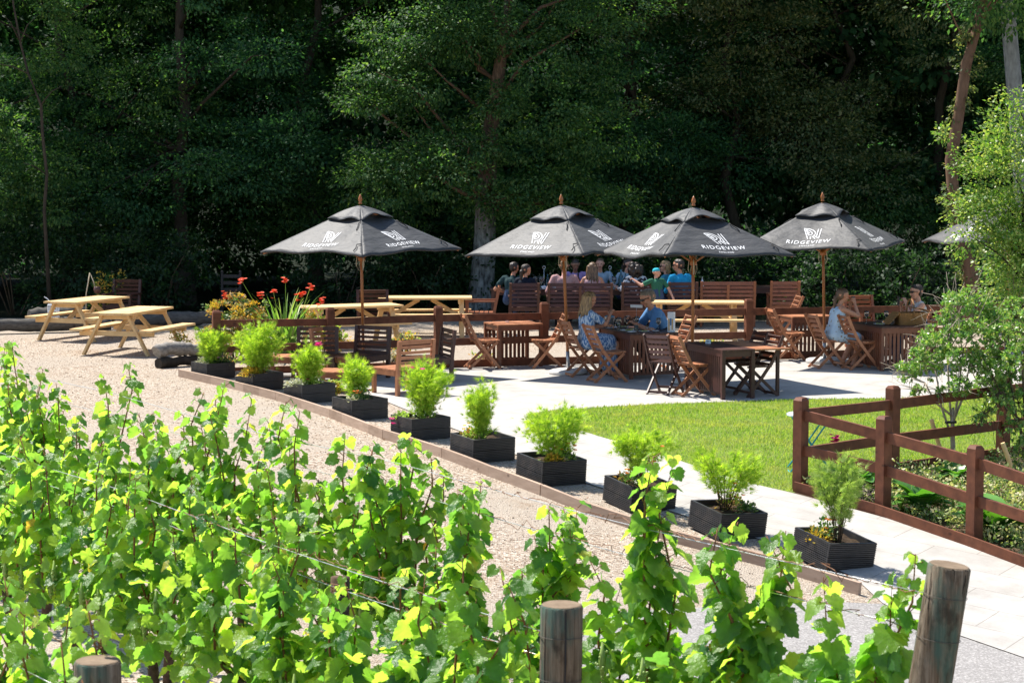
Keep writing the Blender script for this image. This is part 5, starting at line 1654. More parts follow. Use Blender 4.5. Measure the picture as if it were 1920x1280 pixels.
# ------------------------------------------------------------------ the vineyard in front
def vine_leaf_mat():
    m, nt, b = new_mat('vine_leaf')
    isl = N(nt, 'ShaderNodeNewGeometry').outputs['Random Per Island']
    col = ramp(nt, isl, [(0.0, (0.035, 0.115, 0.030)), (0.3, (0.065, 0.17, 0.034)), (0.65, (0.11, 0.23, 0.042)), (0.985, (0.155, 0.285, 0.055)), (0.997, (0.24, 0.30, 0.06)), (1.0, (0.30, 0.14, 0.04))])
    vec = coords(nt)
    col = mix(nt, 1.0, col, ramp(nt, noise(nt, vec, 30, 3), [(0.3, (0.8, 0.82, 0.8)), (0.7, (1.1, 1.08, 1.05))]), 'MULTIPLY')
    nt.links.new(col, b.inputs['Base Color'])
    b.inputs['Roughness'].default_value = 0.34; b.inputs['Specular IOR Level'].default_value = 0.6
    bump(nt, noise(nt, vec, 75, 3, .6), 0.9, 0.006, b)
    tr = N(nt, 'ShaderNodeBsdfTranslucent')
    nt.links.new(mix(nt, 1.0, col, (4.4, 3.5, 1.5), 'MULTIPLY'), tr.inputs[0])
    mx = N(nt, 'ShaderNodeMixShader'); mx.inputs[0].default_value = 0.62
    nt.links.new(b.outputs[0], mx.inputs[1]); nt.links.new(tr.outputs[0], mx.inputs[2])
    nt.links.new(mx.outputs[0], nt.nodes.get('Material Output').inputs[0])
    return m
M['vine'] = vine_leaf_mat()
M['cane'] = plain('vine_cane', (0.20, 0.085, 0.035), 0.6, 0.3, var=.35, scale=30)
M['vine_bark'] = plain('vine_bark', (0.09, 0.06, 0.042), 0.95, 0.1, var=.4, scale=40)
M['grape'] = plain('unripe_grapes', (0.24, 0.34, 0.08), 0.4, 0.4)
M['dark_wire'] = plain('rusty_wire', (0.10, 0.085, 0.07), 0.6, 0.4, 0.5, var=.3)
M['wire'] = plain('trellis_wire', (0.55, 0.55, 0.54), 0.35, 0.5, 0.85, var=.1)
# lobed, toothed grape leaf: petiole joins at the origin, tip at +X
half = [(0.0, 0.0), (-0.10, 0.05), (-0.20, 0.18), (-0.16, 0.27), (-0.16, 0.38), (-0.05, 0.42), (0.0, 0.51), (0.10, 0.48), (0.19, 0.47), (0.26, 0.55), (0.33, 0.52), (0.42, 0.58), (0.47, 0.48), (0.54, 0.45), (0.55, 0.37), (0.62, 0.36), (0.70, 0.38), (0.75, 0.28), (0.83, 0.26), (0.84, 0.16), (0.93, 0.11), (1.02, 0.0)]
def leaf_template(curl, fold):
    out = half + [(x, -y) for x, y in half[-2:0:-1]]
    vs = [(x, y, fold * abs(y) - curl * (x - 0.2) ** 2 - 0.25 * y * y * curl * 2 + 0.035 * math.cos(5.1 * math.atan2(y, x - .25))) for x, y in out]
    vs.append((0.32, 0.0, -curl * 0.02)); c = len(vs) - 1
    n = len(out)
    return vs, [(i, (i + 1) % n, c) for i in range(n)]
LT_V = [leaf_template(c, f) for c, f in ((0.35, 0.25), (0.6, 0.12), (0.2, 0.45), (0.5, -0.15))]

def row_pt(o, s, lat=0.0):
    return Vector((o.x + ROW_DIR.x * s + 0.835 * lat, o.y + ROW_DIR.y * s + 0.55 * lat, 0))

def grapevine(label, o, s0, s1, ztop_fn, dens, g, shoots, zlo=1.0, grp='grapevines in the rows', leafn=1.0, lsize=0.076, cut=.32):
    """one vine filling the stretch s0..s1 of its row; ztop_fn(s) gives absolute shoot tip height"""
    mid = row_pt(o, (s0 + s1) / 2); mid.z = gzf(mid.x, mid.y)
    root = thing('grapevine', label, 'grapevine', mid, 0, grp)
    L = lambda p: p - mid
    tr = MB(); ca = MB(); LP, LTp, LN, LS = [], [], [], []
    head = mid + Vector((0, 0, 0.85))
    tr.tube([L(mid - Vector((0, 0, .1))), L(mid + Vector((.03, .01, .4))), L(head)], [0.035, 0.03, 0.026], 7, wob=.15)
    for e in (s0, s1):
        q = row_pt(o, e * .9 + (s0 + s1) / 2 * .1); q.z = gzf(q.x, q.y) + .88
        tr.tube([L(head), L(head.lerp(q, .5)) + Vector((0, 0, .04)), L(q)], [0.018, 0.014, 0.01], 6)
    tr.build('trunk', M['vine_bark'], root, sm=True)
    def leaf(p, out, up, sz):
        LP.append(tuple(L(p))); LTp.append(tuple(out)); LN.append(tuple(up)); LS.append(sz)
    for (s, zt, lean, thick) in shoots:
        b = row_pt(o, s + g.normal(0, .04), g.normal(0, .04)); b.z = gzf(b.x, b.y) + .88
        t = row_pt(o, s + lean, g.normal(0, .07)); t.z = zt
        m1 = b.lerp(t, .5) + Vector(g.normal(0, .035, 3)); m2 = b.lerp(t, .8) + Vector(g.normal(0, .03, 3))
        P = [b, m1, m2, t]
        ca.tube([L(q) for q in P], [0.0065, 0.0055, 0.004, 0.002], 6)
        H = (t - b).length; n = int(H / 0.026 * thick)
        for k in range(n):
            u = (k + g.random()) / n
            if u < .5: p = P[0].lerp(P[1], u / .5)
            elif u < .8: p = P[1].lerp(P[2], (u - .5) / .3)
            else: p = P[2].lerp(P[3], (u - .8) / .2)
            a = k * 2.4 + g.normal(0, .5)
            d = Vector((math.cos(a), math.sin(a), g.normal(.0, .3)))
            pl = (0.022 + 0.035 * g.random()) * (1 - .35 * u); e = p + d * pl + Vector((0, 0, .02))
            if g.random() < .5: ca.tube([L(p), L(e)], [0.0022, 0.0018], 4)
            sz = lsize * g.uniform(.6, 1.3) * (1 - .42 * max(0, (u - .72) / .28))
            out = Vector((d.x, d.y, -0.75 + g.normal(0, .35))).normalized()
            up = Vector((d.x * .8 + g.normal(0, .45), d.y * .8 + g.normal(0, .45), .42))
            leaf(e, out, up, sz)
    nb = int((s1 - s0) * dens)
    for k in range(nb):                                        # canopy of laterals between the shoots
        s = g.uniform(s0, s1); zt = ztop_fn(s); u = g.random()
        gr = row_pt(o, s); zg = gzf(gr.x, gr.y)
        z = zg + zlo + (zt - cut - zg - zlo) * u
        lat = g.normal(0, .13 - .05 * u)
        p = row_pt(o, s, lat); p.z = z
        side = 1 if g.random() < .5 else -1
        d = Vector((.835 * side + g.normal(0, .6), .55 * side + g.normal(0, .6), -.5 + g.normal(0, .4))).normalized()
        up = Vector((.835 * side * .7 + g.normal(0, .5), .55 * side * .7 + g.normal(0, .5), .45))
        leaf(p, d, up, lsize * g.uniform(.7, 1.3))
    ca.build('canes', M['cane'], root, sm=True)
    LP, LTp, LN, LS = map(np.array, (LP, LTp, LN, LS))
    which = g.integers(0, 4, len(LP)); parts = []
    for w in range(4):
        k = which == w
        if k.any(): parts.append(scatter(LT_V[w][0], LT_V[w][1], LP[k], frames(LTp[k], LN[k]), LS[k]))
    v, f = merge(parts); np_obj('leaves', v, f, M['vine'], root)
    for k in range(3):
        mb = MB(); s = g.uniform(s0, s1); p = L(row_pt(o, s, -.1)); p.z = .95 + g.uniform(0, .2)
        for j in range(22):
            h = g.random(); mb.ball(p + Vector((g.normal(0, .02) * (1 - .6 * h), g.normal(0, .02) * (1 - .6 * h), -.12 * h)), .007, 5)
        mb.tube([p + Vector((0, 0, .03)), p - Vector((0, 0, .05)), p - Vector((0, 0, .13))], [.003, .016, .005], 6)
        mb.build('grape_bunch', M['grape'], root, sm=True)
    return root

ROW_B = Vector((0.167, 7.25, 0)); ROW_C = Vector((-1.28, 6.6, 0))
def zt_at(o, s, py):
    p = row_pt(o, s); return W(960 + F * p.x / p.y, py, p.y).z
# back row: shoot tips read from the skyline of the vines
tipsA = [(0.50, 1012, -.34), (0.34, 1080, -.05), (0.55, 1085, 0.05), (0.95, 1000, 0), (1.08, 985, .02), (1.22, 1060, .03), (1.62, 858, .05), (1.72, 965, 0), (2.02, 1045, 0), (2.30, 985, 0.02), (2.38, 948, 0.02), (2.46, 960, 0), (2.62, 1065, 0),
         (2.92, 915, .04), (3.0, 905, .05), (3.12, 990, 0), (3.30, 965, 0), (3.55, 850, 0), (3.66, 820, 0), (3.78, 835, .02), (3.9, 900, 0)]
ptsA = np.array([(0, 1220), (0.6, 1200), (1.0, 1190), (1.5, 1190), (2.0, 1180), (2.6, 1190), (3.0, 1150), (3.4, 1110), (3.7, 940), (4.0, 960), (4.3, 840), (4.8, 830), (5.4, 800), (6.0, 800), (6.5, 785), (7.0, 765), (7.6, 790), (8.1, 755), (8.6, 700), (9.4, 700), (11, 700)], float)
ztA = lambda s: zt_at(ROW_A, s, np.interp(s, ptsA[:, 0], ptsA[:, 1]))
g = np.random.default_rng(202)
labA = ['grapevine with one leaning shoot beside the tilted greenish post', 'sparse grapevine just left of the tilted post, in the row nearest the gravel', 'grapevine with the tallest thin shoot, in front of the third planter from the road', 'grapevine with a slim dense upright shoot in the middle of the row nearest the gravel',
        'grapevine with a bushy shoot in front of the bend of the timber edging', 'full grapevine left of the bushy middle shoot, in the row nearest the gravel', 'grapevine in front of the open gravel below the silver log', 'grapevine below the sunlit picnic table, in the row nearest the gravel', 'grapevine second from the left edge, in the row nearest the gravel', 'tall dense grapevine at the left edge of the row nearest the gravel', 'grapevine cut by the left edge of the picture']
for k in range(10):
    s0, s1 = k * 1.0 + (.16 if k == 0 else 0), k * 1.0 + 1.0
    sh = []
    for s, py, ln in tipsA:
        if s0 <= s < s1:
            zt_ = zt_at(ROW_A, s, py); sh.append((s, zt_, ln, 1.35))
            if s > .9:
                sh.append((s + g.normal(0, .03), zt_ - abs(g.normal(.06, .06)), ln + g.normal(0, .02), 1.3))
    if k >= 4:
        sh = []
        for j in range(7):
            s = s0 + (j + .5) / 7 + g.normal(0, .03); sh.append((s, ztA(s) + g.normal(.03, .12), g.normal(0, .05), 1.3))
    elif k == 3:
        sh += [(s0 + .9, ztA(s0 + .9), .02, 1.2)]
    for j in range(2): sh.append((g.uniform(s0, s1), ztA((s0 + s1) / 2) + g.normal(-.20, .05), g.normal(0, .08), .9))
    grapevine(labA[k], ROW_A, s0, s1, ztA, 130 if k < 3 else 190, g, sh, zlo=0.85, cut=.06 if k < 3 else .32, lsize=[.098, .084, .080, .076][k] if k < 4 else .074)
ptsB = np.array([(0, 1150), (.4, 1110), (.8, 1060), (1.2, 1060), (1.7, 1010), (2.2, 960), (2.8, 930), (3.4, 905), (4.0, 870), (4.6, 850), (5.2, 830), (6.5, 800)], float)
ztB = lambda s: zt_at(ROW_B, s, np.interp(s, ptsB[:, 0], ptsB[:, 1]))
labB = ['grapevine beside the round post with the split end, in the middle row', 'bright grapevine left of the split post, in the middle row', 'grapevine with yellow leaves along the wire in the middle row', 'grapevine in the middle row below the gravel clearing', 'grapevine second from the left edge in the middle row', 'grapevine at the left edge of the middle row']
for k in range(6):
    s0, s1 = k - .05, k + 1.0
    sh = []
    for j in range(7):
        s = s0 + (j + .5) / 7 * (s1 - s0); sh.append((s, ztB(s) + g.normal(-.05, .10), g.normal(0, .06), 1.2))
    grapevine(labB[k], ROW_B, s0, s1, ztB, 210, g, sh, zlo=0.75)
labC = ['grapevine around the small post at the bottom left corner', 'grapevine left of the small post, in the front row', 'grapevine at the front row beyond the left edge']
ztC = lambda s: 1.98
for k in range(3):
    s0, s1 = k - .15, k + 1.0
    sh = [(s0 + (j + .5) / 9 * (s1 - s0), 1.98 + g.normal(-.02, .10), g.normal(0, .07), 1.1) for j in range(9)]
    grapevine(labC[k], ROW_C, s0, s1, ztC, 230, g, sh, zlo=0.75)
# the front-most shoots along the bottom edge, right of the corner post
ROW_D = Vector((-0.35, 6.35, 0))
# trellis posts
def trellis_post(lab, top_px, o, r, lean=(0, 0)):
    p = row_pt(o, 0); t = W(top_px[0], top_px[1], p.y)
    base = Vector((t.x + lean[0], t.y + lean[1], gzf(p.x, p.y)))
    root = thing('trellis_post', lab, 'post', base, 0, 'round wooden trellis posts')
    mb = MB(); v = t - base; n = 9
    pts = [Vector((0, 0, -.2))] + [v * (i / n) for i in range(n + 1)]
    rr = [r * 1.04] + [r * (1.03 - .03 * i / n) for i in range(n + 1)]
    pts += [v + v.normalized() * .006]; rr += [r * .93]
    mb.tube(pts, rr, 28, wob=.010)
    ob = mb.build('shaft', M['post'], root, sm=True)
    mb = MB(); d = v.normalized()
    mb.tube([v + d * .0062, v + d * .0085], [r * .93, r * .88], 28, wob=.01); mb.build('end_grain', M['post_top'], root)
    for h in (.1, .25):
        mb = MB(); c = v - d * h; ring = []
        _, s, u2 = basis(d, (0, 1, 0))
        for k in range(25): a = 2 * math.pi * k / 24; ring.append(c + (s * math.cos(a) + u2 * math.sin(a)) * (r * 1.03 + .002))
        mb.tube(ring, .0011, 5); mb.build('wire_loop', M['dark_wire'], root, sm=True)
    return root, base, v
pa = trellis_post('tilted greenish round post at the end of the vine row nearest the gravel', (1780, 1062), ROW_A, .0735, (-.25, .03))
pb = trellis_post('upright round post with a split end among the vines, bottom centre', (1053, 1136), ROW_B, .0735, (-.02, 0))
pc = trellis_post('round post just showing at the bottom left corner', (183, 1241), ROW_C, .0735, (0, 0))
# drying split down the middle post
mb = MB(); r = .0745
for k in range(6):
    z0 = pb[2].z - .005 - k * .09; z1 = z0 - .09
    mb.bar((pb[2].x * z0 / pb[2].z + .012 + .002 * math.sin(k), -r * .965, z0), (pb[2].x * z1 / pb[2].z + .012 + .002 * math.sin(k + 1), -r * .985, z1), .004 + .0015 * math.sin(k * 1.3), .008, (0, 1, 0))
mb.build('drying_crack', M['black_tape'], pb[0])
# wires
def wire(lab, o, z0, z1, s1=11.0, s0=0.0, lat=0.0, barb=False):
    a = row_pt(o, s0, lat); a.z = z0; b = row_pt(o, s1, lat); b.z = z1
    mb = MB(); K = 24; pts = []
    for k in range(K + 1):
        t = k / K; p = a.lerp(b, t) - a; p.z -= .02 * math.sin(math.pi * ((t * 3) % 1)); pts.append(p)
    mb.tube(pts, .0019, 5)
    o_ = mb.build('trellis_wire', M['wire'], sm=True, loc=a); tag(o_, lab, 'wire', 'trellis wires along the vine rows')
    if barb:
        mb = MB(); tp = []                                     # old tendrils twisted round the wire
        for k in range(150):
            t = .003 + .30 * (k / 150) ** 1.3; p = a.lerp(b, t) - a; amp = .012 * max(0, math.sin(k * .21)) + .003
            tp.append(p + Vector((random.gauss(0, amp), random.gauss(0, amp), random.gauss(0, amp) - .008)))
        mb.tube(tp, .0018, 4)
        mb.build('tendrils', M['cane'], o_)
zA = pa[1].z + pa[2].z; zB = pb[1].z + pb[2].z; zC = pc[1].z + pc[2].z
wire('upper wire leading left from the tilted greenish post', ROW_A, zA - .10, zA - .06, barb=True, lat=-.02)
wire('lower wire leading left from the tilted greenish post', ROW_A, zA - .25, zA - .22, barb=True, lat=.05)
wire('upper wire leading left from the split post', ROW_B, zB - .10, zB - .07, barb=True, lat=-.02)
wire('lower wire leading left from the split post', ROW_B, zB - .22, zB - .20, lat=.06, barb=True)
wire('wire leading left from the corner post', ROW_C, zC - .12, zC - .10, lat=-.06)
# a dark stake standing in the middle row
p = row_pt(ROW_B, 2.05, .25); p.z = gzf(p.x, p.y)
mb = MB(); mb.tube([(0, 0, -.1), (0, 0, 1.0), (.01, 0, 1.38)], [.045, .043, .042], 12); o_ = mb.build('vine_stake', M['vine_bark'], loc=p, sm=True); tag(o_, 'dark stake almost hidden by leaves in the middle vine row', 'stake')
# ------------------------------------------------------------------ people
def cloth(name, col, pattern=None, rough=0.85):
    m, nt, b = new_mat(name)
    vec = coords(nt)
    if pattern is None:
        c = ramp(nt, noise(nt, vec, 9, 4), [(0.3, tuple(x * .86 for x in col)), (0.7, col)])
    elif pattern[0] == 'stripes':                 # vertical stripes round the body
        w = N(nt, 'ShaderNodeTexWave'); w.wave_type = 'BANDS'; w.bands_direction = 'Y'; w.inputs['Scale'].default_value = pattern[2]; w.inputs['Distortion'].default_value = .4
        nt.links.new(vec, w.inputs['Vector']); c = ramp(nt, w.outputs['Fac'], [(0.42, col), (0.58, pattern[1])])
    elif pattern[0] == 'check':
        cs = []
        for d in ('Y', 'Z'):
            w = N(nt, 'ShaderNodeTexWave'); w.wave_type = 'BANDS'; w.bands_direction = d; w.inputs['Scale'].default_value = pattern[2]
            nt.links.new(vec, w.inputs['Vector']); cs.append(ramp(nt, w.outputs['Fac'], [(0.72, (1, 1, 1)), (0.9, pattern[1])]))
        c = mix(nt, 1.0, mix(nt, 1.0, cs[0], cs[1], 'MULTIPLY'), col, 'MULTIPLY')
    elif pattern[0] == 'blotch':
        n1 = noise(nt, coords(nt, 'Object', pattern[3] if len(pattern) > 3 else (1, 1, 1)), pattern[2], 2, .5)
        c = ramp(nt, n1, [(0.46, col), (0.53, pattern[1])])
    elif pattern[0] == 'dots':
        v = N(nt, 'ShaderNodeTexVoronoi'); v.inputs['Scale'].default_value = pattern[2]
        nt.links.new(vec, v.inputs['Vector']); sp = N(nt, 'ShaderNodeSeparateColor'); nt.links.new(v.outputs['Color'], sp.inputs[0])
        dm = mix(nt, 1.0, ramp(nt, v.outputs['Distance'], [(0.25, (1, 1, 1)), (0.4, (0, 0, 0))]), ramp(nt, sp.outputs[0], [(0.45, (0, 0, 0)), (0.5, (1, 1, 1))]), 'MULTIPLY')
        c = mix(nt, dm, col, pattern[1])
    nt.links.new(c, b.inputs['Base Color'])
    b.inputs['Roughness'].default_value = rough; b.inputs['Specular IOR Level'].default_value = 0.2
    bump(nt, noise(nt, coords(nt, 'Object', (1, 1, .5)), 14, 3), .5, .015, b)
    return m
def skin(name, c):
    m, nt, b = new_mat(name)
    nt.links.new(ramp(nt, noise(nt, coords(nt), 14, 4), [(0.3, tuple(x * .9 for x in c)), (0.7, c)]), b.inputs['Base Color'])
    b.inputs['Roughness'].default_value = .5; b.inputs['Subsurface Weight'].default_value = .08; b.inputs['Subsurface Radius'].default_value = (.01, .004, .002)
    return m
M['skin_fair'] = skin('fair_skin', (0.66, 0.34, 0.235)); M['skin_tan'] = skin('tanned_skin', (0.54, 0.255, 0.155)); M['skin_brown'] = skin('brown_skin', (0.30, 0.15, 0.095))
def hairmat(name, c1, c2):
    m, nt, b = new_mat(name)
    v = noise(nt, coords(nt, 'Object', (22, 22, 3)), 3, 4)
    nt.links.new(ramp(nt, v, [(0.35, c1), (0.65, c2)]), b.inputs['Base Color']); b.inputs['Roughness'].default_value = .45
    bump(nt, v, .9, .012, b)
    return m
M['hair_dark'] = hairmat('dark_brown_hair', (0.012, 0.008, 0.006), (0.045, 0.028, 0.02)); M['hair_brown'] = hairmat('brown_hair', (0.06, 0.033, 0.018), (0.16, 0.09, 0.045))
M['hair_blond'] = hairmat('highlighted_hair', (0.10, 0.055, 0.025), (0.42, 0.27, 0.12)); M['hair_grey'] = hairmat('sandy_grey_hair', (0.10, 0.075, 0.05), (0.24, 0.19, 0.13)); M['hair_long'] = hairmat('long_streaked_hair', (0.035, 0.02, 0.013), (0.22, 0.13, 0.065))
M['eye'] = plain('eye', (0.02, 0.014, 0.012), .25, .5); M['lip'] = plain('lip', (0.38, 0.14, 0.11), .5, .3, var=.05)
M['lens'] = plain('sunglass_lens', (0.008, 0.008, 0.010), .08, .6, var=0)
M['trousers'] = cloth('dark_trousers', (0.02, 0.022, 0.03)); M['denim'] = cloth('denim', (0.05, 0.08, 0.15)); M['shoe'] = plain('dark_shoe', (0.02, 0.018, 0.016), .5)

def capsule_mesh(p0, p1, r0, r1, n=12, sq=1.0, ax=None):
    """tapered capsule; sq squeezes it along ax"""
    p0 = Vector(p0); p1 = Vector(p1)
    d = p1 - p0
    if d.length < 1e-5: d = Vector((0, 0, 1e-4))
    dd, s, u = basis(d)
    prof = []
    for k in range(5): a = -math.pi / 2 + k * math.pi / 8; prof.append((r0 * math.cos(a), r0 * math.sin(a), 0))
    for k in range(5): a = k * math.pi / 8; prof.append((r1 * math.cos(a), r1 * math.sin(a), 1))
    vs = []; fs = []
    for r, z, e in prof:
        c = (p1 if e else p0) + dd * z
        for k in range(n):
            a = 2 * math.pi * k / n
            vs.append(c + s * (max(r, 1e-4) * math.cos(a)) + u * (max(r, 1e-4) * math.sin(a)))
    for i in range(len(prof) - 1):
        for k in range(n):
            k2 = (k + 1) % n; fs.append((i * n + k, i * n + k2, (i + 1) * n + k2, (i + 1) * n + k))
    fs.append(tuple(range(n - 1, -1, -1))); fs.append(tuple((len(prof) - 1) * n + k for k in range(n)))
    return vs, fs

def fused(name, caps, mats, labels, parent, voxel, smooth_it=3, rad_bias=None):
    """one continuous surface over a set of tapered capsules; each face takes the material of the nearest capsule"""
    mb = MB()
    for c in caps: mb.add(*capsule_mesh(*c[:4]))
    me = bpy.data.meshes.new(name + '_raw'); me.from_pydata(mb.v, [], mb.f); me.update()
    o = bpy.data.objects.new(name, me); C.objects.link(o)
    rm = o.modifiers.new('r', 'REMESH'); rm.mode = 'VOXEL'; rm.voxel_size = voxel
    sm = o.modifiers.new('s', 'SMOOTH'); sm.factor = .5; sm.iterations = smooth_it
    dg = bpy.context.evaluated_depsgraph_get(); dg.update()
    m2 = bpy.data.meshes.new_from_object(o.evaluated_get(dg)); m2.name = name
    o.modifiers.clear(); o.data = m2; bpy.data.meshes.remove(me)
    m2.materials.clear()
    for m in mats: m2.materials.append(m)
    npol = len(m2.polygons)
    ctr = np.empty(npol * 3, dtype=np.float32); m2.polygons.foreach_get('center', ctr); ctr = ctr.reshape(-1, 3)
    best = np.full(npol, 1e9); mi = np.zeros(npol, dtype=np.int32)
    for c, lab in zip(caps, labels):
        a = np.array(c[0], float); b = np.array(c[1], float); ab = b - a; L2 = max(ab @ ab, 1e-9)
        t = np.clip(((ctr - a) @ ab) / L2, 0, 1)
        d = np.linalg.norm(ctr - (a + t[:, None] * ab), axis=1) - (c[2] + (c[3] - c[2]) * t)
        k = d < best; best[k] = d[k]; mi[k] = lab
    m2.polygons.foreach_set('material_index', mi); m2.polygons.foreach_set('use_smooth', np.ones(npol, dtype=bool)); m2.update()
    if parent is not None: o.parent = parent
    return o

def ik(a, c, l1, l2, pole):
    a = Vector(a); c = Vector(c); d = c - a; L = min(d.length, (l1 + l2) * .999)
    dn = d.normalized(); x = (l1 * l1 - l2 * l2 + L * L) / (2 * L); h = math.sqrt(max(l1 * l1 - x * x, 0))
    p = Vector(pole); p = (p - dn * p.dot(dn)).normalized()
    return a + dn * x + p * h, a + dn * L

def person(label, loc, rz, top, bottom, skn, hair, seat=.45, lean=8, yaw=0, pitch=0, hl=None, hr=None, sleeve='short', legs='trousers', style='short', glasses=False, sz=1.0, fem=False, voxel=.011, feet=((.42, .12), (.40, -.12)), group=None, extra=None, grip=.6, straps=False, footz=0.05, shirt_open=False):
    SK, TP, BT, SH, LI, EY = range(6)
    root = thing('person', label, 'person', loc, rz, group); root.scale = (sz, sz, sz)
    caps = []; lab = []
    def cap(p0, p1, r0, r1, l): caps.append((tuple(p0), tuple(p1), r0, r1)); lab.append(l)
    ls = math.sin(R(lean)); lc = math.cos(R(lean))
    B = Vector((0, 0, (seat + .10) / sz))
    def sp(h, y=0, x=0): return B + Vector((ls * h + lc * x, y, lc * h - ls * x))
    sw = .165 if fem else .195
    tl = TP
    for s in (-1, 1):
        cap(sp(.0, s * .075), sp(.16, s * .055), .115 if fem else .11, .09 if fem else .10, BT if legs != 'dress' else TP)
        cap(sp(.16, s * .055), sp(.36, s * .08), .09, .098, tl)
        cap(sp(.36, s * .08), sp(.455, s * (sw - .05)), .09, .052, tl if not straps else SK)
        if fem: cap(sp(.32, s * .07, .07), sp(.32, s * .07, .085), .055, .045, tl)
    cap(sp(.05), sp(.38), .10, .10, tl); cap(sp(.38), sp(.46), .10, .06, tl if not straps else SK)
    if straps:
        cap(sp(.20), sp(.37), .108, .108, tl)
        for s in (-1, 1):
            for x in (-.075, .055): cap(sp(.36, s * .09, x), sp(.485, s * .095, x * .2), .022, .02, tl)
    neck = sp(.475); hb = sp(.56, 0, .015)
    cap(sp(.43), hb, .052, .047, SK)
    # head
    hy, hp = R(yaw), R(pitch)
    f = Vector((math.cos(hy) * math.cos(hp), math.sin(hy) * math.cos(hp), -math.sin(hp))); lft = Vector((-math.sin(hy), math.cos(hy), 0)); u = f.cross(lft)
    hc = hb + Vector((0, 0, .095)) + f * .02
    def hp_(x, y, z): return hc + f * x + lft * y + u * z
    cap(hp_(-.03, 0, .025), hp_(.02, 0, .03), .085, .082, SK)
    cap(hp_(.02, 0, -.01), hp_(.045, 0, -.075), .068, .042, SK)
    cap(hp_(.05, 0, -.085), hp_(.058, 0, -.082), .026, .024, SK)
    cap(hp_(.088, 0, .01), hp_(.108, 0, -.028), .010, .016, SK)
    for s in (-1, 1):
        cap(hp_(.062, s * .036, .03), hp_(.075, s * .03, .03), .02, .018, SK)
        cap(hp_(.0, s * .078, -.005), hp_(-.008, s * .084, .02), .014, .018, SK)
        cap(hp_(.06, s * .036, -.03), hp_(.055, s * .04, -.035), .026, .026, SK)
        cap(hp_(.083, s * .032, .008), hp_(.084, s * .032, .008), .011, .011, EY)
    cap(hp_(.092, -.018, -.058), hp_(.092, .018, -.058), .0095, .0095, LI)
    # arms
    for s, tgt in ((1, hl), (-1, hr)):
        sh = sp(.435, s * sw); tgt = Vector(tgt if tgt is not None else (.28, s * .20, .72)) / sz
        el, wr = ik(sh, tgt, .285, .25, (-.35, s * .55, -.75))
        r = .048 if fem else .055
        if sleeve == 'none':
            cap(sh, el, r * .98, r * .78, SK); cap(el, wr, r * .74, r * .5, SK)
        elif sleeve == 'short':
            m_ = sh.lerp(el, .66); cap(sh, m_, r + .010, r + .010, TP); cap(sh, el, r, r * .78, SK); cap(el, wr, r * .76, r * .52, SK)
        else:
            cap(sh, el, r + .008, r * .9, TP); cap(el, el.lerp(wr, .93), r * .9, r * .66, TP); cap(el.lerp(wr, .9), wr, r * .55, r * .5, SK)
        d = (wr - el).normalized(); sd = d.cross(Vector((0, 0, 1)))
        if sd.length < .1: sd = Vector((0, 1, 0))
        sd = sd.normalized() * s; dn = d.cross(sd).normalized()
        if dn.z > 0: dn = -dn
        k1 = wr + d * .085
        for q in (-.022, 0, .022): cap(wr + sd * q * .6, k1 + sd * q, .017, .015, SK)
        for q, ln in ((-.031, .062), (-.0105, .074), (.0105, .078), (.031, .070)):
            a0 = k1 + sd * q; a1 = a0 + (d * (1 - grip * .5) + dn * grip).normalized() * ln * .5; a2 = a1 + (d * (.55 - grip) + dn * (.5 + grip)).normalized() * ln * .5
            cap(a0, a1, .0095, .009, SK); cap(a1, a2, .009, .0078, SK)
        t0 = wr + sd * .022 + d * .02; t1 = t0 + (sd * .8 + d * .7 + dn * .3).normalized() * .04; t2 = t1 + (d * .9 + dn * .5 - sd * .1).normalized() * .032
        cap(t0, t1, .013, .011, SK); cap(t1, t2, .011, .009, SK)
    # legs
    for (fx, fy), s in zip(feet, (1, -1)):
        h = B + Vector((0.02, s * .085, -.01)); ank = Vector((fx / sz, fy / sz, (footz + .03) / sz))
        kn, an = ik(h, ank, .43, .42, (.7, s * .12, .8))
        LB = {'trousers': BT, 'bare': SK, 'dress': SK}[legs]
        if legs == 'dress':
            cap(h, h.lerp(kn, .80), .105, .095, TP); cap(h, kn, .08, .055, SK)
        elif legs == 'bare':
            cap(h, h.lerp(kn, .7), .095, .085, BT); cap(h, kn, .085, .058, SK)
        else: cap(h, kn, .088, .062, BT)
        cap(kn, kn.lerp(an, .35), .056 if LB == SK else .064, .056, LB); cap(kn.lerp(an, .35), an, .055, .036 if LB == SK else .05, LB)
        ft = an + Vector((.13, s * .02, -.045)); cap(an + Vector((-.03, 0, -.03)), ft, .036, .026, SH if LB != SK else SK)
        cap(an + Vector((-.02, 0, -.055)), ft + Vector((.02, 0, -.012)), .024, .018, SH)
    if extra:
        for e in extra(sp, B, Vector): cap(*e)
    ob = fused('body', caps, [M[skn], M[top], M[bottom], M['shoe'], M['lip'], M['eye']], lab, root, voxel)
    # hair
    hcaps = []
    def hcap(a, b, r0, r1): hcaps.append((tuple(a), tuple(b), r0, r1))
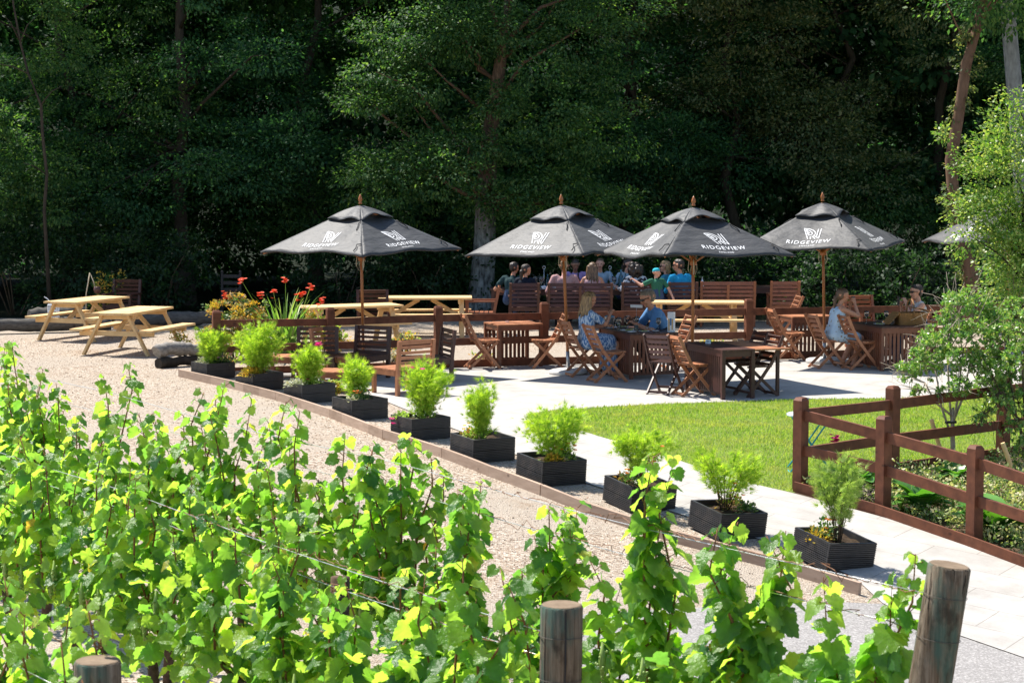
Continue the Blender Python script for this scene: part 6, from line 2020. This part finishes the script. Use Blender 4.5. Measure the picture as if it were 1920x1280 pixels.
    if style == 'cap':
        hcap(hp_(-.032, 0, .05), hp_(.02, 0, .055), .083, .080)
        hcap(hp_(.07, -.035, .055), hp_(.07, .035, .055), .022, .022); hcap(hp_(-.09, 0, .02), hp_(-.08, 0, .03), .03, .03)
    else:
        hcap(hp_(-.04, 0, .045), hp_(.012, 0, .055), .082, .078)
        hcap(hp_(-.065, 0, .0), hp_(-.05, 0, -.03), .062, .05)
        for s in (-1, 1): hcap(hp_(-.03, s * .05, .02), hp_(-.04, s * .052, -.025), .043, .03)
        if style in ('long', 'longback'):
            for k in range(9):
                a = (k - 4) * .42; w = Vector((-.055 - .035 * math.cos(a), .078 * math.sin(a), .03))
                p0 = hp_(*w); p1 = p0 + Vector((-.02, 0, -.14)); p1 += lft * .02 * math.sin(a); p2 = p1 + Vector((-.03 - .02 * math.cos(a), 0, -.15 - .03 * math.sin(k * 2.1))) + lft * .03 * math.sin(a)
                hcap(p0, p1, .036, .032); hcap(p1, p2, .032, .012)
        elif style == 'bob':
            for k in range(9):
                a = (k - 4) * .46; p0 = hp_(-.045 - .03 * math.cos(a), .076 * math.sin(a), .03); p1 = p0 + Vector((-.012, 0, -.15)) + lft * .012 * math.sin(a)
                hcap(p0, p1, .036, .02)
            hcap(hp_(.055, .03, .075), hp_(.07, .055, .02), .024, .016); hcap(hp_(.055, -.03, .075), hp_(.07, -.055, .02), .024, .016)
        elif style == 'big':
            for k in range(26):
                d = Vector((g.normal(-.5, .6), g.normal(0, .8), g.normal(-.1, .7))).normalized(); q = hp_(-.06 + d.x * .085, d.y * .12, -.02 + d.z * .13); hcap(q, q + Vector((0, 0, -.04)), .05, .045)
        elif style == 'bun':
            hcap(hp_(-.12, 0, -.03), hp_(-.13, 0, -.12), .04, .03); hcap(hp_(-.13, 0, -.12), hp_(-.12, 0, -.24), .03, .014)
    fused('cap' if style == 'cap' else 'hair', hcaps, [M[hair]], [0] * len(hcaps), root, .009, 2)
    if glasses:
        mb = MB()
        for s in (-1, 1):
            vs, fs = capsule_mesh(hp_(.094, s * .014, .008), hp_(.086, s * .05, .010), .020, .019); mb.add(vs, fs)
            mb.tube([hp_(.084, s * .066, .014), hp_(.04, s * .088, .016), hp_(-.01, s * .092, .014)], .005, 6)
        mb.tube([hp_(.098, -.012, .012), hp_(.101, 0, .014), hp_(.098, .012, .012)], .004, 5)
        mb.build('sunglasses', M['lens'], root, sm=True)
    return root

M['blue_print'] = cloth('blue_patterned_dress', (0.07, 0.17, 0.36), ('blotch', (0.46, 0.55, 0.66), 26, (1.6, 1.6, .55)))
M['chambray'] = cloth('blue_shirt', (0.10, 0.24, 0.48)); M['floral'] = cloth('pale_blue_floral_dress', (0.48, 0.62, 0.74), ('dots', (0.24, 0.20, 0.14), 22))
M['white_top'] = cloth('white_top', (0.68, 0.67, 0.66)); M['green_dark'] = cloth('dark_green_shirt', (0.018, 0.045, 0.05)); M['navy'] = cloth('navy_top', (0.008, 0.012, 0.024))
M['pink_check'] = cloth('pink_checked_shirt', (0.55, 0.36, 0.34), ('check', (0.55, 0.40, 0.44), 24)); M['lilac'] = cloth('lilac_shirt', (0.38, 0.27, 0.55))
M['stripe_top'] = cloth('striped_top', (0.62, 0.55, 0.55), ('stripes', (0.35, 0.03, 0.05), 16)); M['grey_blue'] = cloth('grey_blue_top', (0.30, 0.42, 0.52))
M['bw_blouse'] = cloth('black_white_blouse', (0.02, 0.02, 0.028), ('blotch', (0.62, 0.64, 0.68), 14)); M['green_tee'] = cloth('green_tshirt', (0.035, 0.15, 0.09)); M['cyan_shirt'] = cloth('bright_blue_shirt', (0.02, 0.33, 0.62)); M['cyan_cap'] = cloth('turquoise_cap', (0.03, 0.42, 0.52)); M['teal'] = cloth('teal_top', (0.05, 0.25, 0.36))

def skirt(sp, B, V):                                  # long dress falling over the legs
    out = []
    for s in (-1, 1):
        out += [((.02, s * .08, .56), (.36, s * .10, .54), .115, .105, 1), ((.36, s * .10, .54), (.40, s * .10, .22), .10, .095, 1), ((.40, s * .1, .22), (.40, s * .1, .16), .095, .10, 1)]
    out += [((.2, 0, .53), (.40, 0, .50), .09, .09, 1), ((.40, 0, .48), (.42, 0, .20), .07, .08, 1)]
    return out
c2 = T2.location; PG = 'guests sitting on the terrace'
def pat(px, py, dz=PV):
    p = G(px, py); p.z += dz; return p
person('woman in a long blue patterned dress with highlighted hair, eating at the crowded table', pat(1098, 707), R(24), 'blue_print', 'blue_print', 'skin_tan', 'hair_blond', seat=.44, lean=3, yaw=8, pitch=12, hl=(.42, .14, .78), hr=(.42, -.02, .98), sleeve='short', legs='dress', style='long', fem=True, voxel=.0085, extra=skirt, group=PG, sz=1.03)
person('man in a blue short sleeved shirt and sunglasses leaning over the crowded table', pat(1254, 700), R(192), 'chambray', 'trousers', 'skin_tan', 'hair_grey', seat=.45, lean=30, yaw=2, pitch=22, hl=(.58, .12, .80), hr=(.60, -.12, .86), sleeve='short', style='short', glasses=True, voxel=.0085, group=PG, sz=1.15, feet=((.30, .14), (.25, -.12)))
person('woman in a pale blue floral sundress drinking, with her hair tied back', pat(1560, 690), R(16), 'floral', 'floral', 'skin_tan', 'hair_brown', seat=.44, lean=14, yaw=4, pitch=6, hl=(.34, .05, 1.02), hr=(.36, -.06, 1.06), sleeve='none', legs='dress', style='bun', fem=True, voxel=.0085, straps=True, group=PG, feet=((.22, .08), (.34, -.10)))
person('woman in a white top and sunglasses with cropped dark hair, holding up a phone', pat(1726, 683), R(190), 'white_top', 'denim', 'skin_fair', 'hair_dark', seat=.45, lean=6, yaw=0, pitch=4, hl=(.30, .06, 1.02), hr=(.32, -.10, .98), sleeve='none', style='short', glasses=True, fem=True, voxel=.0085, group=PG)
BG = 'guests at the long table in the shade'
def bp(x, y): return at(x, y)
person('man in a dark green shirt leaning behind the woman in navy', bp(-.02, 43.25), R(62), 'green_dark', 'denim', 'skin_tan', 'hair_dark', lean=10, yaw=-8, style='short', group=BG, hl=(.2, .25, .7), hr=(.1, -.2, .65))
person('woman in a navy top with dark hair tied back, turned to the right', bp(.26, 42.98), R(78), 'navy', 'trousers', 'skin_tan', 'hair_dark', lean=4, yaw=-48, style='bun', fem=True, group=BG, sz=.95)
person('man in a pink checked long sleeved shirt with short cropped hair, seen from behind', bp(1.06, 42.98), R(92), 'pink_check', 'trousers', 'skin_fair', 'hair_brown', lean=9, yaw=-6, pitch=6, style='short', sleeve='long', group=BG, sz=1.07)
person('man in a lilac shirt looking down, across the table from the man in pink', bp(1.32, 44.95), R(-86), 'lilac', 'trousers', 'skin_brown', 'hair_dark', lean=12, pitch=20, style='short', group=BG)
person('woman with very long streaked hair in a red striped top, seen from behind', bp(1.62, 42.98), R(88), 'stripe_top', 'denim', 'skin_tan', 'hair_long', lean=6, yaw=-15, style='longback', sleeve='none', straps=True, fem=True, group=BG)
person('person mostly hidden behind the long haired woman, across the table', bp(1.86, 44.95), R(-95), 'grey_blue', 'denim', 'skin_fair', 'hair_brown', lean=8, style='short', group=BG)
person('woman in a grey blue top with swept back hair, facing right across the table', bp(2.36, 44.9), R(-62), 'grey_blue', 'denim', 'skin_fair', 'hair_dark', lean=12, yaw=30, style='bun', fem=True, group=BG, hl=(.3, .1, .8))
person('woman with a mass of dark hair in a black and white blouse, seen from behind', bp(2.52, 43.2), R(96), 'bw_blouse', 'trousers', 'skin_fair', 'hair_dark', lean=8, yaw=-10, style='big', sleeve='long', fem=True, group=BG, hl=(.2, .34, .78))
person('young boy in a turquoise cap and green t-shirt leaning on the chair', bp(2.93, 42.75), R(118), 'green_tee', 'denim', 'skin_fair', 'cyan_cap', seat=.55, lean=10, yaw=-135, pitch=-4, style='cap', group=BG, sz=.74, hl=(.22, .42, .98), hr=(-.16, -.24, .66), feet=((.05, .1), (.02, -.1)), footz=.0)
person('woman in sunglasses with fair brown hair beside the man in bright blue', bp(3.2, 43.65), R(150), 'teal', 'denim', 'skin_fair', 'hair_blond', lean=4, yaw=25, style='bob', glasses=True, fem=True, group=BG)
person('man in a bright blue shirt and sunglasses with a dark beard, turned to the left', bp(3.44, 43.2), R(122), 'cyan_shirt', 'denim', 'skin_tan', 'hair_dark', lean=6, yaw=35, style='short', sleeve='long', glasses=True, group=BG, sz=1.07, hl=(.34, .16, .74))

# ------------------------------------------------------------------ things on the tables
def glass_mat(name, col, rough=.02):
    m, nt, b = new_mat(name)
    b.inputs['Base Color'].default_value = (*col, 1); b.inputs['Transmission Weight'].default_value = .92; b.inputs['Roughness'].default_value = rough; b.inputs['IOR'].default_value = 1.35
    return m
M['glass'] = glass_mat('clear_glass', (.95, .97, .97)); M['blue_glass'] = glass_mat('pale_blue_glass', (.35, .72, .85), .08); M['dark_glass'] = glass_mat('green_bottle_glass', (.05, .10, .05), .05)
M['wine'] = glass_mat('pale_wine', (.9, .72, .35)); M['rose'] = glass_mat('rose_wine', (.85, .42, .30)); M['china'] = plain('white_china', (.75, .76, .78), .3, .5, var=.03); M['linen'] = plain('white_napkin', (.7, .72, .76), .9, .1, var=.08)
M['food'] = plain('salad', (.25, .28, .08), .8, .2, var=.8, scale=40); M['bread'] = plain('bread', (.5, .32, .14), .8, .2, var=.4, scale=30); M['slate'] = plain('dark_slate', (.03, .035, .045), .5, .4)
M['silver'] = plain('polished_steel', (.7, .71, .73), .18, .5, .95, var=.05); M['label'] = plain('paper_label', (.72, .68, .62), .8, .2, var=.15, scale=40); M['card'] = plain('white_card', (.72, .74, .78), .7, .2, var=.04)

def wine_glass():
    r = thing('wine_glass', None, 'glass')
    mb = MB(); mb.lathe([(.0, 0), (.034, 0), (.034, .003), (.006, .008), (.0045, .02), (.0045, .085), (.02, .10), (.038, .13), (.041, .16), (.034, .205), (.032, .205), (.0385, .16), (.0355, .133), (.018, .105), (0, .10)], 14); mb.build('bowl', M['glass'], r, sm=True)
    mb = MB(); mb.lathe([(0, .107), (.017, .109), (.034, .135), (.0375, .155), (0, .156)], 14); mb.build('wine', M['wine'], r, sm=True)
    return r
def table_pt(T, u, v, h=.71):
    m = Matrix.Rotation(T.rotation_euler.z, 3, 'Z'); return Vector(T.location) + m @ Vector((u, v, h + .001))
wg = wine_glass(); wu = [False]
GG = 'wine glasses on the tables'
for T, u, v, lab in ((T2, -.10, .22, 'empty tall wine glass near the card holder on the crowded table'), (T2, .02, .10, 'wine glass beside the hand of the man in the blue shirt'), (T2, -.32, .02, 'wine glass with a little wine near the woman in the long blue dress'), (T2, .22, -.30, 'wine glass at the near edge of the crowded table'),
                     (T5, -.36, .22, 'wine glass nearest the woman in the sundress'), (T5, -.05, .12, 'wine glass close to the open lid of the wicker basket')):
    place(wg, wu, table_pt(T, u, v), 0, lab, 'glass', GG)
def plate(lab, loc, r, food=True):
    t = thing('plate', lab, 'plate', loc, random.random(), 'plates on the terrace tables')
    mb = MB(); mb.lathe([(0, 0), (r * .6, 0), (r * .95, .014), (r, .018), (r * .93, .018), (r * .6, .006), (0, .006)], 20); mb.build('dish', M['china'], t, sm=True)
    if food:
        mb = MB()
        for _ in range(12): mb.ball((random.gauss(0, r * .3), random.gauss(0, r * .3), .016), random.uniform(.012, .024), 6, sq=(1, 1, .6))
        mb.build('food', M[random.choice(['food', 'bread'])], t, sm=True)
plate('white plate of food in front of the woman in the long blue dress', table_pt(T2, -.26, -.18), .12)
plate('white plate of salad in front of the man in the blue shirt', table_pt(T2, .22, .12), .12)
plate('small white plate at the far end of the crowded table', table_pt(T2, -.05, .48), .09)
plate('small plate with bread at the near end of the crowded table', table_pt(T2, -.08, -.42), .09)
plate('plate between the wine glasses on the basket table', table_pt(T5, -.30, -.12), .10)
for i, (u, v, r_, nm) in enumerate(((-.05, .02, .07, 'small white bowl in the middle of the crowded table'), (.12, -.42, .06, 'small white bowl beside the menu block'), (.30, .34, .08, 'side plate beyond the man in the blue shirt'), (-.30, -.45, .08, 'side plate at the near left corner of the crowded table'), (-.15, -.05, .06, 'tiny dish between the wine glasses on the crowded table'))):
    plate(nm, table_pt(T2, u, v), r_, i % 2 == 0)
def tumbler(lab, loc):
    mb = MB(); mb.lathe([(0, 0), (.028, 0), (.036, .10), (.033, .10), (.026, .007), (0, .007)], 12); o = mb.build('tumbler', M['glass'], loc=loc, sm=True); tag(o, lab, 'glass', 'tumblers on the crowded table')
tumbler('short tumbler near the plate of the woman in the long blue dress', table_pt(T2, -.16, -.30)); tumbler('short tumbler at the elbow of the man in the blue shirt', table_pt(T2, .30, -.02)); tumbler('short tumbler beside the ice bucket', table_pt(T2, -.12, .56))
def napkin(lab, loc, s):
    mb = MB()
    for k in range(7):
        a = k * .9; mb.add([Vector((0, 0, .004)), Vector((s * math.cos(a), s * math.sin(a), .02 + .03 * random.random())), Vector((s * .9 * math.cos(a + .7), s * .9 * math.sin(a + .7), .05 * random.random()))], [(0, 1, 2)])
    o = mb.build('napkin', M['linen'], loc=loc); so = o.modifiers.new('t', 'SOLIDIFY'); so.thickness = .003; tag(o, lab, 'napkin', 'crumpled napkins on the tables')
napkin('crumpled napkin beside the plate of the man in the blue shirt', table_pt(T2, .15, -.12), .09); napkin('crumpled napkin near the woman in the long blue dress', table_pt(T2, -.32, .30), .09); napkin('crumpled napkin on the basket table by the wine glasses', table_pt(T5, -.12, -.10), .11)
t = thing('wine_cooler', 'dark ice bucket with a pale cloth on the far side of the crowded table', 'ice bucket', table_pt(T2, -.28, .5)); mb = MB(); mb.lathe([(0, 0), (.065, 0), (.08, .17), (.084, .18), (.076, .18), (.06, .01), (0, .01)], 18); mb.build('bucket', M['steel'], t, sm=True); mb = MB(); mb.lathe([(.0, .15), (.07, .16), (.078, .185), (.05, .20), (0, .195)], 14); mb.build('cloth', M['teal'], t, sm=True)
t = thing('card_holder', 'tall thin stand holding a white card, on the crowded table', 'card stand', table_pt(T2, .08, .25), R(-20)); mb = MB(); mb.lathe([(0, 0), (.04, 0), (.04, .008), (.003, .012), (.003, .33), (0, .33)], 10); mb.build('stand', M['silver'], t, sm=True); mb = MB(); mb.box((0, 0, .355), (.20, .012, .045)); mb.build('card', M['card'], t)
t = thing('menu_holder', 'white printed menu block at the right corner of the crowded table', 'menu', table_pt(T2, .33, -.55), R(-20)); mb = MB(); mb.box((0, 0, .155), (.105, .07, .31)); mb.build('block', M['card'], t)
mb = MB(); mb.box((-.028, -.0365, .11), (.022, .003, .19)); mb.box((.026, -.0365, .12), (.020, .003, .17)); mb.build('picture_bars', M['bread'], t); mb = MB(); mb.box((0, -.0365, .16), (.024, .003, .11)); mb.build('picture_panel', M['blue_glass'] and M['chambray'], t)
t = thing('table_number', 'small pale blue number block on the dark table nearest the lawn', 'table number', table_pt(T3, -.02, .35), R(-20)); mb = MB(); mb.box((0, 0, .028), (.075, .03, .055)); mb.build('block', M['pale_metal'], t)
vs, fs = text_mesh('03', .045); mb = MB(); mb.add([Vector((v.x, -.0165, v.y + .03)) for v in vs], fs); mb.build('digits', M['slate'], t)
p = at(.02, 35.2); 
t = thing('table_number', 'small pale table number stand on the small empty table', 'table number', p + Vector((-.1, .1, .71 + PV))); mb = MB(); mb.add([Vector(q) for q in ((-.03, -.02, 0), (.03, -.02, 0), (.03, .02, 0), (-.03, .02, 0), (0, 0, .07))], [(3, 2, 1, 0), (0, 1, 4), (1, 2, 4), (2, 3, 4), (3, 0, 4)]); mb.build('tent', M['card'], t)
# phone in the raised hand
ph = pat(1726, 683); ml = Matrix.Rotation(R(190), 3, 'Z'); o = MB(); o.box((0, 0, 0), (.012, .08, .16)); ob = o.build('phone', M['slate'], loc=ph + ml @ Vector((.40, -.02, 1.05)), rz=R(190)); tag(ob, 'dark phone held up by the woman in sunglasses at the right', 'phone')
dk = pat(1560, 690); ml = Matrix.Rotation(R(16), 3, 'Z'); o = MB(); o.lathe([(0, 0), (.022, 0), (.03, .09), (.027, .09), (.02, .006), (0, .006)], 12); ob = o.build('tumbler', M['glass'], loc=dk + ml @ Vector((.36, 0, 1.07)), sm=True); tag(ob, 'short glass the woman in the sundress is drinking from', 'glass')
# wicker basket
def wicker():
    m, nt, b = new_mat('wicker'); vec = coords(nt)
    w = N(nt, 'ShaderNodeTexWave'); w.bands_direction = 'Z'; w.inputs['Scale'].default_value = 24; w.inputs['Distortion'].default_value = 1.5; w.inputs['Detail Scale'].default_value = 6
    nt.links.new(vec, w.inputs['Vector']); w2 = N(nt, 'ShaderNodeTexWave'); w2.bands_direction = 'X'; w2.inputs['Scale'].default_value = 14; nt.links.new(vec, w2.inputs['Vector'])
    f_ = mix(nt, .5, w.outputs['Color'], w2.outputs['Color'], 'MULTIPLY')
    nt.links.new(ramp(nt, f_, [(0.1, (.17, .07, .02)), (.8, (.62, .33, .11))]), b.inputs['Base Color']); b.inputs['Roughness'].default_value = .5; bump(nt, f_, .8, .01, b); return m
M['wicker'] = wicker()
t = thing('picnic_basket', 'wicker picnic basket with a hooped handle and one flap open', 'basket', table_pt(T5, .22, -.20), R(14))
mb = MB(); W2, D2, H2 = .27, .15, .20
ring = []
def rect(w, d, z, n=28):
    o_ = []
    for k in range(n):
        a = 2 * math.pi * k / n; c, s = math.cos(a), math.sin(a); e = .35
        o_.append(Vector((w * math.copysign(abs(c) ** e, c), d * math.copysign(abs(s) ** e, s), z)))
    return o_
rows = [rect(W2 * .88, D2 * .88, 0), rect(W2 * .93, D2 * .95, H2 * .5), rect(W2, D2, H2), rect(W2 * .96, D2 * .95, H2), rect(W2 * .86, D2 * .86, .012)]
for q in rows[2] + rows[3]: q.z += .07 * (1 - (q.x / W2) ** 2) * 0 
n = 28; vs = [q for r_ in rows for q in r_]; fs = [(i * n + k, i * n + (k + 1) % n, (i + 1) * n + (k + 1) % n, (i + 1) * n + k) for i in range(4) for k in range(n)] + [tuple(range(n - 1, -1, -1)), tuple(4 * n + k for k in range(n))]
mb.add(vs, fs); mb.build('body', M['wicker'], t, sm=False)
mb = MB(); mb.tube([(0, -D2, H2 * .5), (0, -D2 * 1.02, H2), (0, -D2 * .8, .34), (0, -D2 * .35, .405), (0, D2 * .35, .405), (0, D2 * .8, .34), (0, D2 * 1.02, H2), (0, D2, H2 * .5)], .014, 8); mb.build('handle', M['wicker'], t, sm=True)
mb = MB(); K = 8
for k in range(K):
    a0, a1 = k / K, (k + 1) / K
    f0 = Vector((.03 + a0 * W2, 0, H2 + .065 * (1 - a0 ** 2) + .008)); f1 = Vector((.03 + a1 * W2, 0, H2 + .065 * (1 - a1 ** 2) + .008))
    mb.bar(f0, f1, D2 * 2.0, .012)
mb.build('lid', M['wicker'], t)
mb = MB(); mb.bar((-W2 * .9, 0, H2 + .01), (-W2 - .17, 0, -.02 + .035), D2 * 1.9, .012); mb.build('lid', M['wicker'], t)
# bottles, glasses and caddies on the long table in the shade
def lt(x, y): return Vector((x, y, gzf(x, y) + .741))
def bottle(lab, loc, mat, s=1.0, lab_=True):
    t = thing('bottle', lab, 'bottle', loc, 0, 'bottles on the long table'); t.scale = (s, s, s)
    mb = MB(); mb.lathe([(0, 0), (.042, 0), (.044, .01), (.044, .17), (.03, .215), (.014, .25), (.014, .30), (.017, .30), (.017, .315), (0, .315)], 14); mb.build('flask', M[mat], t, sm=True)
    if lab_: mb = MB(); mb.lathe([(.0445, .05), (.0452, .05), (.0452, .13), (.0445, .13)], 14); mb.build('sticker', M['label'], t, sm=True)
bottle('dark wine bottle between the man in pink and the long haired woman', lt(1.36, 43.78), 'dark_glass')
bottle('tall pale blue water bottle beside the woman in grey blue', lt(2.24, 43.85), 'blue_glass', 1.25, False)
bottle('pale blue carafe next to the tall water bottle', lt(2.34, 43.95), 'blue_glass', 1.0, False)
bottle('small pale bottle at the right end of the long table, beside the parasol pole', lt(3.92, 43.9), 'china', .75, False)
bottle('slim water bottle behind the folded cloths on the long table', lt(.74, 44.1), 'blue_glass', .9, False)
for x, lab in ((.66, 'tall ring topped steel caddy near the woman in navy'), (2.02, 'tall ring topped steel caddy beside the blue water bottle')):
    t = thing('condiment_caddy', lab, 'caddy', lt(x, 43.95), 0, 'ring topped caddies on the long table'); mb = MB(); mb.lathe([(0, 0), (.08, 0), (.085, .05), (.078, .05), (.07, .008), (0, .008)], 16); mb.build('tray', M['silver'], t, sm=True)
    mb = MB(); mb.tube([(0, 0, .005), (0, 0, .40)], .005, 6); mb.tube([(.03 * math.cos(a), 0, .43 + .03 * math.sin(a)) for a in np.linspace(0, 2 * math.pi, 13)], .006, 6); mb.build('stem', M['silver'], t, sm=True)
for x, y, lab in ((.48, 43.75, 'tall clear glass beside the woman in navy'), (.60, 43.7, 'second clear glass standing by the folded cloths'), (2.10, 43.78, 'champagne glass left of the blue water bottle')):
    o_ = place(wg, wu, lt(x, y), 0, lab, 'glass', 'wine glasses on the tables', 1.25)
napkin('heap of folded white cloths on the long table', lt(.76, 43.72), .16)

# oddments: lantern, trestle legs, yellow label on the rope pole
t = thing('lantern', 'white wire lantern standing on the logs at the far left', 'lantern', at(-9.05, 42.0) + Vector((0, 0, .30)))
mb = MB()
for k in range(10): a = k * .628; mb.tube([(.11 * math.cos(a), .11 * math.sin(a), 0), (.11 * math.cos(a), .11 * math.sin(a), .24), (.06 * math.cos(a), .06 * math.sin(a), .30)], .007, 5)
for z in (.005, .12, .24): mb.tube([(.11 * math.cos(a), .11 * math.sin(a), z) for a in np.linspace(0, 2 * math.pi, 17)], .007, 5)
mb.build('cage', M['card'], t); mb = MB(); mb.tube([(-.05, 0, .29), (-.12, 0, .36), (-.18, 0, .40)], .008, 5); mb.build('handle', M['card'], t)
t = thing('plant_support', 'pale bent plant support sticking up behind the back picnic table', 'plant support', at(-8.32, 42.0)); mb = MB(); mb.tube([(-.10, 0, 0), (-.08, 0, .75), (0, 0, 1.17), (.07, 0, 1.0), (.10, 0, .85)], .012, 6); mb.build('rod', M['rope'], t, sm=True)
t = thing('hanging_pot', 'small dark round pot at the end of the pale plant support', 'pot', at(-8.18, 42.0)); mb = MB(); mb.tube([(0, 0, 0), (0, 0, .76)], .008, 6); mb.lathe([(0, .76), (.05, .77), (.075, .83), (.065, .90), (0, .90)], 14); mb.build('pot', M['dark_wood'], t, sm=True)
p = G(1886, 668)
mb = MB(); mb.tube([(0, 0, 0), (0, 0, .16)], .027, 12); o_ = mb.build('pole_sleeve', M['yellow_petal'], loc=p + Vector((0, 0, .62)), sm=True); tag(o_, 'yellow sleeve round the parasol pole at the right edge', 'sleeve')
